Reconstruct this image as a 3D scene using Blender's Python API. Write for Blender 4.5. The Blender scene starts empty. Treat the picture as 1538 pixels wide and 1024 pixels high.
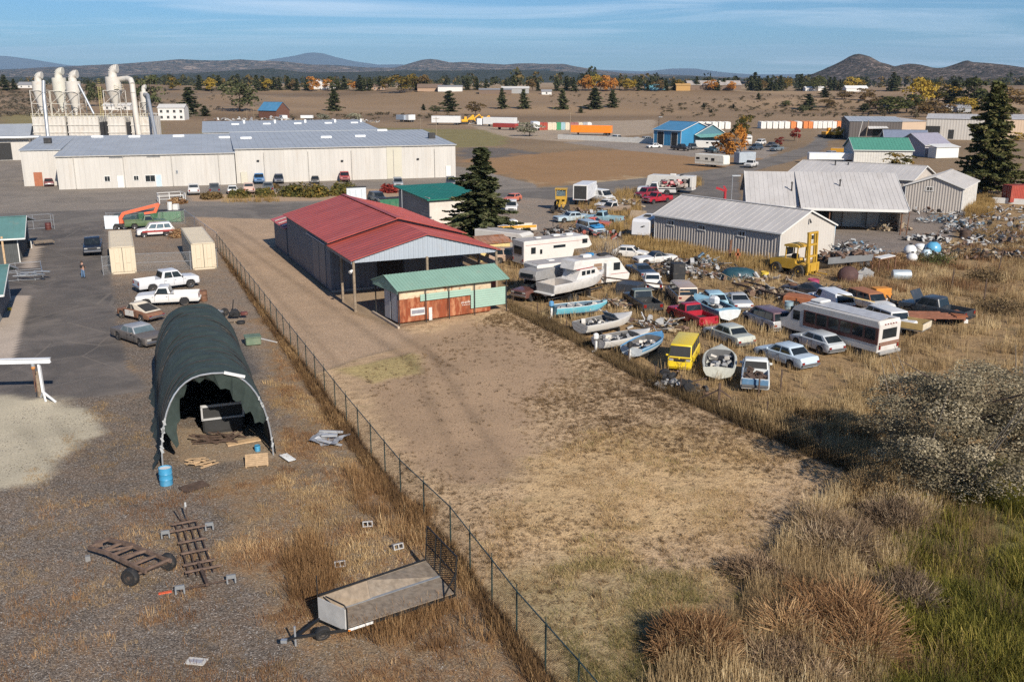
import bpy, math, random
import numpy as np
from mathutils import Vector, Matrix
random.seed(7); RNG = np.random.default_rng(7)
SC = bpy.context.scene
COL = SC.collection
PI = math.pi
# ---------------------------------------------------------------- camera model
F, HOR, CH = 1440.0, 118.3, 19.93
PIT = math.atan((512-HOR)/F)
def smooth(a, b, x):
    t = np.clip((np.asarray(x, float)-a)/(b-a), 0, 1); return t*t*(3-2*t)
def hz(x, y):
    """height of the land"""
    x = np.asarray(x, float); y = np.asarray(y, float)
    und = np.sin(x*.011+1.3)*.5+np.sin(x*.027+y*.004)*.25+np.sin(y*.009+x*.006)*.25
    rise = smooth(560, 1000, y+60*np.sin(x*.006))*(9.5+3.2*und)
    rise = rise+smooth(500, 640, y)*smooth(1080, 940, y)*2.6*np.sin(x*.019+.8*np.sin(y*.013))*np.sin(y*.021+x*.008)
    fall = smooth(1080, 1700, y)*7
    knoll = 6*np.exp(-((x+330)/190)**2-((y-900)/160)**2)
    left = 5*np.exp(-((x+300)/120)**2-((y-620)/130)**2)
    return rise-fall+(knoll+left)*smooth(430, 640, y)
def ray(px, py):
    x = (px-769)/F; y = (512-py)/F
    return np.array([x, math.cos(PIT)+y*math.sin(PIT), -math.sin(PIT)+y*math.cos(PIT)])
def at(px, py, z=0.0):
    d = ray(px, py); t = (z-CH)/d[2]
    return Vector((d[0]*t, d[1]*t, z))
def land(px, py):
    """point of the land that is seen in this direction"""
    d = ray(px, py); t = 380.0/d[1]
    if d[2] < 0 and -CH/d[2]*d[1] < 430: return at(px, py)
    while t < 6000:
        if CH+d[2]*t <= hz(d[0]*t, d[1]*t): break
        t *= 1.004
    return Vector((d[0]*t, d[1]*t, float(hz(d[0]*t, d[1]*t))))
def up(g, py):
    """height at which a vertical over ground point g shows at row py"""
    y = (512-py)/F
    return CH+(math.sin(-PIT)+y*math.cos(PIT))/(math.cos(PIT)+y*math.sin(PIT))*g[1]
# ---------------------------------------------------------------- mesh builder
class MB:
    def __init__(s): s.v = []; s.f = []; s.m = []; s.mi = 0
    def add(s, vs, fs):
        o = len(s.v); s.v += [tuple(p) for p in vs]
        for f in fs: s.f.append(tuple(i+o for i in f)); s.m.append(s.mi)
        return s
    def quad(s, a, b, c, d): return s.add([a, b, c, d], [(0, 1, 2, 3)])
    def box(s, c, d, rz=0, ry=0, bev=0):
        x, y, z = d[0]/2, d[1]/2, d[2]/2
        if bev:
            rings = []
            for zz, k in ((-z, bev), (-z+bev, 0), (z-bev, 0), (z, bev)):
                X, Y = x-k, y-k; b = bev if not k else bev*.5
                rings.append([(X-b, -Y, zz), (X, -Y+b, zz), (X, Y-b, zz), (X-b, Y, zz), (-X+b, Y, zz), (-X, Y-b, zz), (-X, -Y+b, zz), (-X+b, -Y, zz)])
            vs = [p for r in rings for p in r]
            fs = [tuple(range(7, -1, -1)), tuple(range(24, 32))]
            for r in range(3):
                for i in range(8): fs.append((r*8+i, r*8+(i+1) % 8, r*8+8+(i+1) % 8, r*8+8+i))
        else:
            vs = [(-x, -y, -z), (x, -y, -z), (x, y, -z), (-x, y, -z), (-x, -y, z), (x, -y, z), (x, y, z), (-x, y, z)]
            fs = [(3, 2, 1, 0), (4, 5, 6, 7), (0, 1, 5, 4), (1, 2, 6, 5), (2, 3, 7, 6), (3, 0, 4, 7)]
        M = Matrix.Rotation(rz, 3, 'Z') @ Matrix.Rotation(ry, 3, 'Y'); C = Vector(c)
        return s.add([M @ Vector(p)+C for p in vs], fs)
    def bar(s, a, b, w, h=None):
        a, b = Vector(a), Vector(b); d = b-a; h = h or w
        if d.length < 1e-6: return s
        u = d.normalized(); n = Vector((0, 0, 1)) if abs(u.z) < .99 else Vector((1, 0, 0))
        r = u.cross(n).normalized()*w/2; t = r.cross(u).normalized()*h/2
        vs = [a-r-t, a+r-t, a+r+t, a-r+t, b-r-t, b+r-t, b+r+t, b-r+t]
        return s.add(vs, [(3, 2, 1, 0), (4, 5, 6, 7), (0, 1, 5, 4), (1, 2, 6, 5), (2, 3, 7, 6), (3, 0, 4, 7)])
    def cyl(s, a, b, r0, r1=None, n=10, cap=True):
        a, b = Vector(a), Vector(b); r1 = r0 if r1 is None else r1; u = (b-a).normalized()
        q = u.orthogonal().normalized(); w = u.cross(q)
        vs = []
        for c, r in ((a, r0), (b, r1)):
            for i in range(n):
                t = 2*PI*i/n; vs.append(c+q*(math.cos(t)*r)+w*(math.sin(t)*r))
        fs = [(i, (i+1) % n, n+(i+1) % n, n+i) for i in range(n)]
        if cap: fs += [tuple(range(n-1, -1, -1)), tuple(range(n, 2*n))]
        return s.add(vs, fs)
    def tube(s, pts, r, n=6, radii=None):
        for i in range(len(pts)-1):
            s.cyl(pts[i], pts[i+1], radii[i] if radii else r, radii[i+1] if radii else r, n)
        return s
    def lathe(s, prof, c=(0, 0, 0), n=14, axis='z'):
        vs = []
        for r, z in prof:
            for i in range(n):
                t = 2*PI*i/n; p = (r*math.cos(t), r*math.sin(t), z)
                if axis == 'y': p = (p[0], p[2], p[1])
                if axis == 'x': p = (p[2], p[0], p[1])
                vs.append((p[0]+c[0], p[1]+c[1], p[2]+c[2]))
        fs = []
        for k in range(len(prof)-1):
            for i in range(n): fs.append((k*n+i, k*n+(i+1) % n, (k+1)*n+(i+1) % n, (k+1)*n+i))
        fs += [tuple(range(n-1, -1, -1)), tuple(range((len(prof)-1)*n, len(prof)*n))]
        return s.add(vs, fs)
    def loft(s, rings, caps=True, closed=True):
        n = len(rings[0]); vs = [p for r in rings for p in r]; fs = []
        for k in range(len(rings)-1):
            for i in range(n if closed else n-1):
                fs.append((k*n+i, k*n+(i+1) % n, (k+1)*n+(i+1) % n, (k+1)*n+i))
        if caps: fs += [tuple(range(n-1, -1, -1)), tuple(range((len(rings)-1)*n, len(rings)*n))]
        return s.add(vs, fs)
    def prism(s, poly, a, b, axis='y'):
        """polygon (u, v) swept between a and b along an axis"""
        g = {'y': lambda u, v, t: (u, t, v), 'x': lambda u, v, t: (t, u, v), 'z': lambda u, v, t: (u, v, t)}[axis]
        return s.loft([[g(u, v, a) for u, v in poly], [g(u, v, b) for u, v in poly]])
    def ball(s, c, r, n=10, sq=(1, 1, 1)):
        vs = []; m = n//2
        for j in range(m+1):
            p = PI*j/m
            for i in range(n):
                t = 2*PI*i/n
                vs.append((c[0]+r*sq[0]*math.sin(p)*math.cos(t), c[1]+r*sq[1]*math.sin(p)*math.sin(t), c[2]+r*sq[2]*math.cos(p)))
        return s.add(vs, [(j*n+i, (j+1)*n+i, (j+1)*n+(i+1) % n, j*n+(i+1) % n) for j in range(m) for i in range(n)])
    def build(s, name, mat, parent=None, smooth=False, loc=None, rz=None):
        me = bpy.data.meshes.new(name); me.from_pydata(s.v, [], s.f)
        mats = mat if isinstance(mat, (list, tuple)) else [mat]
        for m in mats: me.materials.append(m)
        if len(mats) > 1: me.polygons.foreach_set('material_index', s.m)
        bm = _bm(); bm.from_mesh(me); _rn(bm, faces=bm.faces); bm.to_mesh(me); bm.free()
        if smooth:
            me.polygons.foreach_set('use_smooth', [True]*len(me.polygons))
            try: me.set_sharp_from_angle(angle=math.radians(38))
            except Exception: pass
        o = bpy.data.objects.new(name, me); COL.objects.link(o)
        if parent: o.parent = parent
        if loc is not None: o.location = loc
        if rz is not None: o.rotation_euler = (0, 0, rz)
        return o
import bmesh
_bm = bmesh.new; _rn = bmesh.ops.recalc_face_normals
def raw(name, V, Fq, mat, parent=None, col=None, tri=False):
    """mesh out of numpy arrays, col = one value per vertex"""
    me = bpy.data.meshes.new(name); k = Fq.shape[1]
    me.vertices.add(len(V)); me.vertices.foreach_set('co', np.asarray(V, np.float32).ravel())
    me.loops.add(Fq.size); me.loops.foreach_set('vertex_index', Fq.astype(np.int32).ravel())
    me.polygons.add(len(Fq)); me.polygons.foreach_set('loop_start', np.arange(0, Fq.size, k, dtype=np.int32))
    me.update(calc_edges=True)
    if col is not None:
        for nm, c in col.items():
            if c.ndim == 1:
                a = me.attributes.new(nm, 'FLOAT', 'POINT'); a.data.foreach_set('value', c.astype(np.float32))
            else:
                a = me.attributes.new(nm, 'FLOAT_COLOR', 'POINT'); a.data.foreach_set('color', c.astype(np.float32).ravel())
    me.materials.append(mat)
    o = bpy.data.objects.new(name, me); COL.objects.link(o)
    if parent: o.parent = parent
    return o
def tag(o, label=None, cat=None, group=None, kind=None):
    if label: o['label'] = label
    if cat: o['category'] = cat
    if group: o['group'] = group
    if kind: o['kind'] = kind
    return o
def thing(name, label, cat, loc=(0, 0, 0), rz=0, group=None):
    o = bpy.data.objects.new(name, None); o.empty_display_size = .3; COL.objects.link(o)
    o.location = loc; o.rotation_euler = (0, 0, rz)
    return tag(o, label, cat, group)
def dup(root, loc, rz=0, sc=(1, 1, 1), label=None, mats=None):
    """a copy of a thing and of all its parts (parts share their meshes)"""
    def rec(o, par):
        c = o.copy(); COL.objects.link(c)
        if par: c.parent = par
        if mats and c.type == 'MESH':
            for i, sl in enumerate(c.material_slots):
                k = sl.material.name
                if k in mats: sl.link = 'OBJECT'; sl.material = mats[k]
        for ch in o.children: rec(ch, c)
        return c
    r = rec(root, None); r.location = loc; r.rotation_euler = (0, 0, rz); r.scale = sc
    if label: r['label'] = label
    return r
# ---------------------------------------------------------------- materials
MC = {}
def _n(nt, t, **kw):
    n = nt.nodes.new(t)
    for k, v in kw.items():
        if k == 'inp':
            for a, b in v.items(): n.inputs[a].default_value = b
        else: setattr(n, k, v)
    return n
def mixc(nt, fac, a, b, mode='MIX'):
    m = nt.nodes.new('ShaderNodeMix'); m.data_type = 'RGBA'; m.blend_type = mode
    for i, s in ((0, fac), (6, a), (7, b)):
        if hasattr(s, 'is_linked'): nt.links.new(s, m.inputs[i])
        elif i == 0: m.inputs[0].default_value = s
        else: m.inputs[i].default_value = (*s, 1)
    return m.outputs[2]
def math_(nt, op, a, b=None, c=None):
    m = nt.nodes.new('ShaderNodeMath'); m.operation = op
    for i, s in enumerate((a, b, c)):
        if s is None: continue
        if hasattr(s, 'is_linked'): nt.links.new(s, m.inputs[i])
        else: m.inputs[i].default_value = s
    return m.outputs[0]
def noise(nt, co, scale, det=4, rough=.55, dist=0):
    n = _n(nt, 'ShaderNodeTexNoise', inp={'Scale': scale, 'Detail': det, 'Roughness': rough, 'Distortion': dist})
    if co is not None: nt.links.new(co, n.inputs['Vector'])
    return n.outputs[0]
def ramp(nt, fac, a, b, lo=0.0, hi=1.0):
    r = _n(nt, 'ShaderNodeMapRange', inp={1: a, 2: b, 3: lo, 4: hi}); r.clamp = True
    nt.links.new(fac, r.inputs[0]); return r.outputs[0]
def new_mat(name):
    m = bpy.data.materials.new(name); m.use_nodes = True; nt = m.node_tree
    return m, nt, nt.nodes['Principled BSDF']
def P(name, c, rough=.55, metal=0, var=.15, sc=2.0, bump=0, bsc=20, dirt=0, rust=0, coat=0, dust=(.33, .25, .17), rustc=(.20, .075, .03), st=None):
    """painted / plain surface with a little wear"""
    if name in MC: return MC[name]
    m, nt, b = new_mat(name); MC[name] = m
    co = _n(nt, 'ShaderNodeTexCoord').outputs['Object']
    if st: mp_ = _n(nt, 'ShaderNodeMapping', inp={'Scale': st}); nt.links.new(co, mp_.inputs[0]); co = mp_.outputs[0]
    n1 = noise(nt, co, sc, 5); n2 = noise(nt, co, sc*9, 3)
    f = math_(nt, 'ADD', math_(nt, 'MULTIPLY', n1, .7), math_(nt, 'MULTIPLY', n2, .3))
    lo = tuple(x*(1-var) for x in c); hi = tuple(min(1, x*(1+var)) for x in c)
    cc = mixc(nt, ramp(nt, f, .35, .65), lo, hi)
    if dirt:
        d = noise(nt, co, sc*.8+.3, 6, .65)
        cc = mixc(nt, ramp(nt, d, .62-.3*dirt, .85-.2*dirt, 0, min(1, .35+.5*dirt)), cc, dust)
    if rust:
        r = noise(nt, co, sc*1.3, 8, .7)
        cc = mixc(nt, ramp(nt, r, .68-.35*rust, .74-.3*rust), cc, mixc(nt, n2, rustc, tuple(x*1.9 for x in rustc)))
    nt.links.new(cc, b.inputs['Base Color'])
    b.inputs['Roughness'].default_value = rough; b.inputs['Metallic'].default_value = metal
    if coat: b.inputs['Coat Weight'].default_value = coat; b.inputs['Coat Roughness'].default_value = .12
    if bump:
        bp = _n(nt, 'ShaderNodeBump', inp={'Strength': bump, 'Distance': .03})
        nt.links.new(noise(nt, co, bsc, 4), bp.inputs['Height']); nt.links.new(bp.outputs[0], b.inputs['Normal'])
    return m
def paint(c, dirt=.25, rust=0, rough=.38, coat=.25):
    k = 'paint_%d_%d_%d_%d_%d' % (c[0]*999, c[1]*999, c[2]*999, dirt*99, rust*99)
    return P(k, c, rough, 0, .06, 1.1, dirt=dirt, rust=rust, coat=coat)
def plain(): pass
GLASS = P('dark_glass', (.015, .02, .024), .08, 0, .3, 1.5, dirt=.12)
GLASSB = P('pale_glass', (.10, .14, .16), .1, 0, .3, 1.5, dirt=.15)
BLACK = P('black_rubber', (.018, .018, .019), .8, dirt=.25)
DARK = P('dark_steel', (.03, .03, .032), .6, .3, dirt=.2)
CHROME = P('chrome', (.55, .55, .56), .25, .9)
STEEL = P('galvanised_steel', (.46, .48, .5), .45, .6, .1, 4)
RUST = P('rusty_steel', (.17, .085, .05), .85, .1, .45, 3, bump=.3)
RUSTD = P('dark_rusty_steel', (.085, .055, .04), .85, .1, .4, 4, bump=.3)
WOOD = P('weathered_wood', (.24, .185, .13), .85, 0, .35, 5, bump=.2)
WOODF = P('fresh_wood', (.48, .33, .19), .8, 0, .2, 5)
WHITE = P('white_paint', (.66, .65, .62), .5, 0, .05, .6, dirt=.1)
CONC = P('concrete', (.36, .32, .28), .9, 0, .15, .5, bump=.2)
BLOCK = P('cinder_block', (.36, .35, .34), .95, 0, .2, 5, bump=.4)
LAMP = P('clear_lamp', (.5, .5, .48), .15, .3)
REDL = P('red_lamp', (.2, .015, .012), .2)
AMB = P('amber_lamp', (.6, .18, .02), .25)
# ---------------------------------------------------------------- camera, sky, sun, air
cam = bpy.data.cameras.new('camera'); cam.sensor_width = 36; cam.lens = 36*F/1538; cam.clip_start = .5; cam.clip_end = 120000
co_ = bpy.data.objects.new('camera', cam); COL.objects.link(co_); co_.location = (0, 0, CH)
co_.rotation_euler = (PI/2-PIT, 0, 0); SC.camera = co_
SUN_AZ, SUN_EL = math.radians(153), math.radians(31)
W = bpy.data.worlds.new('World'); SC.world = W; W.use_nodes = True
nt = W.node_tree; bg = nt.nodes['Background']
sky = nt.nodes.new('ShaderNodeTexSky'); sky.sky_type = 'NISHITA'; sky.sun_disc = False
sky.sun_elevation = SUN_EL; sky.sun_rotation = SUN_AZ; sky.altitude = 1000; sky.air_density = 1.0; sky.dust_density = .6; sky.ozone_density = 2.2
g = nt.nodes.new('ShaderNodeTexCoord').outputs['Generated']
sp = nt.nodes.new('ShaderNodeSeparateXYZ'); nt.links.new(g, sp.inputs[0])
zz = math_(nt, 'ADD', math_(nt, 'MAXIMUM', sp.outputs[2], 0.0), .035)
cb = nt.nodes.new('ShaderNodeCombineXYZ')
nt.links.new(math_(nt, 'DIVIDE', sp.outputs[0], zz), cb.inputs[0]); nt.links.new(math_(nt, 'DIVIDE', sp.outputs[1], zz), cb.inputs[1])
mp = nt.nodes.new('ShaderNodeMapping'); nt.links.new(cb.outputs[0], mp.inputs[0]); mp.inputs['Scale'].default_value = (.20, .42, 1); mp.inputs['Rotation'].default_value = (0, 0, .12)
n1 = noise(nt, mp.outputs[0], 1.0, 7, .62, .9)
mp2 = nt.nodes.new('ShaderNodeMapping'); nt.links.new(cb.outputs[0], mp2.inputs[0]); mp2.inputs['Scale'].default_value = (.045, .11, 1); mp2.inputs['Location'].default_value = (3.1, 1.2, 0)
n2 = noise(nt, mp2.outputs[0], 1.0, 3, .5, .4)
cl = math_(nt, 'MULTIPLY', ramp(nt, n1, .46, .72), ramp(nt, n2, .38, .6))
skyc = mixc(nt, 1.0, sky.outputs[0], (.46, .81, 1.17), 'MULTIPLY')
skyc = mixc(nt, math_(nt, 'MULTIPLY', cl, .6), skyc, (11.5, 13, 14.8))
nt.links.new(skyc, bg.inputs[0]); bg.inputs[1].default_value = .057
sun = bpy.data.lights.new('sun', 'SUN'); sun.energy = 4.5; sun.angle = math.radians(.53); sun.color = (1, .915, .80)
so = bpy.data.objects.new('sun', sun); COL.objects.link(so)
sd = Vector((math.sin(SUN_AZ)*math.cos(SUN_EL), math.cos(SUN_AZ)*math.cos(SUN_EL), math.sin(SUN_EL)))
so.rotation_euler = sd.to_track_quat('Z', 'Y').to_euler(); so.location = (60, -60, 80)
SC.view_settings.view_transform = 'Standard'; SC.view_settings.look = 'None'; SC.view_settings.gamma = 1; SC.view_settings.exposure = .5
SC.cycles.max_bounces = 5; SC.cycles.diffuse_bounces = 2; SC.cycles.glossy_bounces = 2; SC.cycles.transmission_bounces = 3
SC.cycles.transparent_max_bounces = 12; SC.cycles.volume_bounces = 0; SC.cycles.caustics_reflective = False; SC.cycles.caustics_refractive = False
SC.cycles.use_denoising = False
hz_ = MB().box((0, 13500, 425), (60000, 35000, 862)).build('haze', None or P('haze_air', (1, 1, 1)))
hm, ntv, b_ = new_mat('haze_volume'); ntv.nodes.remove(b_)
pv = ntv.nodes.new('ShaderNodeVolumePrincipled'); pv.inputs['Color'].default_value = (.50, .72, 1, 1); pv.inputs['Density'].default_value = 3.3e-5; pv.inputs['Anisotropy'].default_value = 0
ntv.links.new(pv.outputs[0], ntv.nodes['Material Output'].inputs['Volume'])
hz_.data.materials[0] = hm; tag(hz_, kind='stuff')
hm.volume_intersection_method = 'FAST' if hasattr(hm, 'volume_intersection_method') else None
try: hm.cycles.homogeneous_volume = True
except Exception: pass
# ---------------------------------------------------------------- the land
def inpoly(x, y, poly):
    r = np.zeros(x.shape, bool); n = len(poly); j = n-1
    for i in range(n):
        xi, yi = poly[i]; xj, yj = poly[j]
        c = ((yi > y) != (yj > y)) & (x < (xj-xi)*(y-yi)/(yj-yi+1e-12)+xi)
        r ^= c; j = i
    return r
def sdist(x, y, poly):
    d = np.full(x.shape, 1e9); n = len(poly)
    for i in range(n):
        ax, ay = poly[i]; bx, by = poly[(i+1) % n]
        vx, vy = bx-ax, by-ay; L = vx*vx+vy*vy+1e-12
        t = np.clip(((x-ax)*vx+(y-ay)*vy)/L, 0, 1)
        d = np.minimum(d, np.hypot(x-ax-t*vx, y-ay-t*vy))
    return np.where(inpoly(x, y, poly), d, -d)
_H = RNG.random((64, 64))
def vnoise(x, y):
    xi = np.floor(x).astype(int); yi = np.floor(y).astype(int); fx = x-xi; fy = y-yi
    fx = fx*fx*(3-2*fx); fy = fy*fy*(3-2*fy); h = lambda a, b: _H[a % 64, b % 64]
    return (h(xi, yi)*(1-fx)+h(xi+1, yi)*fx)*(1-fy)+(h(xi, yi+1)*(1-fx)+h(xi+1, yi+1)*fx)*fy
def fbm(x, y, s, o=4):
    r = 0; a = .5
    for k in range(o): r = r+a*vnoise(x/s+17*k, y/s+31*k); s /= 2.1; a *= .5
    return r/(1-.5**o)
def W2(px): return [tuple(at(*p)[:2]) for p in px]
# zone: object it belongs to, pixel outline (turned into ground points), edge softness m, raggedness m, colour, (speckle, grass, weeds, asphalt)
ZONES = [
 ('ground', [(560, 192), (770, 196), (760, 218), (700, 222), (560, 222), (300, 205), (300, 196)], 4, 5, (0.223, 0.190, 0.082), (0, .6, .1, 0)),
 ('ground', [(0, 176), (240, 176), (240, 215), (0, 215)], 4, 5, (0.235, 0.196, 0.087), (0, .6, .1, 0)),
 ('ground', [(690, 222), (760, 222), (850, 234), (860, 243), (790, 250), (690, 246)], 4, 5, (0.135, 0.115, 0.098), (.4, 0, 0, .3)),
 ('ground', [(770, 258), (900, 256), (985, 268), (900, 276), (800, 276)], 2, 4, (0.422, 0.322, 0.197), (.2, .2, .1, 0)),
 ('ground', [(690, 240), (860, 226), (1060, 226), (1160, 238), (1060, 258), (830, 278), (740, 262)], 6, 9, (0.317, 0.190, 0.093), (0, .5, .6, 0)),
 ('gravel_lot', [(-500, 228), (30, 228), (90, 260), (690, 250), (745, 262), (800, 276), (830, 302), (700, 302), (300, 312), (-500, 338)], .6, .8, (0.235, 0.205, 0.173), (.5, 0, 0, .4)),
 ('gravel_lot', [(880, 205), (1020, 214), (1180, 222), (1150, 238), (1040, 236), (940, 226), (850, 215)], 1.5, 2, (0.282, 0.241, 0.202), (.5, 0, 0, .3)),
 ('ground', [(1230, 196), (1560, 190), (1560, 202), (1235, 204)], 3, 3, (0.317, 0.253, 0.186), (.5, .1, 0, 0)),
 ('ground', [(700, 188), (985, 180), (985, 200), (860, 214), (760, 206)], 3, 3, (0.364, 0.287, 0.208), (.5, .1, 0, 0)),
 ('asphalt_yard', [(985, 272), (1110, 258), (1112, 318), (1000, 345), (965, 320), (960, 300)], .5, .6, (0.135, 0.121, 0.109), (.2, 0, 0, .8)),
 ('road', [(-500, 338), (60, 318), (300, 310), (480, 304), (640, 290), (740, 286), (830, 281), (1000, 264), (1080, 253), (1150, 238), (1205, 222), (1222, 212), (1245, 212), (1240, 224), (1190, 242), (1110, 262), (1000, 285), (900, 298), (830, 306), (640, 318), (480, 328), (300, 332), (150, 332), (60, 342), (-500, 372)], .4, .5, (0.170, 0.152, 0.133), (.25, 0, 0, .8)),
 ('road', [(1222, 212), (1245, 212), (1290, 205), (1280, 203), (1225, 206)], .5, .5, (0.176, 0.161, 0.142), (.2, 0, 0, .6)),
 ('gravel_yard', [(155, 331), (290, 326), (327, 372), (521, 637), (602, 742), (677, 818), (776, 954), (870, 1060), (900, 1140), (-500, 1140), (-500, 590), (85, 590), (222, 580), (150, 500)], .35, .5, (.172, .142, .115), (1, 0, 0, 0)),
 ('gravel_yard', [(230, 330), (285, 326), (327, 372), (440, 530), (400, 560), (330, 470), (270, 420), (165, 430), (160, 345)], .8, 1.2, (.235, .185, .14), (.8, 0, .15, 0)),
 ('gravel_yard', [(390, 470), (470, 570), (602, 742), (776, 954), (880, 1080), (560, 1080), (420, 960), (330, 820), (330, 720), (420, 660), (400, 560)], 1.2, 2.2, (.25, .185, .12), (.6, .45, .75, 0)),
 ('gravel_yard', [(255, 640), (400, 640), (420, 690), (260, 700)], .8, .8, (0.287, 0.224, 0.158), (.5, .1, .2, 0)),
 ('asphalt_yard', [(-500, 372), (60, 340), (158, 332), (160, 360), (168, 430), (180, 505), (196, 556), (224, 582), (222, 588), (150, 594), (85, 600), (-500, 640)], .2, .3, (0.115, 0.103, 0.094), (.25, 0, 0, 1)),
 ('asphalt_yard', [(330, 515), (352, 510), (392, 560), (372, 566)], .2, .2, (0.129, 0.115, 0.104), (.3, 0, 0, 1)),
 ('gravel_yard', [(-500, 596), (70, 598), (140, 612), (158, 640), (120, 680), (60, 725), (-500, 780)], 1.3, 1.6, (0.481, 0.425, 0.311), (.15, 0, 0, 0)),
 ('concrete_apron', [(22, 444), (45, 444), (20, 540), (-90, 548), (-90, 470)], .12, .1, (.44, .365, .295), (.15, 0, 0, 0)),
 ('concrete_apron', [(39, 352), (62, 371), (52, 402), (33, 402), (41, 374)], .12, .1, (.40, .33, .27), (.15, 0, 0, 0)),
 ('ground', [(280, 294), (480, 287), (690, 280), (695, 287), (560, 298), (460, 302), (290, 303)], .5, .7, (.40, .285, .19), (.3, .2, .1, 0)),
 ('dirt_track', [(290, 326), (425, 330), (436, 390), (500, 442), (532, 470), (600, 494), (655, 520), (600, 548), (520, 575), (470, 560), (420, 496), (327, 372)], .7, .9, (0.405, 0.287, 0.188), (.55, 0, 0, 0)),
 ('dirt_track', [(500, 440), (640, 410), (740, 400), (745, 455), (600, 490), (534, 470)], .3, .3, (0.352, 0.259, 0.169), (.4, 0, 0, 0)),
 ('dry_field', [(470, 560), (560, 530), (655, 512), (600, 492), (770, 455), (880, 510), (1000, 575), (1080, 612), (1310, 715), (1200, 800), (1000, 950), (1000, 1140), (900, 1140), (776, 954), (677, 818), (602, 742), (521, 637)], .5, .8, (.485, .345, .21), (0, 1, 0, 0)),
 ('dry_field', [(520, 550), (600, 520), (700, 478), (800, 500), (880, 560), (800, 600), (812, 690), (730, 745), (650, 715), (570, 640)], 2.2, 2.6, (.365, .25, .155), (.25, .15, 0, 0)),
 ('dry_field', [(790, 690), (1000, 640), (1180, 680), (1120, 800), (900, 830), (760, 800)], 3, 2.5, (0.516, 0.362, 0.197), (0, 1, 0, 0)),
 ('dry_field', [(500, 555), (620, 530), (640, 560), (560, 575)], .8, 1, (0.399, 0.310, 0.142), (.1, .7, 0, 0)),
 ('dry_field', [(760, 880), (860, 850), (1080, 860), (1150, 950), (1000, 1140), (900, 1140)], 3, 3.2, (.36, .275, .15), (0, 1, 0, 0)),
 ('junkyard_ground', [(745, 390), (850, 362), (940, 350), (985, 372), (1170, 400), (1235, 376), (1300, 384), (1420, 362), (1500, 300), (1900, 280), (2200, 1140), (1000, 1140), (1000, 950), (1200, 800), (1310, 715), (1080, 612), (1000, 575), (880, 510), (770, 455), (738, 440)], .5, .7, (0.317, 0.218, 0.115), (.1, 1, .3, 0)),
 ('gravel_lot', [(745, 296), (845, 300), (826, 320), (850, 350), (900, 380), (925, 400), (880, 384), (800, 362), (742, 350)], .8, 1.2, (0.270, 0.224, 0.180), (.7, 0, .1, 0)),
 ('gravel_lot', [(1225, 345), (1345, 345), (1362, 316), (1400, 318), (1440, 340), (1430, 360), (1380, 374), (1290, 396), (1238, 392)], .8, .8, (0.223, 0.190, 0.164), (.7, 0, 0, .2)),
 ('junkyard_ground', [(1310, 760), (1420, 700), (1800, 640), (2200, 1140), (1180, 1140), (1330, 900)], 2, 2, (0.152, 0.138, 0.055), (0, 1, 0, 0)),
]
def lines(segs):
    out = [segs[0][0]]
    for a, b, st0, st1 in segs:
        x = a
        while x < b-1e-6:
            t = (x-a)/(b-a); x = min(b, x+st0+(st1-st0)*t); out.append(x)
    return np.array(out)
gx = lines([(-3200, -700, 250, 60), (-700, -130, 30, 2.5), (-130, -50, 1.6, .6), (-50, 45, .33, .33), (45, 130, .6, 1.6), (130, 700, 2.5, 30), (700, 3200, 60, 250)])
gy = lines([(-60, 22, 12, 2), (22, 90, .32, .42), (90, 250, .5, 1.3), (250, 600, 2, 8), (600, 1800, 9, 30), (1800, 30000, 200, 3000)])
GX, GY = np.meshgrid(gx, gy); X, Y = GX.ravel(), GY.ravel()
Zc = np.empty((len(X), 4)); Zm = np.zeros((len(X), 4)); Zc[:, 3] = 1
f1 = fbm(X, Y, 60, 4)[:, None]; f2 = fbm(X+99, Y, 14, 4)[:, None]
Zc[:, :3] = np.array([.235, .17, .105])*(.75+.5*f1)*(.8+.4*f2); Zm[:] = (.1, .6, .35, 0)
far = smooth(330, 560, Y)[:, None]
Zc[:, :3] = Zc[:, :3]*(1-far)+far*(np.array([.255, .178, .108])*(.45+1.1*fbm(X, Y*2.2, 190, 5))[:, None])
sage = ((X < -170) & (Y > 430) & (Y < 900))*smooth(.45, .6, fbm(X, Y, 22, 4)); Zc[:, :3] = Zc[:, :3]*(1-sage[:, None]*.5)+sage[:, None]*.5*np.array([.15, .13, .1])
crest = smooth(900, 1010, Y)[:, None]*smooth(.3, .5, fbm(X+400, Y, 260, 2))[:, None]
Zc[:, :3] = Zc[:, :3]*(1-crest)+crest*np.array([.36, .26, .15])
own = np.zeros(len(X), int); names = ['ground', 'gravel_lot', 'asphalt_yard', 'road', 'gravel_yard', 'dirt_track', 'dry_field', 'junkyard_ground', 'concrete_apron']
rag = fbm(X, Y, 2.2, 4)-.5; rag2 = fbm(X+50, Y+9, 7, 3)-.5
for nm, px, soft, rg, c, mx in ZONES:
    d = sdist(X, Y, W2(px))+rg*(rag*1.3+rag2)
    w = smooth(-soft/2, soft/2, d)[:, None]
    var = (.90+.2*fbm(X+7, Y+3, 5, 3))[:, None]
    Zc[:, :3] = Zc[:, :3]*(1-w)+w*np.array(c)*var; Zm = Zm*(1-w)+w*np.array(mx)
    own[w[:, 0] > .5] = names.index(nm)
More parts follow.
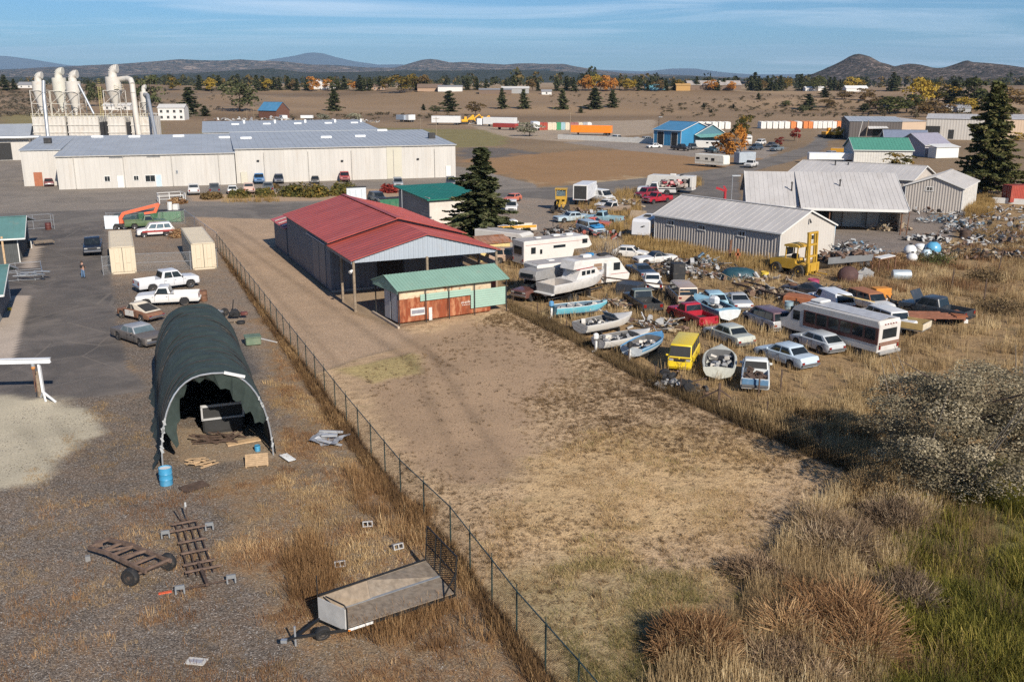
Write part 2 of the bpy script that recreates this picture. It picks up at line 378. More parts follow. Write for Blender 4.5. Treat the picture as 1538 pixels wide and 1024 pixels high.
# wheel ruts on the dirt track, the drive and the yard
for a, b, wd, k in (((322, 340), (640, 560), .35, .76), ((345, 338), (690, 560), .35, .76), ((880, 560), (1230, 700), .3, .8), ((905, 556), (1250, 690), .3, .8), ((640, 520), (760, 700), .3, .8), ((330, 350), (520, 560), .3, .82), ((610, 530), (700, 720), .35, .82), ((30, 640), (330, 1000), .3, .85), ((75, 625), (420, 1000), .3, .85)):
    A, B = at(*a), at(*b); v = (B-A); L = v.length; t = ((X-A.x)*v.x+(Y-A.y)*v.y)/L/L
    d = np.abs((X-A.x)*v.y-(Y-A.y)*v.x)/L+.8*np.abs(rag2)
    w = (smooth(wd*2, wd*.5, d)*((t > 0) & (t < 1)))[:, None]; Zc[:, :3] *= 1-w*(1-k)
HZ = hz(X, Y)
HZ = HZ + np.where(Y < 130, (fbm(X+3, Y+5, 1.5, 3)-.5)*.05*(1-Zm[:, 3]), 0)
HZ = HZ - np.where((Y > 2500), 0, 0)
nx, ny = len(gx), len(gy)
gm, ntg, bs = new_mat('land')
geo = _n(ntg, 'ShaderNodeNewGeometry').outputs['Position']
zc = _n(ntg, 'ShaderNodeAttribute', attribute_name='zone_colour').outputs['Color']
za = _n(ntg, 'ShaderNodeAttribute', attribute_name='zone_mix'); sep = _n(ntg, 'ShaderNodeSeparateColor'); ntg.links.new(za.outputs['Color'], sep.inputs[0])
gS, gG, gW = sep.outputs; gA = za.outputs['Alpha']
big = noise(ntg, geo, .35, 5, .6); mid = noise(ntg, geo, 1.7, 5, .65); fin = noise(ntg, geo, 9, 4, .7); mic = noise(ntg, geo, 34, 2, .8)
c = mixc(ntg, 1.0, zc, mixc(ntg, ramp(ntg, big, .3, .7), (.88, .88, .88), (1.12, 1.12, 1.12)), 'MULTIPLY')
c = mixc(ntg, 1.0, c, mixc(ntg, ramp(ntg, fin, .3, .7), (.78, .78, .78), (1.22, 1.22, 1.22)), 'MULTIPLY')
# gravel: pale and dark stones
vo = _n(ntg, 'ShaderNodeTexVoronoi', inp={'Scale': 20.0, 'Randomness': 1.0}); ntg.links.new(geo, vo.inputs['Vector'])
sc_ = _n(ntg, 'ShaderNodeSeparateColor'); ntg.links.new(vo.outputs['Color'], sc_.inputs[0])
st = ramp(ntg, math_(ntg, 'ADD', math_(ntg, 'MULTIPLY', sc_.outputs[0], .65), math_(ntg, 'MULTIPLY', mic, .35)), .3, .75)
stone = mixc(ntg, st, (.45, .43, .42), (1.7, 1.68, 1.64)); peb = mixc(ntg, 1.0, c, stone, 'MULTIPLY')
peb = mixc(ntg, math_(ntg, 'MULTIPLY', math_(ntg, 'GREATER_THAN', sc_.outputs[1], .955), .75), peb, (.5, .47, .43))
c = mixc(ntg, math_(ntg, 'MULTIPLY', gS, .85), c, peb)
# dry grass mottling
gr = math_(ntg, 'ADD', math_(ntg, 'MULTIPLY', mid, .6), math_(ntg, 'MULTIPLY', fin, .4))
dk = mixc(ntg, ramp(ntg, gr, .40, .53), (.55, .50, .44), (1.12, 1.1, 1.06))
c = mixc(ntg, math_(ntg, 'MULTIPLY', gG, .8), c, mixc(ntg, 1.0, c, dk, 'MULTIPLY'))
gn = math_(ntg, 'MULTIPLY', ramp(ntg, noise(ntg, geo, .5, 6, .7), .56, .70), math_(ntg, 'MULTIPLY', gG, .4))
c = mixc(ntg, gn, c, (.13, .125, .045))
# patches of russet and straw weeds
wn = math_(ntg, 'MULTIPLY', math_(ntg, 'ADD', gW, math_(ntg, 'MULTIPLY', gS, .22)), ramp(ntg, math_(ntg, 'ADD', math_(ntg, 'MULTIPLY', mid, .55), math_(ntg, 'MULTIPLY', big, .45)), .46, .60))
c = mixc(ntg, math_(ntg, 'MINIMUM', math_(ntg, 'MULTIPLY', wn, 1.1), .9), c, mixc(ntg, ramp(ntg, fin, .35, .65), (.15, .075, .035), (.37, .22, .10)))
# asphalt: pale dust drifts, patches
ds = ramp(ntg, noise(ntg, geo, .22, 7, .62, .6), .47, .68)
c = mixc(ntg, math_(ntg, 'MULTIPLY', gA, math_(ntg, 'MULTIPLY', ds, .55)), c, (.235, .20, .17))
pt = ramp(ntg, noise(ntg, geo, .09, 3, .5, 1.2), .52, .56)
c = mixc(ntg, math_(ntg, 'MULTIPLY', gA, math_(ntg, 'MULTIPLY', pt, .35)), c, (.055, .052, .05))
cr = _n(ntg, 'ShaderNodeTexVoronoi', feature='DISTANCE_TO_EDGE', inp={'Scale': .16}); ntg.links.new(geo, cr.inputs['Vector'])
c = mixc(ntg, math_(ntg, 'MULTIPLY', gA, math_(ntg, 'MULTIPLY', math_(ntg, 'LESS_THAN', cr.outputs['Distance'], .010), .5)), c, (.21, .18, .15))
ntg.links.new(c, bs.inputs['Base Color']); bs.inputs['Roughness'].default_value = .93; bs.inputs['Specular IOR Level'].default_value = .25
hgt = math_(ntg, 'ADD', math_(ntg, 'MULTIPLY', gS, math_(ntg, 'ADD', math_(ntg, 'MULTIPLY', vo.outputs['Distance'], -.5), math_(ntg, 'MULTIPLY', fin, .6))), math_(ntg, 'MULTIPLY', gG, math_(ntg, 'ADD', math_(ntg, 'MULTIPLY', mid, 1.4), math_(ntg, 'MULTIPLY', fin, .9))))
bp = _n(ntg, 'ShaderNodeBump', inp={'Strength': .6, 'Distance': .12}); ntg.links.new(hgt, bp.inputs['Height']); ntg.links.new(bp.outputs[0], bs.inputs['Normal'])
ii = np.arange((nx-1)*(ny-1)); r_, c_ = ii//(nx-1), ii % (nx-1); b0 = r_*nx+c_
Q = np.stack([b0, b0+1, b0+nx+1, b0+nx], 1); fo = own[b0]
V = np.stack([X, Y, HZ], 1)
for k, nm in enumerate(names):
    q = Q[fo == k]
    if not len(q): continue
    u, inv = np.unique(q, return_inverse=True)
    o = raw(nm, V[u], inv.reshape(q.shape), gm, col={'zone_colour': Zc[u], 'zone_mix': Zm[u]})
    o['kind'] = 'structure'
# ---------------------------------------------------------------- mountains and hills along the horizon
def hill_mat(name, a, b, tree, sc, dens, rock=None):
    m, nt, bs = new_mat(name); p = _n(nt, 'ShaderNodeNewGeometry').outputs['Position']
    n1 = noise(nt, p, sc, 6, .6); n2 = noise(nt, p, sc*9, 4, .7); n3 = noise(nt, p, sc*30, 2, .7)
    c = mixc(nt, ramp(nt, n1, .35, .65), a, b)
    if rock: c = mixc(nt, ramp(nt, noise(nt, p, sc*5, 6, .7), .52, .6), c, rock)
    f = math_(nt, 'ADD', math_(nt, 'MULTIPLY', n2, .55), math_(nt, 'MULTIPLY', n3, .45))
    f = math_(nt, 'ADD', f, math_(nt, 'MULTIPLY', n1, .25))
    c = mixc(nt, ramp(nt, f, .76-dens*.13, .83-dens*.13), c, tree)
    nt.links.new(c, bs.inputs['Base Color']); bs.inputs['Roughness'].default_value = 1; bs.inputs['Specular IOR Level'].default_value = 0
    bp = _n(nt, 'ShaderNodeBump', inp={'Strength': 1.0, 'Distance': 1/sc*.03}); nt.links.new(n2, bp.inputs['Height']); nt.links.new(bp.outputs[0], bs.inputs['Normal'])
    return m
def ridge(name, label, prof, D, depth, mat, rough, base=0, n=260, seed=0):
    """a range of hills: its crest stands at distance D, slopes run down before and behind it"""
    px = np.linspace(prof[0][0], prof[-1][0], n); py = np.interp(px, [p[0] for p in prof], [p[1] for p in prof])
    m = 27; t = np.linspace(-1, 1, m); vs = np.zeros((m, n, 3))
    cx = (px-769)/F*D; ch = CH+(HOR-py)/F*D
    for j in range(m):
        a = abs(t[j]); yy = D+t[j]*depth*(1 if t[j] < 0 else .8)
        spur = (fbm(cx/1.0+seed*91+yy*.15, yy*.6+seed*13, depth*.45, 5)-.5)*2
        prof_ = np.cos(a*PI/2)**(1.25)
        k = prof_*(1-.55*np.clip(spur+.25, 0, 1)*np.sin(min(1, a*1.3)*PI)-.12*min(1, a*6))
        fine = (fbm(cx+seed*7, yy+seed*3, depth*.09, 4)-.5)*rough
        vs[j, :, 0] = cx*(1+.0*t[j]); vs[j, :, 1] = yy+.12*depth*spur*np.sin(a*PI); vs[j, :, 2] = base+(ch-base)*np.clip(k, 0, None)+fine*(.25+.75*np.sin(a*PI))-30*(a > .97)
    i = np.arange((m-1)*(n-1)); a = i//(n-1)*n+i % (n-1)
    o = raw(name, vs.reshape(-1, 3), np.stack([a, a+1, a+n+1, a+n], 1), mat)
    for p in o.data.polygons: p.use_smooth = True
    o['kind'] = 'structure'; return o
ridge('mountain', '', [(-300, 95), (-120, 84), (0, 86), (40, 87), (80, 92), (130, 100), (200, 104), (330, 103), (400, 95), (430, 90.5), (455, 87), (472, 83), (485, 82), (500, 84), (512, 88), (540, 94), (575, 99), (610, 98.5), (650, 104), (800, 106), (860, 104), (900, 106), (960, 108.5), (1000, 104.5), (1030, 104), (1050, 106.5), (1080, 110), (1120, 112.5), (1200, 112), (1300, 114), (1900, 112)], 24000, 6000, hill_mat('far_mountain', (.05, .07, .08), (.07, .085, .09), (.03, .045, .05), .0006, .6), 40, seed=1)
ridge('hills', '', [(-300, 112), (-100, 108), (0, 107), (60, 104.5), (130, 101), (200, 98), (250, 94.5), (290, 91.5), (320, 93), (350, 93.5), (375, 91.5), (400, 93), (440, 94.5), (480, 99), (520, 100), (560, 103), (600, 103), (625, 96), (640, 92), (650, 91), (662, 92), (680, 96), (700, 95), (715, 96.5), (760, 99), (775, 97.5), (800, 97), (812, 98), (830, 98), (845, 98), (860, 101.5), (890, 106), (930, 111), (1000, 113), (1080, 116), (1180, 119), (1400, 120)], 9500, 2600, hill_mat('mid_hills', (.10, .078, .06), (.16, .12, .09), (.026, .034, .028), .0016, 1.25, (.32, .24, .18)), 24, seed=2)
ridge('forest_ridge', '', [(-300, 121), (0, 118), (60, 116), (130, 117), (300, 111), (420, 104), (470, 110), (560, 109), (610, 107), (700, 107), (760, 105.5), (820, 107), (900, 113), (960, 116), (1040, 115), (1100, 119), (1900, 121)], 5200, 1300, hill_mat('dark_forest', (.05, .055, .045), (.085, .08, .06), (.022, .03, .022), .004, 1.3), 14, seed=3)
ridge('butte', '', [(1100, 122), (1180, 119.5), (1192, 117), (1205, 111.5), (1215, 108), (1225, 103), (1240, 96), (1246, 93), (1254, 88), (1262, 84.8), (1269, 84), (1276, 85.5), (1286, 88), (1300, 95.5), (1312, 98.5), (1322, 101.5), (1330, 99.5), (1341, 97.7), (1352, 98), (1360, 99), (1372, 102.5), (1384, 103.5), (1398, 102.3), (1410, 97.5), (1420, 94), (1426, 93), (1434, 95.5), (1450, 96.3), (1475, 98.5), (1500, 101.5), (1520, 105), (1545, 108), (1600, 111), (1700, 113), (1900, 116)], 3300, 620, hill_mat('butte_rock', (.075, .062, .054), (.13, .10, .083), (.02, .024, .018), .009, 1.2, (.29, .22, .185)), 9, n=420, seed=5)
# ================================================================ BUILDINGS
def ribbed(mb, p0, p1, z0, top, pitch=.45, dep=.035, duty=.35):
    """corrugated sheet wall standing from p0 to p1, its outside on the right hand; top = height or function of distance"""
    p0, p1 = Vector((p0[0], p0[1], 0)), Vector((p1[0], p1[1], 0)); v = p1-p0; L = v.length; u = v/L; n = Vector((u.y, -u.x, 0))
    tf = top if callable(top) else (lambda s: top)
    ss = [(0, 0)]
    k = 0
    if dep:
        while k*pitch+pitch <= L:
            a = k*pitch; b = pitch*duty
            ss += [(a+pitch*.5-b*.8, 0), (a+pitch*.5-b*.45, dep), (a+pitch*.5+b*.45, dep), (a+pitch*.5+b*.8, 0)]; k += 1
    if callable(top) and not dep: ss += [(L*i/10, 0) for i in range(1, 10)]
    pk = getattr(tf, 'pk', None)
    if pk and not any(abs(s-pk) < .02 for s, _ in ss): ss.append((pk, 0))
    ss.append((L, 0)); ss.sort()
    o = len(mb.v)
    for s, d in ss:
        q = p0+u*s+n*d; mb.v.append((q.x, q.y, z0)); mb.v.append((q.x, q.y, tf(s)))
    for i in range(len(ss)-1): mb.f.append((o+2*i, o+2*i+2, o+2*i+3, o+2*i+1)); mb.m.append(mb.mi)
def slope(mb, a, b, c, d, th=.07, pitch=.6, rib=.026):
    """roof sheet a-b = eave, d-c = ridge (a below d), with standing ribs"""
    a, b, c, d = map(Vector, (a, b, c, d)); n = (b-a).cross(d-a).normalized()
    if n.z < 0: n = -n
    t = n*th; vs = [a, b, c, d, a+t, b+t, c+t, d+t]
    mb.add(vs, [(3, 2, 1, 0), (4, 5, 6, 7), (0, 1, 5, 4), (1, 2, 6, 5), (2, 3, 7, 6), (3, 0, 4, 7)])
    if pitch:
        m = max(1, int((b-a).length/pitch))
        for i in range(m+1):
            f = i/m; mb.bar((a+(b-a)*f)+n*(th+rib*.4), (d+(c-d)*f)+n*(th+rib*.4), rib*1.4, rib)
def tf_gable(W, eave, ridge, pk=.5):
    def f(s): return eave+(ridge-eave)*(s/(W*pk) if s < W*pk else (W-s)/(W*(1-pk)))
    f.pk = W*pk; return f
def opening(root, side, L, D, u, z, w, h, kind, frame, fill, name=None):
    """window or door on a wall; u measured from the wall's left end seen from outside"""
    r = {'front': (u, 0, 0), 'right': (L, u, PI/2), 'back': (L-u, D, PI), 'left': (0, D-u, -PI/2)}[side]
    M = Matrix.Translation((r[0], r[1], z)) @ Matrix.Rotation(r[2], 4, 'Z')
    fr = MB(); t = .09 if kind == 'window' else .07; p = .07
    fr.box((0, -p/2, h/2+t/2), (w+2*t, p, t)).box((-w/2-t/2, -p/2, 0), (t, p, h)).box((w/2+t/2, -p/2, 0), (t, p, h))
    if kind == 'window': fr.box((0, -p/2-.02, -h/2-t/2), (w+2*t, p+.04, t)).box((0, -p/2, 0), (.04, p*.7, h-.02))
    fi = MB(); fi.box((0, -.022, 0), (w, .03, h))
    if kind == 'roller':
        for k in range(int(h/.3)): fi.box((0, -.045, -h/2+.15+k*.3), (w-.02, .02, .03))
    if kind == 'door': fi.box((w*.38, -.06, 0), (.05, .06, .12))
    fr.v = [tuple(M @ Vector(q)) for q in fr.v]; fi.v = [tuple(M @ Vector(q)) for q in fi.v]
    if kind == 'window':
        o = fr.build(name or 'window', frame, root); fi.build('pane', fill, o)
    else:
        o = fi.build(name or ('roller_door' if kind == 'roller' else 'door'), fill, root); fr.build('frame', frame, o)
    return o
def gbuild(name, label, cat, A, B, D, eave, ridge, axis='x', pk=.5, ov=.35, wall=None, roof=None, trim=None, pitch=.45, dep=.035, rp=.6, sides='frbl', group=None, z0=0, plinth=None, ends=None):
    A, B = Vector(A), Vector(B); v = B-A; L = v.length; rz = math.atan2(v.y, v.x)
    R = thing(name, label, cat, (A.x, A.y, A.z), rz, group)
    W_ = {'f': ((0, 0), (L, 0), 'x'), 'r': ((L, 0), (L, D), 'y'), 'b': ((L, D), (0, D), 'x'), 'l': ((0, D), (0, 0), 'y')}
    for s in sides:
        p, q, ax = W_[s]; w = L if ax == 'x' else D
        k = pk if s in 'fr' else 1-pk
        mb = MB(); ribbed(mb, p, q, z0, eave if ax == axis else tf_gable(w, eave, ridge, k), pitch, dep)
        mb.build('wall', wall, R)
    mb = MB(); e = eave; th = .02
    if axis == 'x':
        yp = D*pk; s1 = (ridge-eave)/yp; s2 = (ridge-eave)/(D-yp)
        slope(mb, (-ov, -ov, e-ov*s1+th), (L+ov, -ov, e-ov*s1+th), (L+ov, yp, ridge+th), (-ov, yp, ridge+th), pitch=rp)
        slope(mb, (L+ov, D+ov, e-ov*s2+th), (-ov, D+ov, e-ov*s2+th), (-ov, yp, ridge+th+.001), (L+ov, yp, ridge+th+.001), pitch=rp)
        mb.bar((-ov, yp, ridge+.12), (L+ov, yp, ridge+.12), .4, .05)
    else:
        xp = L*pk; s1 = (ridge-eave)/xp; s2 = (ridge-eave)/(L-xp)
        slope(mb, (-ov, D+ov, e-ov*s1+th), (-ov, -ov, e-ov*s1+th), (xp, -ov, ridge+th), (xp, D+ov, ridge+th), pitch=rp)
        slope(mb, (L+ov, -ov, e-ov*s2+th), (L+ov, D+ov, e-ov*s2+th), (xp, D+ov, ridge+th+.001), (xp, -ov, ridge+th+.001), pitch=rp)
        mb.bar((xp, -ov, ridge+.12), (xp, D+ov, ridge+.12), .4, .05)
    mb.build('roof', roof, R)
    if trim:
        t = MB(); k = .1
        for x, y in ((-.03, -.03), (L+.03, -.03), (L+.03, D+.03), (-.03, D+.03)): t.box((x, y, (z0+eave)/2), (k, k, eave-z0-.02))
        if axis == 'x':
            for y, s in ((-ov, s1), (D+ov, s2)): t.box((L/2, y+(-.03 if y < 0 else .03), e-ov*s+.03), (L+2*ov, .05, .16))
            for x in (-ov-.03, L+ov+.03):
                t.bar((x, -ov, e-ov*s1+.04), (x, yp, ridge+.04), .05, .17).bar((x, D+ov, e-ov*s2+.04), (x, yp, ridge+.04), .05, .17)
        else:
            for x, s in ((-ov, s1), (L+ov, s2)): t.box((x+(-.03 if x < 0 else .03), D/2, e-ov*s+.03), (.05, D+2*ov, .16))
            for y in (-ov-.03, D+ov+.03):
                t.bar((-ov, y, e-ov*s1+.04), (xp, y, ridge+.04), .05, .17).bar((L+ov, y, e-ov*s2+.04), (xp, y, ridge+.04), .05, .17)
        t.build('trim', trim, R)
    return R, L, D
M_RED = P('red_roof_metal', (.35, .068, .05), .5, .0, .2, .5, dirt=.3, dust=(.33, .12, .10), st=(.25, 1, 1)); M_REDP = P('faded_red_roof', (.42, .10, .10), .5, 0, .12, .5, dirt=.2)
M_SLATE = P('slate_blue_steel', (.105, .125, .155), .5, 0, .08, .4, dirt=.15); M_GABLE = P('pale_blue_grey_steel', (.33, .365, .41), .5, 0, .05, .5, dirt=.12)
M_CREAM = P('cream_steel', (.50, .475, .435), .55, 0, .09, .5, dirt=.28, dust=(.40, .34, .27), st=(1, 1, .12)); M_CREAMD = P('khaki_cream_steel', (.5, .47, .38), .55, 0, .05, .25)
M_GROOF = P('grey_steel_roof', (.37, .395, .42), .5, 0, .10, .25, dirt=.12)
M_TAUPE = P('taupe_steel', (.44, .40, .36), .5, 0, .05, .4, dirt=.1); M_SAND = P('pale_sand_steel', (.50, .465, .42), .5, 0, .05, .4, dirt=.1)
M_ROOFW = P('off_white_roof', (.50, .475, .45), .55, 0, .1, .5, dirt=.32, dust=(.38, .34, .3), st=(1, .25, 1)); M_GREEN = P('sea_green_roof', (.22, .36, .285), .5, 0, .08, .6, dirt=.12)
M_SIDING = P('mint_siding', (.31, .45, .37), .5, 0, .05, .6, dirt=.1); M_DGREEN = P('dark_green_roof', (.018, .17, .115), .45, 0, .15, .5, dirt=.08)
M_TEAL = P('grey_green_roof', (.105, .215, .205), .5, 0, .12, .5, dirt=.15)
M_BLUE = P('blue_steel', (.035, .20, .37), .5, 0, .08, .4); M_BLUER = P('blue_steel_roof', (.07, .21, .36), .45, 0, .1, .4, dirt=.1)
M_BROWN = P('brown_steel', (.10, .085, .078), .6, 0, .1, .4); M_TAN = P('tan_steel', (.47, .35, .25), .6, 0, .06, .4)
M_RUSTW = P('rusted_panel', (.30, .085, .035), .85, .1, .45, 1.6, bump=.2, dirt=.62, dust=(.52, .33, .18), rust=.55, rustc=(.17, .04, .014), st=(1, 1, .3))
M_CREAMW = P('peeling_cream_panel', (.55, .44, .3), .8, 0, .2, 1, rust=.4, bump=.2)
M_INSIDE = P('unlit_interior', (.03, .03, .03), .9)  # near-black sheets: shade inside open doorways and empty window frames, put into colour
# ---- long barn with the red roof and the open bay
A = at(534, 468); B = A+Vector((12.45, 5.55, 0))
R = thing('barn', 'long slate blue barn with red metal roof and an open front bay on posts', 'barn', A, math.atan2(5.55, 12.45))
Lb, Db, BAY, E0, RG = 13.6, 29.2, 8.7, 4.65, 6.45
mb = MB(); ribbed(mb, (0, Db), (0, BAY), .05, E0+.25, .5, .03); mb.build('wall', M_SLATE, R)
mb = MB(); ribbed(mb, (0, BAY), (Lb, BAY), .25, tf_gable(Lb, E0+.25, RG+.3), .5, .03); mb.build('wall', M_SLATE, R)
mb = MB(); ribbed(mb, (Lb, BAY), (Lb, Db), .05, E0+.25, .5, .03); mb.build('wall', M_SLATE, R)
mb = MB(); ribbed(mb, (Lb, Db), (0, Db), .05, tf_gable(Lb, E0+.25, RG+.3), .5, .03); mb.build('wall', M_SLATE, R)
mb = MB()
for z0, z1 in ((.5, .95), (1.25, 1.75), (2.05, 2.6), (2.95, 3.5), (3.85, 4.4)): mb.box((Lb, BAY/2, (z0+z1)/2), (.05, BAY, z1-z0))
mb.build('slatted_wall', M_GABLE, R)
MB().box((Lb/2, BAY-.1, .12), (Lb, .2, .24)).build('foundation', CONC, R)
MB().box((5.9, BAY-.06, 2.05), (2.6, .1, 3.6)).build('door', M_INSIDE, R); MB().box((8.1, BAY-.09, 2.05), (1.5, .1, 3.7)).build('door', M_SLATE, R)  # first box is a dark sheet for the unlit doorway, second a door leaf
for y in (14.6, 11.8): MB().box((-.05, y, 2.2), (.06, 2.6, 4.1)).build('sliding_door', M_SLATE, R)
MB().box((-.1, 14.3, 4.42), (.1, 8.2, .12)).build('door_track', M_GABLE, R)
mb = MB(); ribbed(mb, (0, 0), (Lb, 0), E0-.28, tf_gable(Lb, E0, RG), .45, .04); mb.build('gable_panel', M_GABLE, R)
mb = MB(); ov = .3; sl = (RG-E0)/(Lb/2)
slope(mb, (-ov, BAY, E0-ov*sl), (-ov, -ov, E0-ov*sl), (Lb/2, -ov, RG), (Lb/2, BAY, RG), pitch=.9)
slope(mb, (Lb+ov, -ov, E0-ov*sl), (Lb+ov, BAY, E0-ov*sl), (Lb/2, BAY, RG), (Lb/2, -ov, RG), pitch=.9)
mb.build('porch_roof', M_RED, R)
mb = MB()
slope(mb, (-ov, Db+.4, E0+.3-ov*sl), (-ov, BAY-.5, E0+.3-ov*sl), (Lb/2, BAY-.5, RG+.35), (Lb/2, Db+.4, RG+.35), pitch=.9)
slope(mb, (Lb+ov, BAY-.5, E0+.3-ov*sl), (Lb+ov, Db+.4, E0+.3-ov*sl), (Lb/2, Db+.4, RG+.35), (Lb/2, BAY-.5, RG+.35), pitch=.9)
mb.bar((Lb/2, BAY-.5, RG+.46), (Lb/2, Db+.4, RG+.46), .5, .06)
mb.build('roof', M_RED, R)
MB().box((-.22, BAY/2-.1, E0-.2), (.08, BAY+.2, .3)).build('eave_board', M_SLATE, R)
for x, y in ((0, 0), (0, 4.4), (Lb/2, 0), (Lb, 0), (Lb, 4.4)):
    MB().cyl((x, y, 0), (x, y, E0-.2), .14, .12, 8).build('post', WOOD, R)
MB().cyl((-.15, -.1, 3.75), (-.42, -.25, 3.6), .09, .16, 8).build('floodlight', WHITE, R)
# low extension behind, paler roof with clear strips
R2, l_, d_ = gbuild('barn_extension', 'low rear extension of the red barn with faded roof and pale clear strips', 'shed', A+Vector((-12.2, 27.4, 0)), A+Vector((-12.2+6.4, 27.4+2.86, 0)), 7.5, 3.3, 4.5, 'y', .62, .3, M_SLATE, M_REDP, None, .5, .03, .9)
mb = MB()
for y in (1.2, 3.4, 5.6): mb.bar((-.2, y, 3.42), (4.2, y, 4.63), .5, .03)
mb.build('clear_strip', P('clear_plastic', (.62, .5, .42), .4), R2)
# ---- rusty van body under a green roof
A = at(598.6, 488.7); B = at(759.6, 466)
v = B-A; R = thing('rusty_shed', 'rusty brown trailer box shed with sea green roof and mint siding panels', 'shed', A, math.atan2(v.y, v.x)); Ls, Ds = v.length, 4.6
mb = MB(); mb.box((4.55, 1.3+.1, 1.55), (8.9, 2.6, 2.9), bev=.08); mb.build('box_body', M_RUSTW, R)
mb = MB(); ribbed(mb, (.08, .08), (9.0, .08), 2.15, 2.95, 1.2, .02); mb.build('upper_panel', M_CREAMW, R)
for x0, x1, z0, z1 in ((1.15, 2.55, .95, 1.6), ):
    MB().box((1.85, .06, .95), (1.35, .05, .62)).build('patch', P('white_patch', (.6, .58, .55), .7, rust=.25), R)
    MB().box((1.85, .03, .95), (1.15, .03, .3)).build('vent', P('vent_grey', (.22, .22, .25), .6), R)
MB().box((3.02, .05, .62), (.3, .06, 1.1)).build('patch', P('white_patch', (.6, .58, .55), .7), R)
mb = MB()
for k in range(9): mb.box((6.05+k*.13, .05, 1.2+.02*(k % 3)), (.085, .02, .16+.05*(k % 2)))
for k in range(6): mb.box((6.15+k*.17, .05, .98), (.12, .02, .07))
mb.build('faded_lettering', P('faded_white', (.55, .44, .38), .8, rust=.35), R)
for x in (0, 2.5, 4.7, 7.2, Ls-.05):
    MB().box((x, -.2, 1.5), (.07, .07, 3.0)).build('post', DARK, R); MB().box((x, Ds, 1.55), (.08, .08, 3.1)).build('post', DARK, R)
mb = MB()
for i in range(3):
    for k in range(1): mb.box((2.05+(6.9-2.05)/2, -.06, 1.93+i*.2), (4.85, .03, .185))
for i in range(8): mb.box((6.9+(Ls-6.9)/2, -.06, .72+i*.2), (Ls-6.9, .03, .185))
mb.build('mint_siding', M_SIDING, R)
mb = MB()
slope(mb, (-.25, -.45, 2.98), (Ls+.1, -.45, 2.9), (Ls+.1, 2.2, 3.82), (-.25, 2.2, 3.86), pitch=.3, rib=.03); slope(mb, (Ls+.1, Ds+.35, 3.0), (-.25, Ds+.35, 3.0), (-.25, 2.2, 3.862), (Ls+.1, 2.2, 3.822), pitch=.3, rib=.03)
mb.build('roof', M_GREEN, R)
mb = MB(); ribbed(mb, (-.16, Ds+.2), (-.16, -.4), 2.72, tf_gable(Ds+.6, 3.0, 3.78, .42), .2, .015); mb.build('gable_panel', P('sage_siding', (.2, .32, .26), .5, dirt=.1), R)
for y in (.75, 2.15): MB().box((.03, y, 1.45), (.06, 1.2, 2.5), bev=.02).build('door', P('grey_door', (.36, .37, .39), .5, dirt=.3, rust=.1), R)
mb = MB(); mb.box((9.6, 2.1, 1.9), (1.3, 1.5, 2.0)); mb.build('stored_crate', P('red_crate', (.28, .06, .04), .8, dirt=.3), R)
# ---- cinder block store with a dark green roof
A = at(647, 338); c1, c2, c3, c4 = [at(*p, z) for p, z in (((593.8, 293.8), 5.0), ((635.4, 279.5), 5.0), ((696.5, 293.8), 5.0), ((645.8, 313.3), 3.6))]
u1 = Vector((c1.x-A.x, c1.y-A.y, 0)); 
FA = Vector((A.x-.1, A.y-.2, 0)); FB = FA+Vector((7.2, 3.9, 0)); nx_ = Vector((-3.9, 7.2, 0)).normalized()
R = thing('block_store', 'grey cinder block store with a flat dark green roof beside the tall conifer', 'shed', FA, math.atan2(3.9, 7.2)); Lk, Dk = 8.2, 11.5
M_BLK = P('block_wall', (.30, .28, .26), .95, 0, .15, .6, bump=.3, dirt=.2); M_PALEW = P('pale_front_wall', (.58, .53, .47), .9, 0, .12, .6, dirt=.25)
MB().box((Lk/2, .1, 1.75), (Lk, .2, 3.5)).build('wall', M_PALEW, R); MB().box((.1, Dk/2+.1, 1.9), (.2, Dk-.2, 3.8)).build('wall', M_BLK, R)  # front wall paler than the other block walls
MB().box((Lk-.1, Dk/2+.1, 1.9), (.2, Dk-.2, 3.8)).build('wall', M_BLK, R); MB().box((Lk/2, Dk, 2), (Lk-.4, .2, 4)).build('wall', M_BLK, R)
mb = MB()
for k in range(8): mb.box((-.003, Dk/2, .45*k+.4), (.012, Dk-.5, .02))
mb.build('block_course', P('mortar', (.2, .19, .18), .9), R)
mb = MB(); slope(mb, (-.6, -.6, 3.5), (Lk+.6, -.6, 3.5), (Lk+.6, Dk+.6, 4.25), (-.6, Dk+.6, 4.25), .16, .5, .03); mb.build('roof', M_DGREEN, R)
MB().cyl((-.7, 8.5, 0), (-.7, 8.5, 4.2), .07).build('flue', STEEL, R)
# ---- grey ribbed building beside the junkyard
R, L, D = gbuild('steel_building', 'grey ribbed steel building with a paler sunlit end wall beside the yellow forklift', 'building', at(983, 365), at(1169, 398.5), 10.0, 3.6, 5.6, 'x', .5, .25, M_TAUPE, M_ROOFW, WHITE, .42, .05, .9, 'fbl')
mb = MB(); ribbed(mb, (L, 0), (L, D), 0, tf_gable(D, 3.6, 5.6), .5, .015); mb.build('wall', M_SAND, R)  # end wall in paler steel than the long side: sunlight put into colour
for u in (2.6, 7.6, 13.6): opening(R, 'front', L, D, u, 2.85, 1.0, .5, 'window', WHITE, GLASS)
opening(R, 'right', L, D, 5.6, 2.55, .9, .5, 'window', WHITE, GLASS)
MB().cyl((L+.15, 4.9, 4.75), (L+.35, 4.9, 4.3), .06, .12).build('wall_lamp', DARK, R)
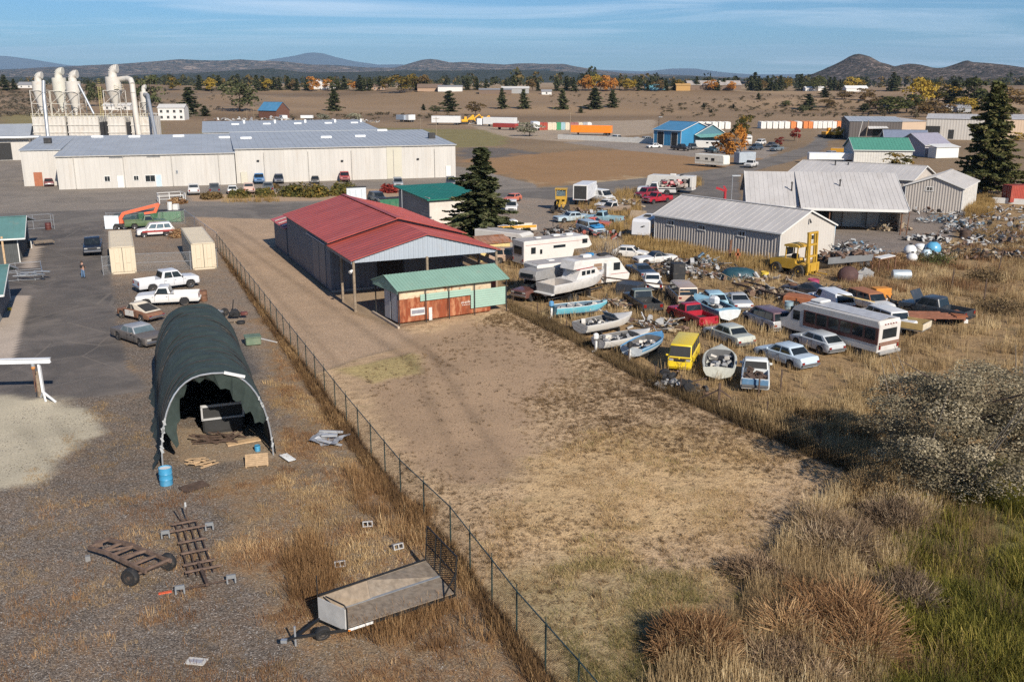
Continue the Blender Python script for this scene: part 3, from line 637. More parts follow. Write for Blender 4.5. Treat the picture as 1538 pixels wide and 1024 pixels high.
# ---- long loading building with the open front
A = Vector((32.6, 131.6, 0)); B = Vector((52.0, 128.2, 0))
R = thing('loading_building', 'low pale steel building with an off-white roof and an open loading front', 'building', A, math.atan2(B.y-A.y, B.x-A.x)); L = (B-A).length; D = 16.0; e, r, pk = 3.55, 7.0, .53
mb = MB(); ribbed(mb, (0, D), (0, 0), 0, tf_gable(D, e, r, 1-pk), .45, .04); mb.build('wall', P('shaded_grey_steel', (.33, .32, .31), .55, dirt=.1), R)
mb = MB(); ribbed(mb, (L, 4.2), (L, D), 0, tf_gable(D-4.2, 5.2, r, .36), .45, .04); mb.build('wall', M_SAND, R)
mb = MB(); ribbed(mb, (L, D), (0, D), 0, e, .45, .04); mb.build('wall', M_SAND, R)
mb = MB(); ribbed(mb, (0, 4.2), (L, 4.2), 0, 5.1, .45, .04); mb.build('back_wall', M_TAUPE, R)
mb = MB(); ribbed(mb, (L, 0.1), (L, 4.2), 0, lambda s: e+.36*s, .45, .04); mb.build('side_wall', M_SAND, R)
mb = MB(); s1 = (r-e)/(D*pk)
slope(mb, (-.5, -.8, e-.8*s1), (L*.33, -.8, e-.8*s1), (L*.33, D*pk, r), (-.5, D*pk, r), pitch=.6); slope(mb, (L*.33, -2.6, e-.35), (L+.5, -2.6, e-.35), (L+.5, D*pk, r+.06), (L*.33, D*pk, r+.06), pitch=.6)
slope(mb, (L+.5, D+.5, e-.1), (-.5, D+.5, e-.1), (-.5, D*pk, r+.003), (L+.5, D*pk, r+.003), pitch=.6); mb.build('roof', M_ROOFW, R)
mb = MB(); mb.box((L*.665+.25, -2.64, e-.36), (L*.67+.2, .06, .35)).box((L*.165, -.83, e-.8*s1-.02), (L*.33+.4, .06, .25)).bar((-.54, -.8, e-.8*s1), (-.54, D*pk, r), .06, .3).bar((L+.54, -2.6, e-.35), (L+.54, D*pk, r), .06, .3); mb.build('gutter', WHITE, R)
for x in (L*.33, L*.52, L-.3): MB().cyl((x, -2.2, 0), (x, -2.2, e-.35), .09).build('post', RUST, R)
for x, w in ((L*.72, 2.5), (L*.86, 1.6)): MB().box((x, 3.9, 1.65), (w, .12, 3.2), bev=.03).build('sliding_door', M_SAND, R)
MB().box((L*.5, 3.95, 1.8), (3.2, .14, 3.5)).build('door', M_INSIDE, R)  # dark sheet painted in for the unlit doorway
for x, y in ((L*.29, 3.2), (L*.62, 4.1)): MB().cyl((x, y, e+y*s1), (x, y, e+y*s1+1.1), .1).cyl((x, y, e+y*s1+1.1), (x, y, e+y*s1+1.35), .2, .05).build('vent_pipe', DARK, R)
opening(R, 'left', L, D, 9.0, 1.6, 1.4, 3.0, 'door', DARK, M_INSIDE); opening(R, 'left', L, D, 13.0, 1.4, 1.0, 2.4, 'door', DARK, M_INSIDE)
# back wing and the small gabled building at its right
R, L, D = gbuild('back_wing', 'long low wing with an off-white roof behind the loading building', 'building', Vector((47.6, 165.9, 0)), Vector((63.8, 154.1, 0)), 13, 4.4, 6.0, 'x', .55, .4, M_TAUPE, M_ROOFW, WHITE, .45, .04, .8)
opening(R, 'front', L, D, 15.5, 1.7, 2.4, 2.6, 'roller', WHITE, WHITE)
mb = MB(); mb.cyl((6, 5, 5.5), (6, 5, 6.4), .12).cyl((8, 5.6, 5.5), (8, 5.6, 6.2), .12); mb.build('vent_pipe', DARK, R)
R, L, D = gbuild('gabled_building', 'tall taupe gabled steel building with one small window left of the red container', 'building', Vector((61.3, 150.1, 0)), Vector((68.1, 145.6, 0)), 13.4, 4.0, 5.5, 'y', .5, .3, M_TAUPE, M_ROOFW, WHITE, .4, .045, .9, 'fbl')
mb = MB(); ribbed(mb, (L, 0), (L, D), 0, 4.0, .5, .02); mb.build('wall', P('white_steel', (.54, .52, .48), .5, dirt=.1), R)
opening(R, 'front', L, D, L*.42, 3.6, 1.0, .5, 'window', WHITE, GLASS)
# ---- white factory: one building in four blocks
A = at(88, 285); B = at(677, 263)
A1, B1, C1 = at(36, 280.5), at(89, 285), at(355, 277); dirx = (C1-B1).normalized(); nrm = Vector((-dirx.y, dirx.x, 0))
R = thing('factory', 'long cream factory with grey low pitched roofs and parked cars along its wall', 'factory', B1, math.atan2(dirx.y, dirx.x)); Lf = (C1-B1).length
def loc(p): d = Vector((p.x-B1.x, p.y-B1.y, 0)); return d.dot(dirx), d.dot(nrm)
lx0, ly0 = loc(A1); rx1, ry1 = loc(at(677, 263)); rx0, ry0 = loc(at(356, 276))
def block(x0, x1, y0, D, e, r, sides='flr', wm=None):
    for s in sides:
        p, q = {'f': ((x0, y0), (x1, y0)), 'r': ((x1, y0), (x1, y0+D)), 'l': ((x0, y0+D), (x0, y0))}[s]
        mb = MB(); top = e if s == 'f' else ((lambda t: e+(r-e)*t/D) if s == 'r' else (lambda t: r-(r-e)*t/D))
        ribbed(mb, p, q, 0, top, .9, .03); mb.build('wall', wm or M_CREAM, R)
    mb = MB(); slope(mb, (x0-.2, y0-.3, e), (x1+.2, y0-.3, e), (x1+.2, y0+D, r), (x0-.2, y0+D, r), .12, 1.2, .04); mb.build('roof', M_GROOF, R)
block(0, Lf, 0, 33, 6.0, 7.9, 'flr'); block(lx0, -.25, ly0+.6, 26, 6.7, 7.9, 'fl'); 
block(Lf+.2, rx1, ry0+.3, 34, 6.6, 8.0, 'flr')
block(26, Lf+36, 46, 38, 7.6, 8.6, 'flr')
MB().box((Lf+.2+(rx1-Lf)*.705, ry0+.23, 3.3), (3.1, .06, 6.5)).build('wall_panel', M_CREAMD, R)
for x0, x1 in ((9.2, 11.7), (15.8, 18.2)): MB().box(((x0+x1)/2, -.06, 5.65), (x1-x0, .08, .2)).build('louvre', P('grey_louvre', (.2, .2, .2), .6), R)
for u, w, h, z, k in ((8.5, .9, .9, 1.75, 'window'), (13.6, .8, .8, 1.75, 'window'), (16.1, 1.7, 1.15, 1.6, 'window')): opening(R, 'front', Lf, 10, u, z, w, h, k, WHITE, GLASS)
opening(R, 'front', Lf, 10, 10.8, 1.15, .95, 2.2, 'door', WHITE, WHITE); opening(R, 'front', Lf, 10, 17.6, 1.15, .95, 2.2, 'door', WHITE, P('pale_blue_door', (.45, .55, .62), .5))
opening(R, 'front', Lf, 10, 21.0, 2.7, .22, .45, 'window', STEEL, DARK)
MB().box((lx0+2.6, ly0+.5, 1.3), (1.5, .08, 2.6)).build('door', P('rusty_door', (.34, .12, .06), .8, rust=.3), R)
mb = MB(); mb.box((rx1-1.6, ry0+.2, 1.2), (1.0, .08, 2.3)); mb.build('door', WHITE, R)
for f in (.1, .47, .82): MB().box((Lf+(rx1-Lf)*f, ry0+.15, 3.9 if f > .3 else 4.3), (.5, .25, .35), bev=.05).build('wall_lamp', DARK, R)
for i in range(9): x = 3+i*8.6; yy = -.14 if x < Lf else ry0+.16; MB().box((x, yy, 3.0), (.12, .12, 5.8)).build('downpipe', P('dull_pipe', (.36, .34, .31), .6), R)
for x0, x1, y in ((-.1, Lf, -.2), (Lf+.3, rx1, ry0+.1)): MB().box(((x0+x1)/2, y-.08, 6.02 if x0 < 1 else 6.62), (x1-x0, .14, .16)).build('gutter', P('dull_pipe', (.36, .34, .31), .6), R)
def dome(mb, x, y, z, w=2.4, d=1.3): mb.box((x, y, z+.2), (w, d, .5), bev=.1)
for x, y in ((4.5, 30), (12, 29), (21, 29), (30.5, 25)): mb = MB(); dome(mb, x, y, 6+1.9*y/33); mb.build('skylight', P('skylight_plastic', (.75, .76, .76), .3), R)
for f, y in ((.07, 20), (.45, 19), (.62, 20), (.78, 33)): mb = MB(); dome(mb, Lf+(rx1-Lf)*f, ry0+y, 6.6+1.4*y/34); mb.build('skylight', P('skylight_plastic', (.75, .76, .76), .3), R)
for x in (34, 42, 50, 58, 65): mb = MB(); dome(mb, x, 70, 8.2, 2, 1.4); mb.box((x+2.4, 74, 8.7), (.5, .5, 1.1)); mb.build('skylight', P('skylight_plastic', (.75, .76, .76), .3), R)
mb = MB(); mb.box((rx1-2.2, ry0+13, 7.8), (1.4, 1.2, 1.3)); mb.build('roof_unit', DARK, R); mb = MB(); mb.box((lx0+3.4, ly0+12, 7.9), (1.4, 1.2, 1.0)); mb.build('roof_unit', DARK, R)
MB().box((Lf+1.6, ry0+.2, 1.1), (1.2, .5, 2.2)).build('porch', M_CREAMD, R)
# shed and lean-to far left of the factory
R, L, D = gbuild('lean_to', 'white low shed with a blue-grey roof at the left edge behind the factory', 'shed', land(-60, 243), land(47, 240), 22, 5.4, 8.2, 'x', .7, .3, M_CREAM, M_GROOF, None, .9, .03, 1.2)
opening(R, 'front', L, D, L-7, 2.2, 5.5, 4.2, 'roller', DARK, M_INSIDE)
MB().cyl((-2, -1.2, 5.7), (L+3, -1.2, 5.7), .45, None, 10).build('duct', STEEL, R)
# ---- cyclones on the bin house
BH = land(120, 237); BD = BH.y; k = BD/F*.975
def bx(px): return (px-769)*k
M_CYC = P('weathered_white_steel', (.56, .53, .48), .6, 0, .06, .35, dirt=.35, dust=(.45, .33, .22), rust=.06); M_CYG = P('greyish_white_steel', (.56, .54, .47), .6, 0, .06, .35, dirt=.25)
def zof(py): return up((0, BD), py)
R = thing('bin_house', 'stained white sawdust bin house standing behind the factory roof', 'silo building', (bx(135), BD, 0))
for a, b, t in ((48, 97, 176), (101, 147, 175.5), (161, 187, 176), (196, 224, 176)):
    x0, x1 = bx(a)-bx(135), bx(b)-bx(135); mb = MB(); ztop = zof(t)
    ribbed(mb, (x0, 0), (x1, 0), 0, ztop, 1.2, .05); ribbed(mb, (x1, 0), (x1, 8), 0, ztop, 1.2, .05); ribbed(mb, (x0, 8), (x0, 0), 0, ztop, 1.2, .05); mb.quad((x0, 0, ztop), (x1, 0, ztop), (x1, 8, ztop), (x0, 8, ztop))
    for z in (.38, .62, .8): mb.box(((x0+x1)/2, -.1, ztop*z), (x1-x0+.2, .2, .25))
    mb.build('bin', M_CYC, R)
mb = MB(); zt = zof(178)
for a in (62, 99, 150, 158, 190): mb.box((bx(a)-bx(135), 3, zt*.45), (1.2, 5, zt*.9))
mb.build('dark_recess', DARK, R)
mb = MB()
for a in range(48, 224, 6): mb.box((bx(a)-bx(135), -.2, zt+.6), (.07, .07, 1.2))
for z in (.6, 1.2): mb.box((0, -.2, zt+z), (bx(224)-bx(48), .06, .06))
mb.build('guard_rail', P('cream_rail', (.62, .56, .4), .6), R)
def cyclone(pxc, w, ytop, ybody, ycone, ybot, mat, label, gy_=0, horn=1):
    c = bx(pxc); r = w*k/2; R = thing('cyclone', label, 'dust collector', (c, BD+3+gy_, zof(176)), 0, 'dust cyclones above the bin house')
    z0 = R.location.z; Z = lambda py: zof(py)-z0
    MB().lathe([(r, Z(ycone)), (r*1.03, Z(ybody)+.1), (r*.9, Z(ybody)+.25)], n=18).build('drum', mat, R, True)
    MB().lathe([(r*.14, Z(ybot)), (r*.2, Z(ybot)+.8), (r*.98, Z(ycone)-.02)], n=18).build('cone', mat, R, True)
    pts = [(0, 0, Z(ybody)+.2)]; hh = Z(ytop)-Z(ybody); rr = r*.58
    for t in range(7):
        a = t/6*1.75; pts.append((rr*1.1*(1-math.cos(a))*horn, 0, Z(ybody)+hh*.45+rr*1.15*math.sin(a)*.8))
    MB().tube(pts, rr, 12).build('exhaust_elbow', mat, R, True)
    mb = MB(); q = r*1.08; top = Z(ycone)+.3
    for sx in (-1, 1):
        for sy in (-1, 1): mb.bar((sx*q, sy*q, 0), (sx*q, sy*q, top), .14)
    for a, b in ((0, .5), (.5, 1)):
        for s in (-1, 1): mb.bar((-q, s*q, top*a), (q, s*q, top*b), .09).bar((s*q, -q, top*b), (s*q, q, top*a), .09)
    for z in (.5, 1):
        for s in (-1, 1): mb.bar((-q, s*q, top*z), (q, s*q, top*z), .12).bar((s*q, -q, top*z), (s*q, q, top*z), .12)
    mb.build('support_frame', mat, R)
    return R
cyclone(56, 18, 111, 124, 138, 172, M_CYC, 'leftmost white cyclone with a stained elbow on its steel frame')
cyclone(79.5, 20, 105, 118.5, 139, 170, M_CYG, 'greyish cyclone behind the long steel duct, second from left', 3)
cyclone(108, 21, 109, 124, 140, 174, M_CYC, 'white cyclone in the middle with a thin pipe running down its right')
R = cyclone(169, 22, 100, 117, 138, 165, M_CYC, 'tallest white cyclone with yellow ladder and platform')
mb = MB(); r = 11*k
for s in (-.35, .35): mb.bar((-r*1.6+s, -r, 0), (-r*1.6+s, -r, zof(130)-zof(176)), .07)
for i in range(22): mb.bar((-r*1.6-.35, -r, i*.45), (-r*1.6+.35, -r, i*.45), .05)
mb.build('ladder', P('yellow_rail', (.52, .44, .18), .6), R)
mb = MB(); z = zof(134)-zof(176); mb.box((r*1.1, -r*.9, z), (r*1.3, .9, .08))
for x in (r*.5, r*1.1, r*1.7): mb.bar((x, -r*.9-.4, z), (x, -r*.9-.4, z+1.1), .06)
mb.bar((r*.5, -r*.9-.4, z+1.1), (r*1.7, -r*.9-.4, z+1.1), .06).bar((r*.5, -r*.9-.4, z+.6), (r*1.7, -r*.9-.4, z+.6), .06); mb.build('platform', P('cream_rail', (.62, .56, .4), .6), R)
cyclone(211, 11, 126, 140, 156, 176, M_CYC, 'small narrow cyclone at the right end beside the bent white duct', 1)
def duct(pts, r, mat, label, n='duct'):
    Q = [Vector((bx(a), BD+y, zof(b))) for a, b, y in pts]
    o = MB().tube(Q, r, 10).build(n, mat, None, True); tag(o, label, 'duct', 'air ducts of the dust collectors'); return o
duct([(71, 122, .5), (73, 140, -1), (77, 208, -3)], 5*k/2*1.1, STEEL, 'grey steel duct slanting down in front of the left cyclones')
duct([(181, 119, 3), (193, 118, 2), (200, 120, 1), (204, 127, 0), (205, 140, -.5), (207, 175, -1), (211, 208, -2)], 8*k/2, M_CYC, 'fat white duct bent over at the top beside the tallest cyclone')
duct([(119, 127, 2), (142, 172, 0)], .28, STEEL, 'thin grey pipe slanting down from the middle cyclone')
duct([(214, 142, 3), (221, 143, 2), (226, 150, 0), (249, 208, -8)], .42, STEEL, 'grey steel pipe slanting down to the factory roof at right')
duct([(205, 160, 0), (212, 208, -1.6)], .5, M_CYC, 'short pale duct dropping between the two right bins')
# ---- green roofed buildings at the left edge
def verge_shed(name, label, b0, b1, eave, ridge, pk, wm, rm, length=20):
    """gable end wall seen at the right: b0 = near foot, b1 = far foot; the building runs off to the left"""
    p0, p1 = at(*b0), at(*b1); v = p1-p0; D = v.length; d = v/D; out = Vector((d.y, -d.x, 0)); a = p0-out*length
    R, L, DD = gbuild(name, label, 'shed', a, p0, D, eave, ridge, 'x', pk, .9, wm, rm, WHITE, .35, .03, .6)
    return R, L, DD
R, L, D = verge_shed('green_roof_shed', 'dark board shed with a grey-green roof at the upper left edge', (30, 394), (44.5, 368), 3.1, 4.6, .3, P('dark_board', (.07, .075, .075), .7, 0, .2, 2), M_TEAL, 16)
for x in (L-1.4, L-7): MB().box((x, -.7, 1.55), (.2, .2, 3.1)).build('post', WOODF, R)
R, L, D = verge_shed('green_roof_shed', 'grey walled shed with a grey-green roof at the lower left edge', (-4, 492), (15.5, 452), 3.0, 4.2, .5, P('grey_board', (.16, .165, .17), .7, 0, .12, 2), M_TEAL, 14)
# ---- blue shed, its green neighbour and the far warehouses
R, L, D = gbuild('blue_building', 'bright blue steel building with two open bays beyond the brown field', 'building', at(981.6, 217.5), at(1022, 220.3), 15, 4.7, 7.0, 'x', .5, .4, M_BLUE, M_BLUER, WHITE, .6, .03, .8)
for u, w in ((2.8, 2.6), (8.4, 2.4)): opening(R, 'front', L, D, u, 2.1, w, 4.0, 'roller', WHITE, M_INSIDE)  # open bays closed by dark sheets that stand for the unlit inside
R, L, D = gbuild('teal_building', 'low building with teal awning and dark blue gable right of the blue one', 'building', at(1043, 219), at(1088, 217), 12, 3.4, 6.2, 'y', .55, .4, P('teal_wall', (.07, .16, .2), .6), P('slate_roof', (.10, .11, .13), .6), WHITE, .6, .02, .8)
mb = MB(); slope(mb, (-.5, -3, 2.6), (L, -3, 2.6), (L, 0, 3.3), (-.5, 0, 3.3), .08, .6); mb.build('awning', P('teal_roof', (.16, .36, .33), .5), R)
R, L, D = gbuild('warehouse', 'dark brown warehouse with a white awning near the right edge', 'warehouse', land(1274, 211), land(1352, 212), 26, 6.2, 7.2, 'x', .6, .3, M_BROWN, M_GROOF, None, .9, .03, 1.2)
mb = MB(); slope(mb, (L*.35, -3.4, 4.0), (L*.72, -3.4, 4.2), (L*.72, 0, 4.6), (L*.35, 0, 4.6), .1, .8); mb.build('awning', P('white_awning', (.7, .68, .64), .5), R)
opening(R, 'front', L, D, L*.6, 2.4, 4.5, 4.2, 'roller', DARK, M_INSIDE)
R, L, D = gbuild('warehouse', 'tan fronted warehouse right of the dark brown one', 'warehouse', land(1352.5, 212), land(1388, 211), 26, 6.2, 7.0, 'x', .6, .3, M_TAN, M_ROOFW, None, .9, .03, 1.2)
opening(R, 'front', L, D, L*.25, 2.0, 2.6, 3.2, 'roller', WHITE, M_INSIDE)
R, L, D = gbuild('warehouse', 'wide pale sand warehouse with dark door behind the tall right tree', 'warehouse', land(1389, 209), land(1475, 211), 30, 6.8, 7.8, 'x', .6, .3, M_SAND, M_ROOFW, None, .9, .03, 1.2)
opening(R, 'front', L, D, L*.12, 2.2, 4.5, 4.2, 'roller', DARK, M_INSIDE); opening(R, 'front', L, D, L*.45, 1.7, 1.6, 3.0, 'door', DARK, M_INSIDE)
R, L, D = gbuild('warehouse', 'pale warehouse cut off by the right edge of the view', 'warehouse', land(1480, 208), land(1600, 209), 30, 6.4, 7.4, 'x', .6, .3, M_TAN, M_ROOFW, None, .9, .03, 1.2)
R, L, D = gbuild('green_shed', 'white gabled shed with a green metal roof behind the long back wing', 'shed', at(1282, 248), at(1368, 249), 13, 3.6, 6.0, 'x', .5, .4, P('white_steel', (.54, .52, .48), .5), P('mid_green_roof', (.08, .26, .19), .5), WHITE, .6, .02, .7)
R, L, D = gbuild('house', 'blue-grey roofed house behind the green shed', 'house', at(1330, 232), at(1392, 233), 12, 3.2, 6.2, 'x', .5, .5, P('pale_blue_wall', (.36, .40, .47), .7), P('blue_grey_shingle', (.17, .20, .27), .8, 0, .15, 2), WHITE, .6, .01, 0)
mb = MB(); ribbed(mb, (4, -1.6), (9, -1.6), 0, tf_gable(5, 3.0, 4.8), .5, .01); mb.build('porch', P('pale_blue_wall', (.36, .40, .47), .7), R)
mb = MB(); slope(mb, (3.6, 4, 3), (3.6, -2.2, 3), (6.5, -2.2, 5), (6.5, 4, 5), .1, 0); slope(mb, (9.4, -2.2, 3), (9.4, 4, 3), (6.5, 4, 5), (6.5, -2.2, 5), .1, 0); mb.build('porch_roof', P('blue_grey_shingle', (.17, .20, .27), .8), R)
R, L, D = gbuild('house', 'lilac-grey house with white fascia and a low porch left of the tall right tree', 'house', at(1388, 236), at(1424, 235), 11, 3.2, 5.8, 'x', .5, .5, P('lilac_wall', (.36, .34, .38), .7), P('lilac_shingle', (.28, .27, .33), .8, 0, .15, 2), WHITE, .6, .01, 0)
mb = MB(); mb.box((2.5, -4, 1.4), (7, 3, 2.6)); slope(mb, (-1.2, -5.8, 2.8), (6.3, -5.8, 2.8), (6.3, -2, 3.4), (-1.2, -2, 3.4), .1, 0); mb.build('porch', WHITE, R)
R, L, D = gbuild('shed', 'small yellow shed with a rusty tin roof beside the old white motorhomes', 'shed', at(722, 393), at(766, 389), 3.2, 2.0, 2.5, 'x', .5, .2, P('yellow_board', (.58, .45, .2), .8, dirt=.25), P('rusty_tin', (.28, .15, .1), .8, 0, .3, 1, rust=.4), None, .3, .02, .5)
# far farm buildings
def house(label, px, py, w, d, e, r, wm, rm, cat='house', axis='x', nm='house', nwin=0, rz=0):
    g = land(px, py); u = Vector((math.cos(rz), math.sin(rz), 0))
    R, L, D = gbuild(nm, label, cat, g-u*w/2, g+u*w/2, d, e, r, axis, .5, .4, wm, rm, None, .9, .0, 0)
    for i in range(nwin): opening(R, 'front', L, D, L*(i+.5)/nwin, e*.5 if e < 4 else e*.72, 1.2, 1.3, 'window', WHITE, GLASS)
    if e > 5:
        for i in range(nwin): opening(R, 'front', L, D, L*(i+.5)/nwin, e*.25, 1.2, 1.3, 'window', WHITE, GLASS)
    return R, L, D
WW = P('white_board', (.62, .60, .57), .6); GR = P('grey_shingle', (.24, .24, .25), .8); BR = P('brown_shingle', (.16, .11, .08), .8)
R, L, D = house('white two storey house with a hipped grey roof and upper gallery on the left', 258, 181, 12.5, 10, 6.0, 7.6, WW, P('pale_roof', (.55, .53, .5), .7), nwin=4, rz=.1)
mb = MB(); mb.box((-2.2, -.5, 3.1), (4.4, 2.4, .2)); [mb.box((x, -1.6, 1.6), (.15, .15, 3)) for x in (-4.2, -2.4, -.6)]; mb.box((-2.2, -1.6, 3.8), (4.4, .08, .1)); mb.build('gallery', WHITE, R)
house('red-brown barn with a blue metal roof among the farm clutter', 402, 178, 12, 10, 4, 8, P('barn_red', (.13, .06, .04), .8), M_BLUER, 'barn', nm='barn', rz=-.5)
house('long white roofed farm house behind the cyclone pipes', 175, 166, 16, 7, 2.6, 4, WW, P('pale_roof', (.55, .53, .5), .7), nwin=3)
house('small white house on the left crest', 38, 133, 14, 10, 3, 5.5, WW, GR, nwin=2); house('white gabled house among trees on the crest', 478, 134, 16, 10, 4.5, 9, WW, GR, nwin=2, axis='y')
house('white house with two gables beside its twin on the crest', 492, 134.5, 13, 9, 4, 8, WW, GR, nwin=2, axis='y'); house('brown ranch house left of the round crest tree', 563, 136, 22, 9, 3, 5.5, P('tan_wall', (.36, .24, .16), .8), BR, nwin=3)
house('low brown barn right of the round crest tree', 645, 138, 20, 10, 3, 6, P('tan_wall', (.36, .24, .16), .8), BR, 'barn', nm='barn'); house('pale barn with flat roof on the crest', 676, 138, 20, 10, 4, 5, WW, GR, 'barn', nm='barn')
house('dark open barn on the crest slope', 744, 142, 26, 10, 3.4, 4.4, BR, GR, 'barn', nm='barn'); house('grey roofed barn next to the dark open barn', 774, 141, 22, 11, 4, 5.5, P('grey_wall', (.3, .3, .3), .8), P('pale_roof', (.55, .53, .5), .7), 'barn', nm='barn')
house('small white cabin on the tan crest field', 821, 143, 8, 6, 2.6, 4, WW, GR, nwin=1); house('turquoise roofed shed on the crest field', 985, 136, 18, 8, 3, 5, P('turquoise_wall', (.12, .3, .38), .7), P('turquoise_roof', (.12, .33, .42), .6), 'shed', nm='shed')
house('long weathered hay barn with a pale roof on the crest', 1073, 136, 46, 16, 4.5, 8, BR, P('weathered_roof', (.36, .32, .29), .7, 0, .3, .3), 'barn', nm='barn'); house('square tan haystack shed left of the long hay barn', 1026, 137, 12, 8, 4.5, 6, P('hay', (.42, .25, .09), .95), P('hay', (.42, .25, .09), .95), 'haystack', nm='haystack')
house('white roofed barn below the butte, left one', 1224, 137, 20, 10, 3, 4.5, WW, P('white_roof', (.7, .7, .68), .6), 'barn', nm='barn'); house('large white barn below the butte, right one', 1287, 138, 22, 12, 3.4, 5.8, WW, P('white_roof', (.7, .7, .68), .6), 'barn', nm='barn')
house('white house hidden among the autumn trees below the butte', 1431, 168, 10, 7, 2.8, 4.4, WW, GR, nwin=2); house('small grey house at the foot of the right slope', 1448, 169, 8, 6, 2.6, 4.2, P('grey_wall', (.3, .3, .3), .8), GR, nwin=1)
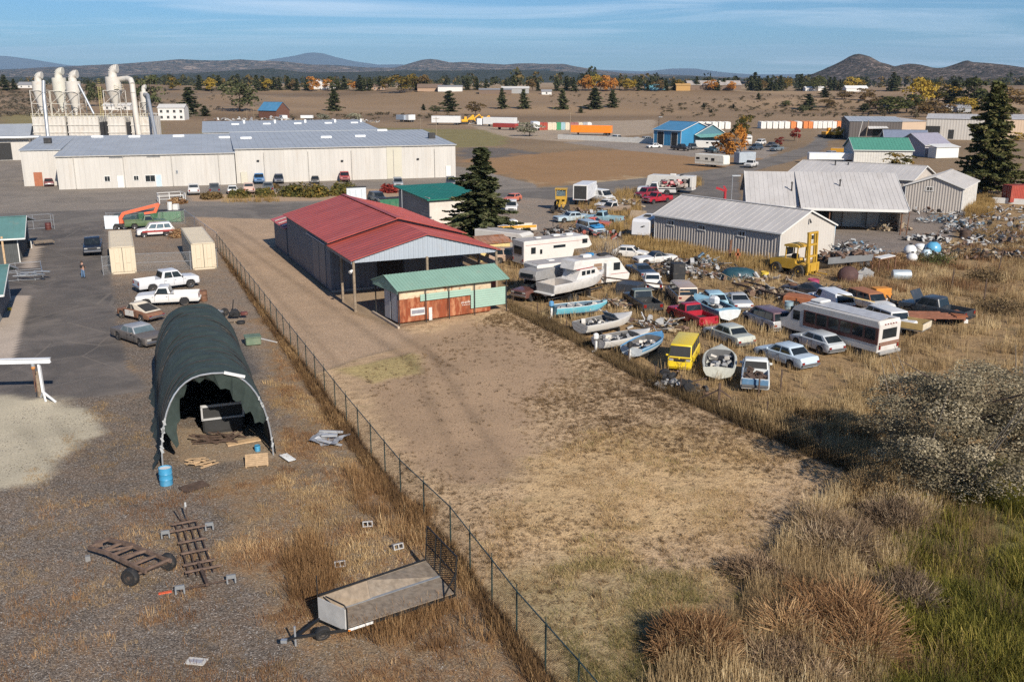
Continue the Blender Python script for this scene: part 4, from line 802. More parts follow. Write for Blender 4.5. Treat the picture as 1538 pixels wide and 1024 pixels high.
# ================================================================ VEHICLES
KEEP = []          # ground footprints that tall grass leaves free: (x, y, heading, half length, half width)
MIRR = None
PRE = {
 # L W wheelbase front-overhang wheel-r bottom ; top line (s, z, width) ; cabin: s of glass foot, roof front, roof rear, rear glass foot, roof z, belt z, top width ; side panes
 'sedan': dict(L=4.75, W=1.8, wb=2.75, fo=.88, r=.32, zb=.24, top=[(0, .52, .84), (.015, .66, .92), (.06, .75, .98), (.27, .90, 1), (.5, .93, 1), (.78, .95, 1), (.96, .92, .97), (.985, .8, .93), (1, .56, .88)], cab=(.27, .40, .70, .82, 1.42, .9, .75), win=[(.10, .47), (.52, .90)]),
 'coupe': dict(L=4.9, W=1.85, wb=2.8, fo=.9, r=.33, zb=.26, top=[(0, .55, .88), (.012, .72, .95), (.04, .80, .99), (.33, .88, 1), (.6, .92, 1), (.8, .92, 1), (.97, .84, .97), (.99, .72, .94), (1, .5, .9)], cab=(.35, .45, .63, .80, 1.33, .88, .72), win=[(.1, .55), (.6, .86)]),
 'old_sedan': dict(L=5.4, W=1.98, wb=3.3, fo=.95, r=.35, zb=.25, top=[(0, .55, .92), (.01, .78, .97), (.03, .84, 1), (.3, .9, 1), (.55, .92, 1), (.78, .93, 1), (.97, .90, 1), (.99, .82, .98), (1, .5, .94)], cab=(.31, .40, .66, .74, 1.38, .9, .78), win=[(.06, .45), (.5, .93)]),
 'fastback': dict(L=4.6, W=1.72, wb=2.65, fo=.8, r=.33, zb=.3, top=[(0, .5, .8), (.02, .66, .88), (.06, .8, .95), (.3, .96, 1), (.55, .98, 1), (.8, .93, 1), (.95, .78, .94), (1, .5, .85)], cab=(.29, .39, .56, .92, 1.45, .92, .72), win=[(.06, .30), (.33, .5)]),
 'hatch': dict(L=4.2, W=1.68, wb=2.45, fo=.8, r=.3, zb=.25, top=[(0, .5, .84), (.02, .68, .93), (.07, .76, .98), (.3, .9, 1), (.6, .93, 1), (.9, .95, .98), (.985, .82, .94), (1, .55, .9)], cab=(.29, .42, .80, .96, 1.36, .9, .76), win=[(.08, .42), (.46, .84)]),
 'wagon': dict(L=5.1, W=1.95, wb=3.0, fo=.9, r=.34, zb=.28, top=[(0, .58, .9), (.012, .8, .96), (.04, .9, .99), (.26, 1.0, 1), (.6, 1.04, 1), (.985, 1.04, .98), (.995, .9, .97), (1, .5, .95)], cab=(.26, .35, .95, .99, 1.68, 1.0, .82), win=[(.05, .27), (.30, .55), (.58, .93)]),
 'suburban': dict(L=5.5, W=2.0, wb=3.3, fo=.95, r=.37, zb=.36, top=[(0, .66, .94), (.01, .98, .98), (.03, 1.04, 1), (.25, 1.1, 1), (.6, 1.12, 1), (.99, 1.12, .99), (.995, 1.0, .98), (1, .55, .96)], cab=(.25, .33, .965, .99, 1.85, 1.1, .85), win=[(.05, .25), (.28, .5), (.53, .94)]),
 'suv': dict(L=4.7, W=1.88, wb=2.75, fo=.85, r=.37, zb=.34, top=[(0, .58, .88), (.015, .86, .95), (.05, .96, .99), (.25, 1.06, 1), (.6, 1.1, 1), (.96, 1.12, .98), (.99, 1.0, .96), (1, .55, .92)], cab=(.24, .36, .90, .975, 1.75, 1.05, .80), win=[(.07, .34), (.37, .64), (.67, .92)]),
 'minivan': dict(L=4.85, W=1.9, wb=2.95, fo=.85, r=.33, zb=.26, top=[(0, .52, .86), (.02, .78, .94), (.06, .86, .98), (.17, .98, 1), (.6, 1.02, 1), (.98, 1.04, .98), (.995, .9, .96), (1, .5, .94)], cab=(.16, .34, .93, .985, 1.72, .98, .80), win=[(.10, .32), (.35, .62), (.65, .94)]),
 'panel_van': dict(L=5.2, W=1.9, wb=3.0, fo=.9, r=.34, zb=.3, top=[(0, .58, .9), (.015, .82, .96), (.05, .92, .99), (.24, 1.0, 1), (.6, 1.05, 1), (.985, 1.03, .96), (1, .55, .9)], cab=(.24, .33, .90, .99, 1.72, 1.0, .80), win=[(.05, .26)]),
 'bus_van': dict(L=4.5, W=1.74, wb=2.4, fo=1.05, r=.33, zb=.3, top=[(0, .45, .86), (.005, .9, .95), (.02, 1.08, .98), (.06, 1.13, 1), (.5, 1.14, 1), (.97, 1.13, .99), (.995, 1.0, .95), (1, .5, .9)], cab=(.015, .10, .93, .985, 1.96, 1.12, .86), win=[(.06, .24), (.28, .50), (.54, .75), (.79, .95)]),
 'van': dict(L=5.6, W=2.02, wb=3.5, fo=.85, r=.36, zb=.36, top=[(0, .6, .9), (.01, .95, .96), (.05, 1.05, .99), (.16, 1.18, 1), (.5, 1.2, 1), (.985, 1.2, .99), (1, .6, .97)], cab=(.15, .27, .98, .99, 2.1, 1.18, .88), win=[(.08, .25)]),
 'pickup': dict(L=5.5, W=1.98, wb=3.3, fo=.9, r=.38, zb=.4, top=[(0, .66, .92), (.01, .98, .97), (.03, 1.04, .99), (.28, 1.12, 1), (.52, 1.14, 1), (.99, 1.12, 1), (1, .6, .98)], cab=(.28, .36, .52, .56, 1.78, 1.1, .82), win=[(.1, .85)], bed=(.575, .985, .72)),
 'crew_pickup': dict(L=5.9, W=2.02, wb=3.7, fo=.92, r=.41, zb=.44, top=[(0, .7, .92), (.01, 1.06, .97), (.03, 1.14, .99), (.25, 1.22, 1), (.55, 1.24, 1), (.99, 1.22, 1), (1, .66, .98)], cab=(.25, .34, .59, .63, 1.92, 1.2, .82), win=[(.08, .46), (.50, .88)], bed=(.645, .985, .8)),
 'small_pickup': dict(L=4.6, W=1.65, wb=2.7, fo=.75, r=.32, zb=.34, top=[(0, .58, .92), (.01, .84, .97), (.03, .9, .99), (.27, .97, 1), (.52, .99, 1), (.99, .98, 1), (1, .5, .98)], cab=(.27, .37, .53, .56, 1.52, .95, .82), win=[(.1, .85)], bed=(.575, .985, .62)),
}
_WH = {}
def wheel(r, w, lod, rimc=None):
    k = (round(r, 2), round(w, 2), lod, rimc)
    if k not in _WH:
        t = MB().lathe([(r*.55, -w/2), (r*.93, -w/2), (r, -w*.36), (r, w*.36), (r*.93, w/2), (r*.55, w/2)], n=12 if lod else 18, axis='y').build('wheel', BLACK, None, True)
        me = t.data; bpy.data.objects.remove(t)
        h = MB().lathe([(r*.56, -w*.46), (r*.6, -w*.52), (r*.45, -w*.44), (r*.2, -w*.5), (r*.12, -w*.52)], n=12, axis='y')
        h.lathe([(r*.12, w*.52), (r*.2, w*.5), (r*.45, w*.44), (r*.6, w*.52), (r*.56, w*.46)], n=12, axis='y')
        o = h.build('rim', rimc or CHROME, None, True); mh = o.data; bpy.data.objects.remove(o); _WH[k] = (me, mh)
    return _WH[k]
def add_wheels(R, xs, hw, r, w=.2, lod=0, rim=None, miss=()):
    me, mh = wheel(r, w, lod, rim)
    for i, x in enumerate(xs):
        for j, s in enumerate((-1, 1)):
            if (i, j) in miss: continue
            o = bpy.data.objects.new('wheel', me); COL.objects.link(o); o.parent = R; o.location = (x, s*(hw-w*.5), r)
            if lod < 2:
                h = bpy.data.objects.new('rim', mh); COL.objects.link(h); h.parent = o
def place(f, r, z=0):
    a = at(*f) if f[1] > 205 else land(*f); b = at(*r) if r[1] > 205 else land(*r)
    c = (a+b)/2; d = a-b; return Vector((c.x, c.y, c.z+z)), math.atan2(d.y, d.x)
def car(name, label, cat, f, r, pre, col, lod=0, group=None, roofc=None, dirt=.25, rust=0, z=0, glass=None, bumper=None, stripe=None, rim=None, hood=None, miss=(), deck=None, skip=(), tilt=0, doorc=None, sc=1, cargo=None):
    p = PRE[pre]; L, Wd = p['L'], p['W']; hw = Wd/2; m = col if not isinstance(col, tuple) else paint(col, dirt, rust); gl = glass or GLASS
    if isinstance(roofc, tuple): roofc = paint(roofc, dirt, rust)
    loc, rz = place(f, r, z); R = thing(name, label, cat, loc, rz, group); R.scale = (sc, sc, sc)
    if tilt: R.rotation_euler = (tilt, 0, rz)
    KEEP.append((loc.x, loc.y, rz, L/2+.1, hw+.05))
    X = lambda s: L/2-s*L
    xw = (L/2-p['fo'], L/2-p['fo']-p['wb']); wr = p['r']; AR = wr*1.16
    ss = set(s for s, _, _ in p['top']) | {.12, .2, .4, .88}
    for c in xw:
        for a in (-1.02, -.999, -.92, -.75, -.45, 0, .45, .75, .92, .999, 1.02): ss.add((L/2-(c+a*AR))/L)
    bed = p.get('bed')
    if bed: ss |= {bed[0]-.004, bed[0], bed[1], bed[1]+.003}
    ss = sorted(s for s in ss if 0 <= s <= 1); ts = [t[0] for t in p['top']]
    rings = []
    for s in ss:
        x = X(s); zs = float(np.interp(s, ts, [t[1] for t in p['top']])); w = hw*float(np.interp(s, ts, [t[2] for t in p['top']])); zb = p['zb']+(.06 if s in (0, 1) else 0)
        for c in xw:
            if abs(x-c) < AR: zb = max(zb, wr+math.sqrt(max(0, AR*AR-(x-c)**2))*.98)
        zm = max(.5*(p['zb']+zs)+.06, zb+.02); zm = min(zm, zs-.07)
        o = bed and bed[0] <= s <= bed[1]; cr = 0 if (bed and s > bed[0]) else .035
        h = [(0, zb), (w*.93, zb), (w*.985, min(zb+.1, zm)), (w, zm), (w*.975, zs-.05), (w*.91, zs)]
        h += [(w*.86, zs), (w*.855, bed[2]), (0, bed[2])] if o else [(w*.87, zs+cr*.25), (w*.5, zs+cr*.8), (0, zs+cr)]
        rings.append([(x, -y, zz) for y, zz in h]+[(x, y, zz) for y, zz in h[-2:0:-1]])
    MB().loft(rings).build('body', m, R, True)
    if bed: MB().box(((X(bed[0])+X(bed[1]))/2, 0, bed[2]+.012), ((bed[1]-bed[0])*L-.06, Wd*.84, .02)).build('bed_floor', P('bed_liner', (.035, .034, .033), .8, dirt=.3), R)
    sa, sb, sc_, sd, zr, zbelt, tw = p['cab']; wb = hw*.90; wt = hw*tw; z0 = zbelt-.03
    if 'cab' not in skip:
        def pt(u, t, side): # point on the side of the cabin
            xb = X(sa)+(X(sd)-X(sa))*u; xt = X(sb)+(X(sc_)-X(sb))*u
            return Vector((xb+(xt-xb)*t, side*(wb+(wt-wb)*t), z0+(zr-.05-z0)*t))
        def ring(t, ins=0, zz=None):
            fl, fr, rl, rr = pt(0, t, 1), pt(0, t, -1), pt(1, t, 1), pt(1, t, -1); k = .06
            q = []
            for a, b in ((fr, fl), (fl, rl), (rl, rr), (rr, fr)):
                d = (b-a).normalized(); q += [a+d*k, b-d*k]
            c = (fl+rr)/2
            q = [Vector((v.x+(c.x-v.x)*ins, v.y*(1-ins), v.z if zz is None else zz)) for v in q]
            return q
        MB().loft([ring(0), ring(.9), ring(1, .02, zr-.03), ring(1, .10, zr)]).build('cabin', roofc or m, R, True)
        def pane(nm, q, n, mt=gl):
            q = [v+n*.014 for v in q]; MB().quad(*q).build(nm, mt, R)
        tl = .93
        cen = lambda: None
        n = Vector((1, 0, .35)).normalized()
        pane('windshield', [pt(0, .10, -.93), pt(0, .10, .93), pt(0, tl, .93), pt(0, tl, -.93)], n)
        pane('rear_window', [pt(1, .14, .90), pt(1, .14, -.90), pt(1, tl-.03, -.90), pt(1, tl-.03, .90)], Vector((-1, 0, .35)).normalized())
        for s in (-1, 1):
            for u0, u1 in p['win']: pane('side_window', [pt(u0, .12, s), pt(u1, .12, s), pt(u1, .90, s), pt(u0, .90, s)], Vector((0, s, .2)).normalized())
    zf = float(np.interp(.02, ts, [t[1] for t in p['top']]))
    bm = bumper or (CHROME if pre in ('old_sedan', 'coupe', 'wagon', 'suburban', 'pickup', 'fastback') else (P('grey_bumper', (.1, .1, .1), .6)))
    for nm, x, k in (('bumper', L/2+.03, 1), ('bumper', -L/2-.03, -1)):
        if nm+str(k) in skip: continue
        mb = MB(); mb.box((x, 0, p['zb']+.2), (.13, Wd*.93, .17), bev=.03); mb.build(nm, bm, R)
    for s in (-1, 1):
        MB().box((L/2-.005, s*hw*.68, zf-.13), (.05, hw*.34, .14), bev=.015).build('headlight', LAMP, R)
        MB().box((-L/2+.0, s*hw*.76, zf-.08 if not bed else 1.0*zf-.12), (.04, hw*.26, .16 if not bed else .28), bev=.012).build('tail_light', REDL, R)
    MB().box((L/2, 0, zf-.15), (.04, hw*.9, .16)).build('grille', DARK, R)
    add_wheels(R, xw, hw-.02, wr, .21, lod, rim, miss)
    if lod == 0:
        for s in (-1, 1): MB().box((X(sa+.04), s*(hw+.06), zbelt+.08), (.1, .17, .13), bev=.02).build('mirror', m if pre not in ('pickup', 'crew_pickup') else DARK, R)
        if 'cab' not in skip:
            mb = MB(); e = hw+.004
            us = sorted({p['win'][0][0]-.02, p['win'][-1][1]+.02} | {(p['win'][i][1]+p['win'][i+1][0])/2 for i in range(len(p['win'])-1)})
            for u in us[:3]:
                x = X(sa)+(X(sd)-X(sa))*u
                if min(abs(x-c) for c in xw) < AR: continue
                for s in (-1, 1): mb.box((x, s*(hw-.004), (p['zb']+zbelt)/2+.03), (.018, .02, zbelt-p['zb']-.16)); mb.box((x+.16, s*(hw+.0), zbelt-.17), (.14, .035, .035))
            if mb.v: mb.build('door_seam', DARK, R)
    if stripe:
        c, z0_, z1_, s0, s1 = stripe; mb = MB()
        for s in (-1, 1): mb.box(((X(s0)+X(s1))/2, s*(hw-.004), (z0_+z1_)/2), ((s1-s0)*L, .022, z1_-z0_))
        mb.build('side_stripe', paint(c, .1), R)
    if doorc:
        c, s0, s1 = doorc; mb = MB()
        for s in (-1, 1): mb.box(((X(s0)+X(s1))/2, s*(hw-.012), (p['zb']+zbelt)/2+.02), ((s1-s0)*L, .05, zbelt-p['zb']-.12), bev=.012)
        mb.build('door', paint(c, .2), R)
    if hood:
        mb = MB(); x0 = X(sa+.0); l = (sa-.04)*L*.9; zt = zbelt+.02
        mb.loft([[(x0+k*l*math.cos(1.05), y*hw*.85, zt+k*l*math.sin(1.05)+h) for y, h in ((-1, 0), (1, 0), (1, .05), (-1, .05))] for k in (0, 1)]); mb.build('open_hood', m, R)
    if cargo:
        rr = random.Random(cargo); x0, x1 = X(bed[0]), X(bed[1])
        mb = MB()
        for i in range(26): mb.box((rr.uniform(x1+.2, x0-.2), rr.uniform(-.6, .6), bed[2]+rr.uniform(.08, .4)), (rr.uniform(.1, .6), rr.uniform(.08, .4), rr.uniform(.05, .3)), rr.uniform(0, 3), rr.uniform(-.5, .5))
        tag(mb.build('scrap_load', RUSTD, R), kind='stuff')
    return R
# ---- the yard on the left
car('pickup_truck', 'dark navy crew cab pickup facing the viewer left of the tan container', 'pickup', (138.5, 397), (142.5, 364), 'crew_pickup', (.012, .018, .032), dirt=.05, bumper=CHROME, rim=DARK)
R = car('pickup_truck', 'silver-white crew cab pickup with chrome trim behind the older white pickup', 'pickup', (297, 428), (204, 440), 'crew_pickup', (.62, .63, .65), dirt=.05, bumper=CHROME)
R = car('pickup_truck', 'older white single cab pickup with dark wheels next to a rusty drum', 'pickup', (211, 459), (297, 455), 'pickup', (0.67, 0.66, 0.64), dirt=.05, rim=DARK, bumper=WHITE)
MB().bar((1.0, .93, 1.24), (-.6, .93, 1.13), .05, .04).bar((1.0, -.93, 1.24), (-.6, -.93, 1.13), .05, .04).build('side_rail', DARK, R)
R = car('old_coupe', 'gutted fastback coupe with white doors and brown primer rear', 'car', (185.5, 473), (238, 484), 'fastback', P('brown_primer', (.20, .10, .06), .7, dirt=.15, rust=.2), roofc=P('cream_paint', (.66, .58, .46), .5, dirt=.1), glass=M_INSIDE, doorc=((0.60, 0.58, 0.53), .31, .56), skip=('bumper1',), rim=P('cream_rim', (.55, .5, .42), .5))
R = car('old_sedan', 'dull brown 1960s sedan half hidden by the tarp shelter', 'car', (240, 522), (181, 503), 'old_sedan', P('dull_brown_grey', (.13, .115, .105), .5, dirt=.1), roofc=P('grey_roof_paint', (.3, .31, .33), .5, dirt=.1), glass=GLASSB)
R = car('off_road_wagon', 'white off-road wagon with red side stripe between the two tan containers', 'suv', (206, 356), (262, 352.5), 'suv', (0.69, 0.67, 0.65), dirt=.05, stripe=((.30, .035, .035), .62, .86, .14, .99), rim=CHROME, glass=GLASSB)
R = car('pickup_truck', 'old green pickup parked behind the white off-road wagon', 'pickup', (242, 341), (196, 343.5), 'pickup', (.09, .14, .07), dirt=.3, rim=CHROME)
# orange boom of a lift standing in front of the green pickup
g_ = at(183, 344); R = thing('boom_lift', 'orange folded boom lift beside the green pickup', 'boom lift', g_, .12)
OR = paint((.72, .15, .07), .15)
MB().box((0, 0, .55), (1.6, 1.4, .5), bev=.08).build('chassis', DARK, R); add_wheels(R, (.6, -.6), .8, .35, .25, 1)
MB().cyl((0, 0, .8), (0, 0, 1.3), .35, .3, 10).build('turntable', OR, R)
mb = MB(); mb.bar((-.2, 0, 1.2), (.5, 0, 2.2), .4, .45).bar((.5, 0, 2.15), (5.2, 0, 3.3), .38, .42); mb.build('lower_boom', OR, R)
mb = MB(); mb.bar((5.2, 0, 3.4), (4.6, 0, 2.2), .4, .4).bar((4.7, .0, 2.3), (3.2, 0, 2.1), .3, .3); mb.build('upper_boom', OR, R)
# ---- cars in front of the factory
F1 = [('car', 'maroon sedan parked in the corner of the factory wall', (75, 283), (73, 275), 'sedan', (.16, .02, .03)),
 ('pickup_truck', 'silver pickup at the left end of the row beside the russet shrub', (291.5, 287), (291.8, 296), 'pickup', (.55, .55, .54)),
 ('pickup_truck', 'dark grey pickup second in the row before the low shrubs', (322, 286), (323.2, 295), 'pickup', (.05, .055, .065)),
 ('car', 'white sedan third in the row before the low shrubs', (349.3, 286.5), (350, 294.5), 'sedan', (0.64, 0.64, 0.62)),
 ('pickup_truck', 'tan-pink pickup fourth in the row before the low shrubs', (373.5, 285.5), (375, 294), 'pickup', (.55, .38, .31)),
 ('pickup_truck', 'dark slate pickup at the right end of the row before the shrubs', (402.5, 284), (403.5, 293), 'pickup', (.08, .09, .10)),
 ('pickup_truck', 'bright blue pickup by the porch of the factory', (390.3, 279.5), (389, 270.5), 'crew_pickup', (.03, .16, .38)),
 ('suv', 'dark navy suv right of the bright blue pickup at the factory', (419.5, 279.5), (419, 270.5), 'suv', (.03, .045, .085)),
 ('car', 'small black car alone by the factory wall', (473, 279), (474, 271.5), 'hatch', (.025, .025, .025)),
 ('pickup_truck', 'red pickup against the factory wall', (520, 276.5), (515, 267.5), 'crew_pickup', (.35, .03, .035)),
 ('suv', 'grey suv between the round shrub and the khaki wall panel', (600, 286), (595.5, 276), 'suv', (.27, .29, .31)),
 ('suv', 'dark grey suv near the white corner door of the factory', (678, 285), (675.5, 274.5), 'suv', (.06, .07, .085))]
for n, l, f, r, pr, c in F1: car(n, l, 'pickup' if 'pickup' in n else ('suv' if n == 'suv' else 'car'), f, r, pr, c, 1, 'cars parked at the factory', dirt=.08)
car('suv', 'dark suv hidden between the red barn and the block store', 'suv', (574, 306), (560, 302), 'suv', (.05, .06, .075), 1)
# ---- along the dirt drive behind the conifer
car('suv', 'white suv facing the viewer on the dirt drive right of the conifer', 'suv', (766.5, 325.5), (770, 311), 'suv', (0.65, 0.64, 0.62), 0, rim=CHROME)
car('old_car', 'faded red-orange car behind the white suv', 'car', (762, 305), (778, 301), 'hatch', (.55, .16, .10), 1, rust=.2)
R = car('flatbed_pickup', 'old orange and white pickup among brush right of the conifer', 'pickup', (757, 350.5), (791, 349), 'pickup', (.66, .58, .48), 0, roofc=(.7, .66, .58), stripe=((.62, .30, .03), .78, 1.1, .0, .98), rust=.1)
# junk row right of the drive
car('old_sedan', 'pale blue long sedan below the yellow grader', 'car', (836, 334), (882, 331), 'old_sedan', (.38, .47, .52), 0, dirt=.3)
car('pickup_truck', 'faded light blue pickup with rusty wheels in the junk row', 'pickup', (890, 334.5), (925, 337), 'pickup', (.25, .40, .46), 0, dirt=.4, rust=.15)
car('old_car', 'low red-roofed wreck behind the pale blue wagon in the junk row', 'car', (908, 342), (876, 340), 'coupe', (.42, .11, .07), 0, dirt=.3, rust=.3, roofc=(.6, .12, .07))
R = car('station_wagon', 'pale blue wagon wreck with a bright blue tarp on its hood', 'car', (906, 356), (869, 345), 'wagon', (.34, .43, .50), 0, dirt=.3, rust=.1)
mb = MB(); mb.box((1.75, 0, 1.15), (1.3, 1.6, .25), .1, .1, bev=.1).box((1.9, .3, 1.3), (.7, .7, .3), .5, .2, bev=.1); mb.build('blue_tarp', P('blue_tarp_cloth', (.03, .2, .42), .6, 0, .2, 3), R)
car('van', 'white van with a dark roof rack behind the open box truck', 'van', (915, 305), (888, 301), 'van', (0.65, 0.65, 0.63), 0, stripe=((.5, .5, .5), .6, .7, .1, .9))
car('car', 'white car half sunk in straw grass below the white van', 'car', (897, 315), (922, 309), 'coupe', (0.60, 0.59, 0.57), 0)
car('pickup_truck', 'rusty brown pickup with a white camper top in the upper junk row', 'pickup', (900, 322), (942, 318), 'pickup', (.23, .18, .14), 0, dirt=.4, rust=.3, roofc=(.6, .58, .55))
# pickups at the edge of the asphalt yard
car('pickup_truck', 'bright red pickup parked at the edge of the asphalt yard', 'pickup', (969, 306.5), (1005, 302.5), 'pickup', (.36, .02, .035), 0, dirt=.08, rim=CHROME)
car('suv', 'dark red suv behind the bright red pickup', 'suv', (957, 298.5), (985, 295), 'suv', (.22, .02, .035), 1)
R = car('flatbed_truck', 'white flatbed truck loaded with red scrap before the travel trailer', 'truck', (957, 291.5), (1016, 293), 'pickup', (0.60, 0.59, 0.57), 0, sc=1.25, cargo=None)
mb = MB(); mb.box((-2.2, 0, .95), (3.8, 2.0, .15)); mb.build('flat_bed', DARK, R)
for c, sd in (((.35, .04, .05), 3), ((.2, .17, .15), 4), ((.45, .38, .33), 5)):
    rr = random.Random(sd); mb = MB()
    for i in range(22): mb.box((rr.uniform(-3.9, -.6), rr.uniform(-.8, .8), 1.15+rr.random()*.8), (rr.uniform(.2, .9), rr.uniform(.15, .5), rr.uniform(.1, .4)), rr.uniform(0, 3), rr.uniform(-.6, .6))
    tag(mb.build('scrap_load', paint(c, .3, .2), R), kind='stuff')
# ---- around the blue building and beyond
for n, l, f, r, pr, c in [('car', 'white car alone on the gravel before the blue building', (975, 222.8), (990, 222.3), 'sedan', (0.65, 0.64, 0.62)),
 ('pickup_truck', 'black pickup below the corner of the blue building', (1032, 227), (1012, 225.6), 'crew_pickup', (.03, .03, .035)), ('suv', 'dark suv right of the black pickup at the blue building', (1045, 226), (1036, 223.5), 'suv', (.05, .055, .06)),
 ('pickup_truck', 'dark teal pickup left of the orange autumn tree', (1076, 230.5), (1062, 228.5), 'pickup', (.04, .10, .13)), ('pickup_truck', 'black car in the shade of the orange autumn tree', (1108, 232.5), (1091, 230.5), 'suv', (.02, .02, .022)),
 ('pickup_truck', 'white pickup below the silver box at the road edge', (1122.5, 253), (1133, 250), 'pickup', (0.62, 0.61, 0.59)),
 ('car', 'pale car left end of the row on the concrete lot', (920, 211), (913, 210.5), 'sedan', (.3, .34, .38)), ('car', 'white car second in the row on the concrete lot', (933, 211.3), (922, 210.4), 'suv', (.7, .7, .68)),
 ('car', 'silver car third in the row on the concrete lot', (951, 213.2), (959, 212.6), 'sedan', (.5, .5, .5)), ('car', 'grey car fourth in the row on the concrete lot', (964, 213.6), (974, 213), 'suv', (.3, .31, .32)),
 ('car', 'white car right of the orange autumn tree', (1136, 218.5), (1148, 217), 'suv', (0.64, 0.63, 0.61)), ('car', 'dark car behind the orange autumn tree at right', (1152, 221.5), (1164, 220), 'sedan', (.05, .05, .055)),
 ('suv', 'dark blue suv by the shrubs at the road bend', (1128, 226), (1142, 225), 'suv', (.04, .06, .09)), ('pickup_truck', 'blue-grey pickup beside the red maple', (1160, 228), (1172, 226.5), 'pickup', (.15, .19, .22)),
 ('pickup_truck', 'black pickup on the apron left of the green shed', (1218, 243), (1236, 241), 'crew_pickup', (.03, .03, .032)), ('suv', 'grey suv beside the long white trailer at the green shed', (1240, 238), (1252, 236.5), 'suv', (.25, .26, .28))]:
    car(n, l, 'pickup' if n == 'pickup_truck' and 'pickup' in l else ('suv' if n == 'suv' else 'car'), f, r, pr, c, 1, None, dirt=.08)
# ---- the junkyard itself
car('camper_van', 'yellow bus-shaped van with a missing windshield at the fence line', 'van', (1016, 566), (1037, 528), 'bus_van', (.72, .52, .02), 0, dirt=.08, glass=M_INSIDE, bumper=paint((.72, .52, .02), .08), z=-.05)
vb = bpy.data.objects['camper_van']; mb = MB()
for i, w in enumerate((.09, .05, .09, .08, .06, .09, .04, 0, .09, .07, .05, .09, .09, .07)):
    if w: mb.box((2.22, .72-i*.105, 1.06), (.05, w, .085))
mb.build('faded_lettering', P('faded_brown_paint', (.2, .12, .02), .7), vb)
mb = MB()
for s in (-1, 1): mb.bar((2.245, 0, .58), (2.2, s*.42, 1.0), .025, .04); 
mb.build('front_crease', P('dark_yellow', (.3, .2, .01), .6), vb)
car('pickup_truck', 'red pickup with an empty bed behind the blue and white boat', 'pickup', (1017, 476), (1061, 494), 'small_pickup', (.36, .015, .03), 0, dirt=.1, bumper=paint((.36, .015, .03), .1), sc=1.12)
R = car('pickup_truck', 'black pickup with an open empty bed right of the cabin cruiser', 'pickup', (944, 451), (986, 478), 'pickup', (.022, .024, .026), 0, dirt=.12, roofc=(.10, .13, .12), bumper=DARK)
car('sedan_car', 'pale sage green sedan behind the yellow van', 'car', (1067, 502), (1122, 524), 'sedan', (.42, .44, .39), 0, dirt=.3)
car('sedan_car', 'sky blue sedan with bright tail lights in tall straw grass', 'car', (1144, 532), (1217, 557), 'sedan', (.46, .55, .62), 0, dirt=.06, sc=1.03)
car('hatchback', 'grey-white hatchback half sunk in grass left of the transit bus', 'car', (1196, 513), (1258, 535), 'hatch', (.45, .48, .50), 0, dirt=.2, sc=1.05)
car('minivan', 'silver minivan with a purplish sunburnt roof', 'minivan', (1127, 481), (1175, 501), 'minivan', (.36, .36, .37), 0, dirt=.2, roofc=(.14, .08, .09))
car('sedan_car', 'dark sedan squeezed behind the silver minivan', 'car', (1196, 477), (1218, 496), 'sedan', (.07, .08, .09), 0, dirt=.2)
R = car('suburban_wagon', 'beige suburban style wagon with boxes behind its rear glass', 'wagon', (1010, 440), (1037, 466), 'suburban', (.42, .31, .23), 0, dirt=.4)
MB().box((-2.62, .35, 1.35), (.03, .9, .4)).build('cardboard', WOODF, R)
car('hatchback', 'light blue round-roofed hatchback behind the blue and white boat', 'car', (1058, 450), (1082, 470), 'hatch', (.33, .50, .58), 0, dirt=.15, sc=1.08)
car('sedan_car', 'grey sedan right of the light blue hatchback', 'car', (1094, 451), (1118, 471), 'coupe', (.34, .36, .38), 0, dirt=.25)
car('small_pickup', 'small white pickup among scrap below the white coupe', 'pickup', (975, 423), (984, 445), 'small_pickup', (.68, .68, .67), 0, dirt=.2)
car('old_car', 'dark navy car with its hood up near the white coupe', 'car', (950, 408), (974, 421), 'coupe', (.03, .05, .08), 0, dirt=.15)
car('old_coupe', 'white 1960s coupe with a dark vinyl roof by the ribbed building', 'car', (960, 397), (1008, 394), 'coupe', (0.62, 0.61, 0.59), 0, dirt=.2, roofc=(.06, .06, .06))
car('old_car', 'white wrecked car front left of the white coupe', 'car', (964, 388), (930, 386), 'hatch', (.68, .66, .62), 0, dirt=.3, rust=.15)
car('panel_wagon', 'white panel wagon with long sloping roof above the transit bus', 'wagon', (1226, 454), (1268, 473), 'panel_van', (.66, .68, .71), 0, dirt=.15, sc=1.05)
car('old_sedan', 'white car with a rusty brown roof right of the panel wagon', 'car', (1330, 472), (1282, 456), 'wagon', (.58, .58, .57), 0, dirt=.2, roofc=P('rust_roof', (.32, .13, .06), .7, rust=.4), sc=.95)
car('pickup_truck', 'charcoal pickup with raised hood at the right end of the junkyard', 'pickup', (1360, 470), (1450, 487), 'crew_pickup', (.035, .042, .05), 0, dirt=.15, hood=True, bumper=DARK)
car('van', 'white passenger van with a row of rear windows behind the bus', 'van', (1306, 482), (1338, 494), 'wagon', (.66, .65, .62), 0, dirt=.2)
R = car('pickup_truck', 'white pickup shell with a blue tailgate and a bed of scrap', 'pickup', (1134, 560), (1133, 592), 'small_pickup', (.62, .64, .63), 0, dirt=.35, cargo=8, sc=1.12, rust=.1, glass=M_INSIDE)
MB().box((-2.31, 0, .75), (.05, 1.5, .42), bev=.015).build('tailgate', P('blue_worn_paint', (.10, .20, .32), .5, dirt=.5, dust=(.6, .62, .62)), R)
R = car('old_car', 'rusted orange car body without glass above the minivan', 'car', (1243, 464), (1200, 459), 'wagon', P('orange_rust', (.30, .10, .04), .85, dirt=.2, rust=.4), 0, skip=('cab', 'bumper1'), z=-.1)
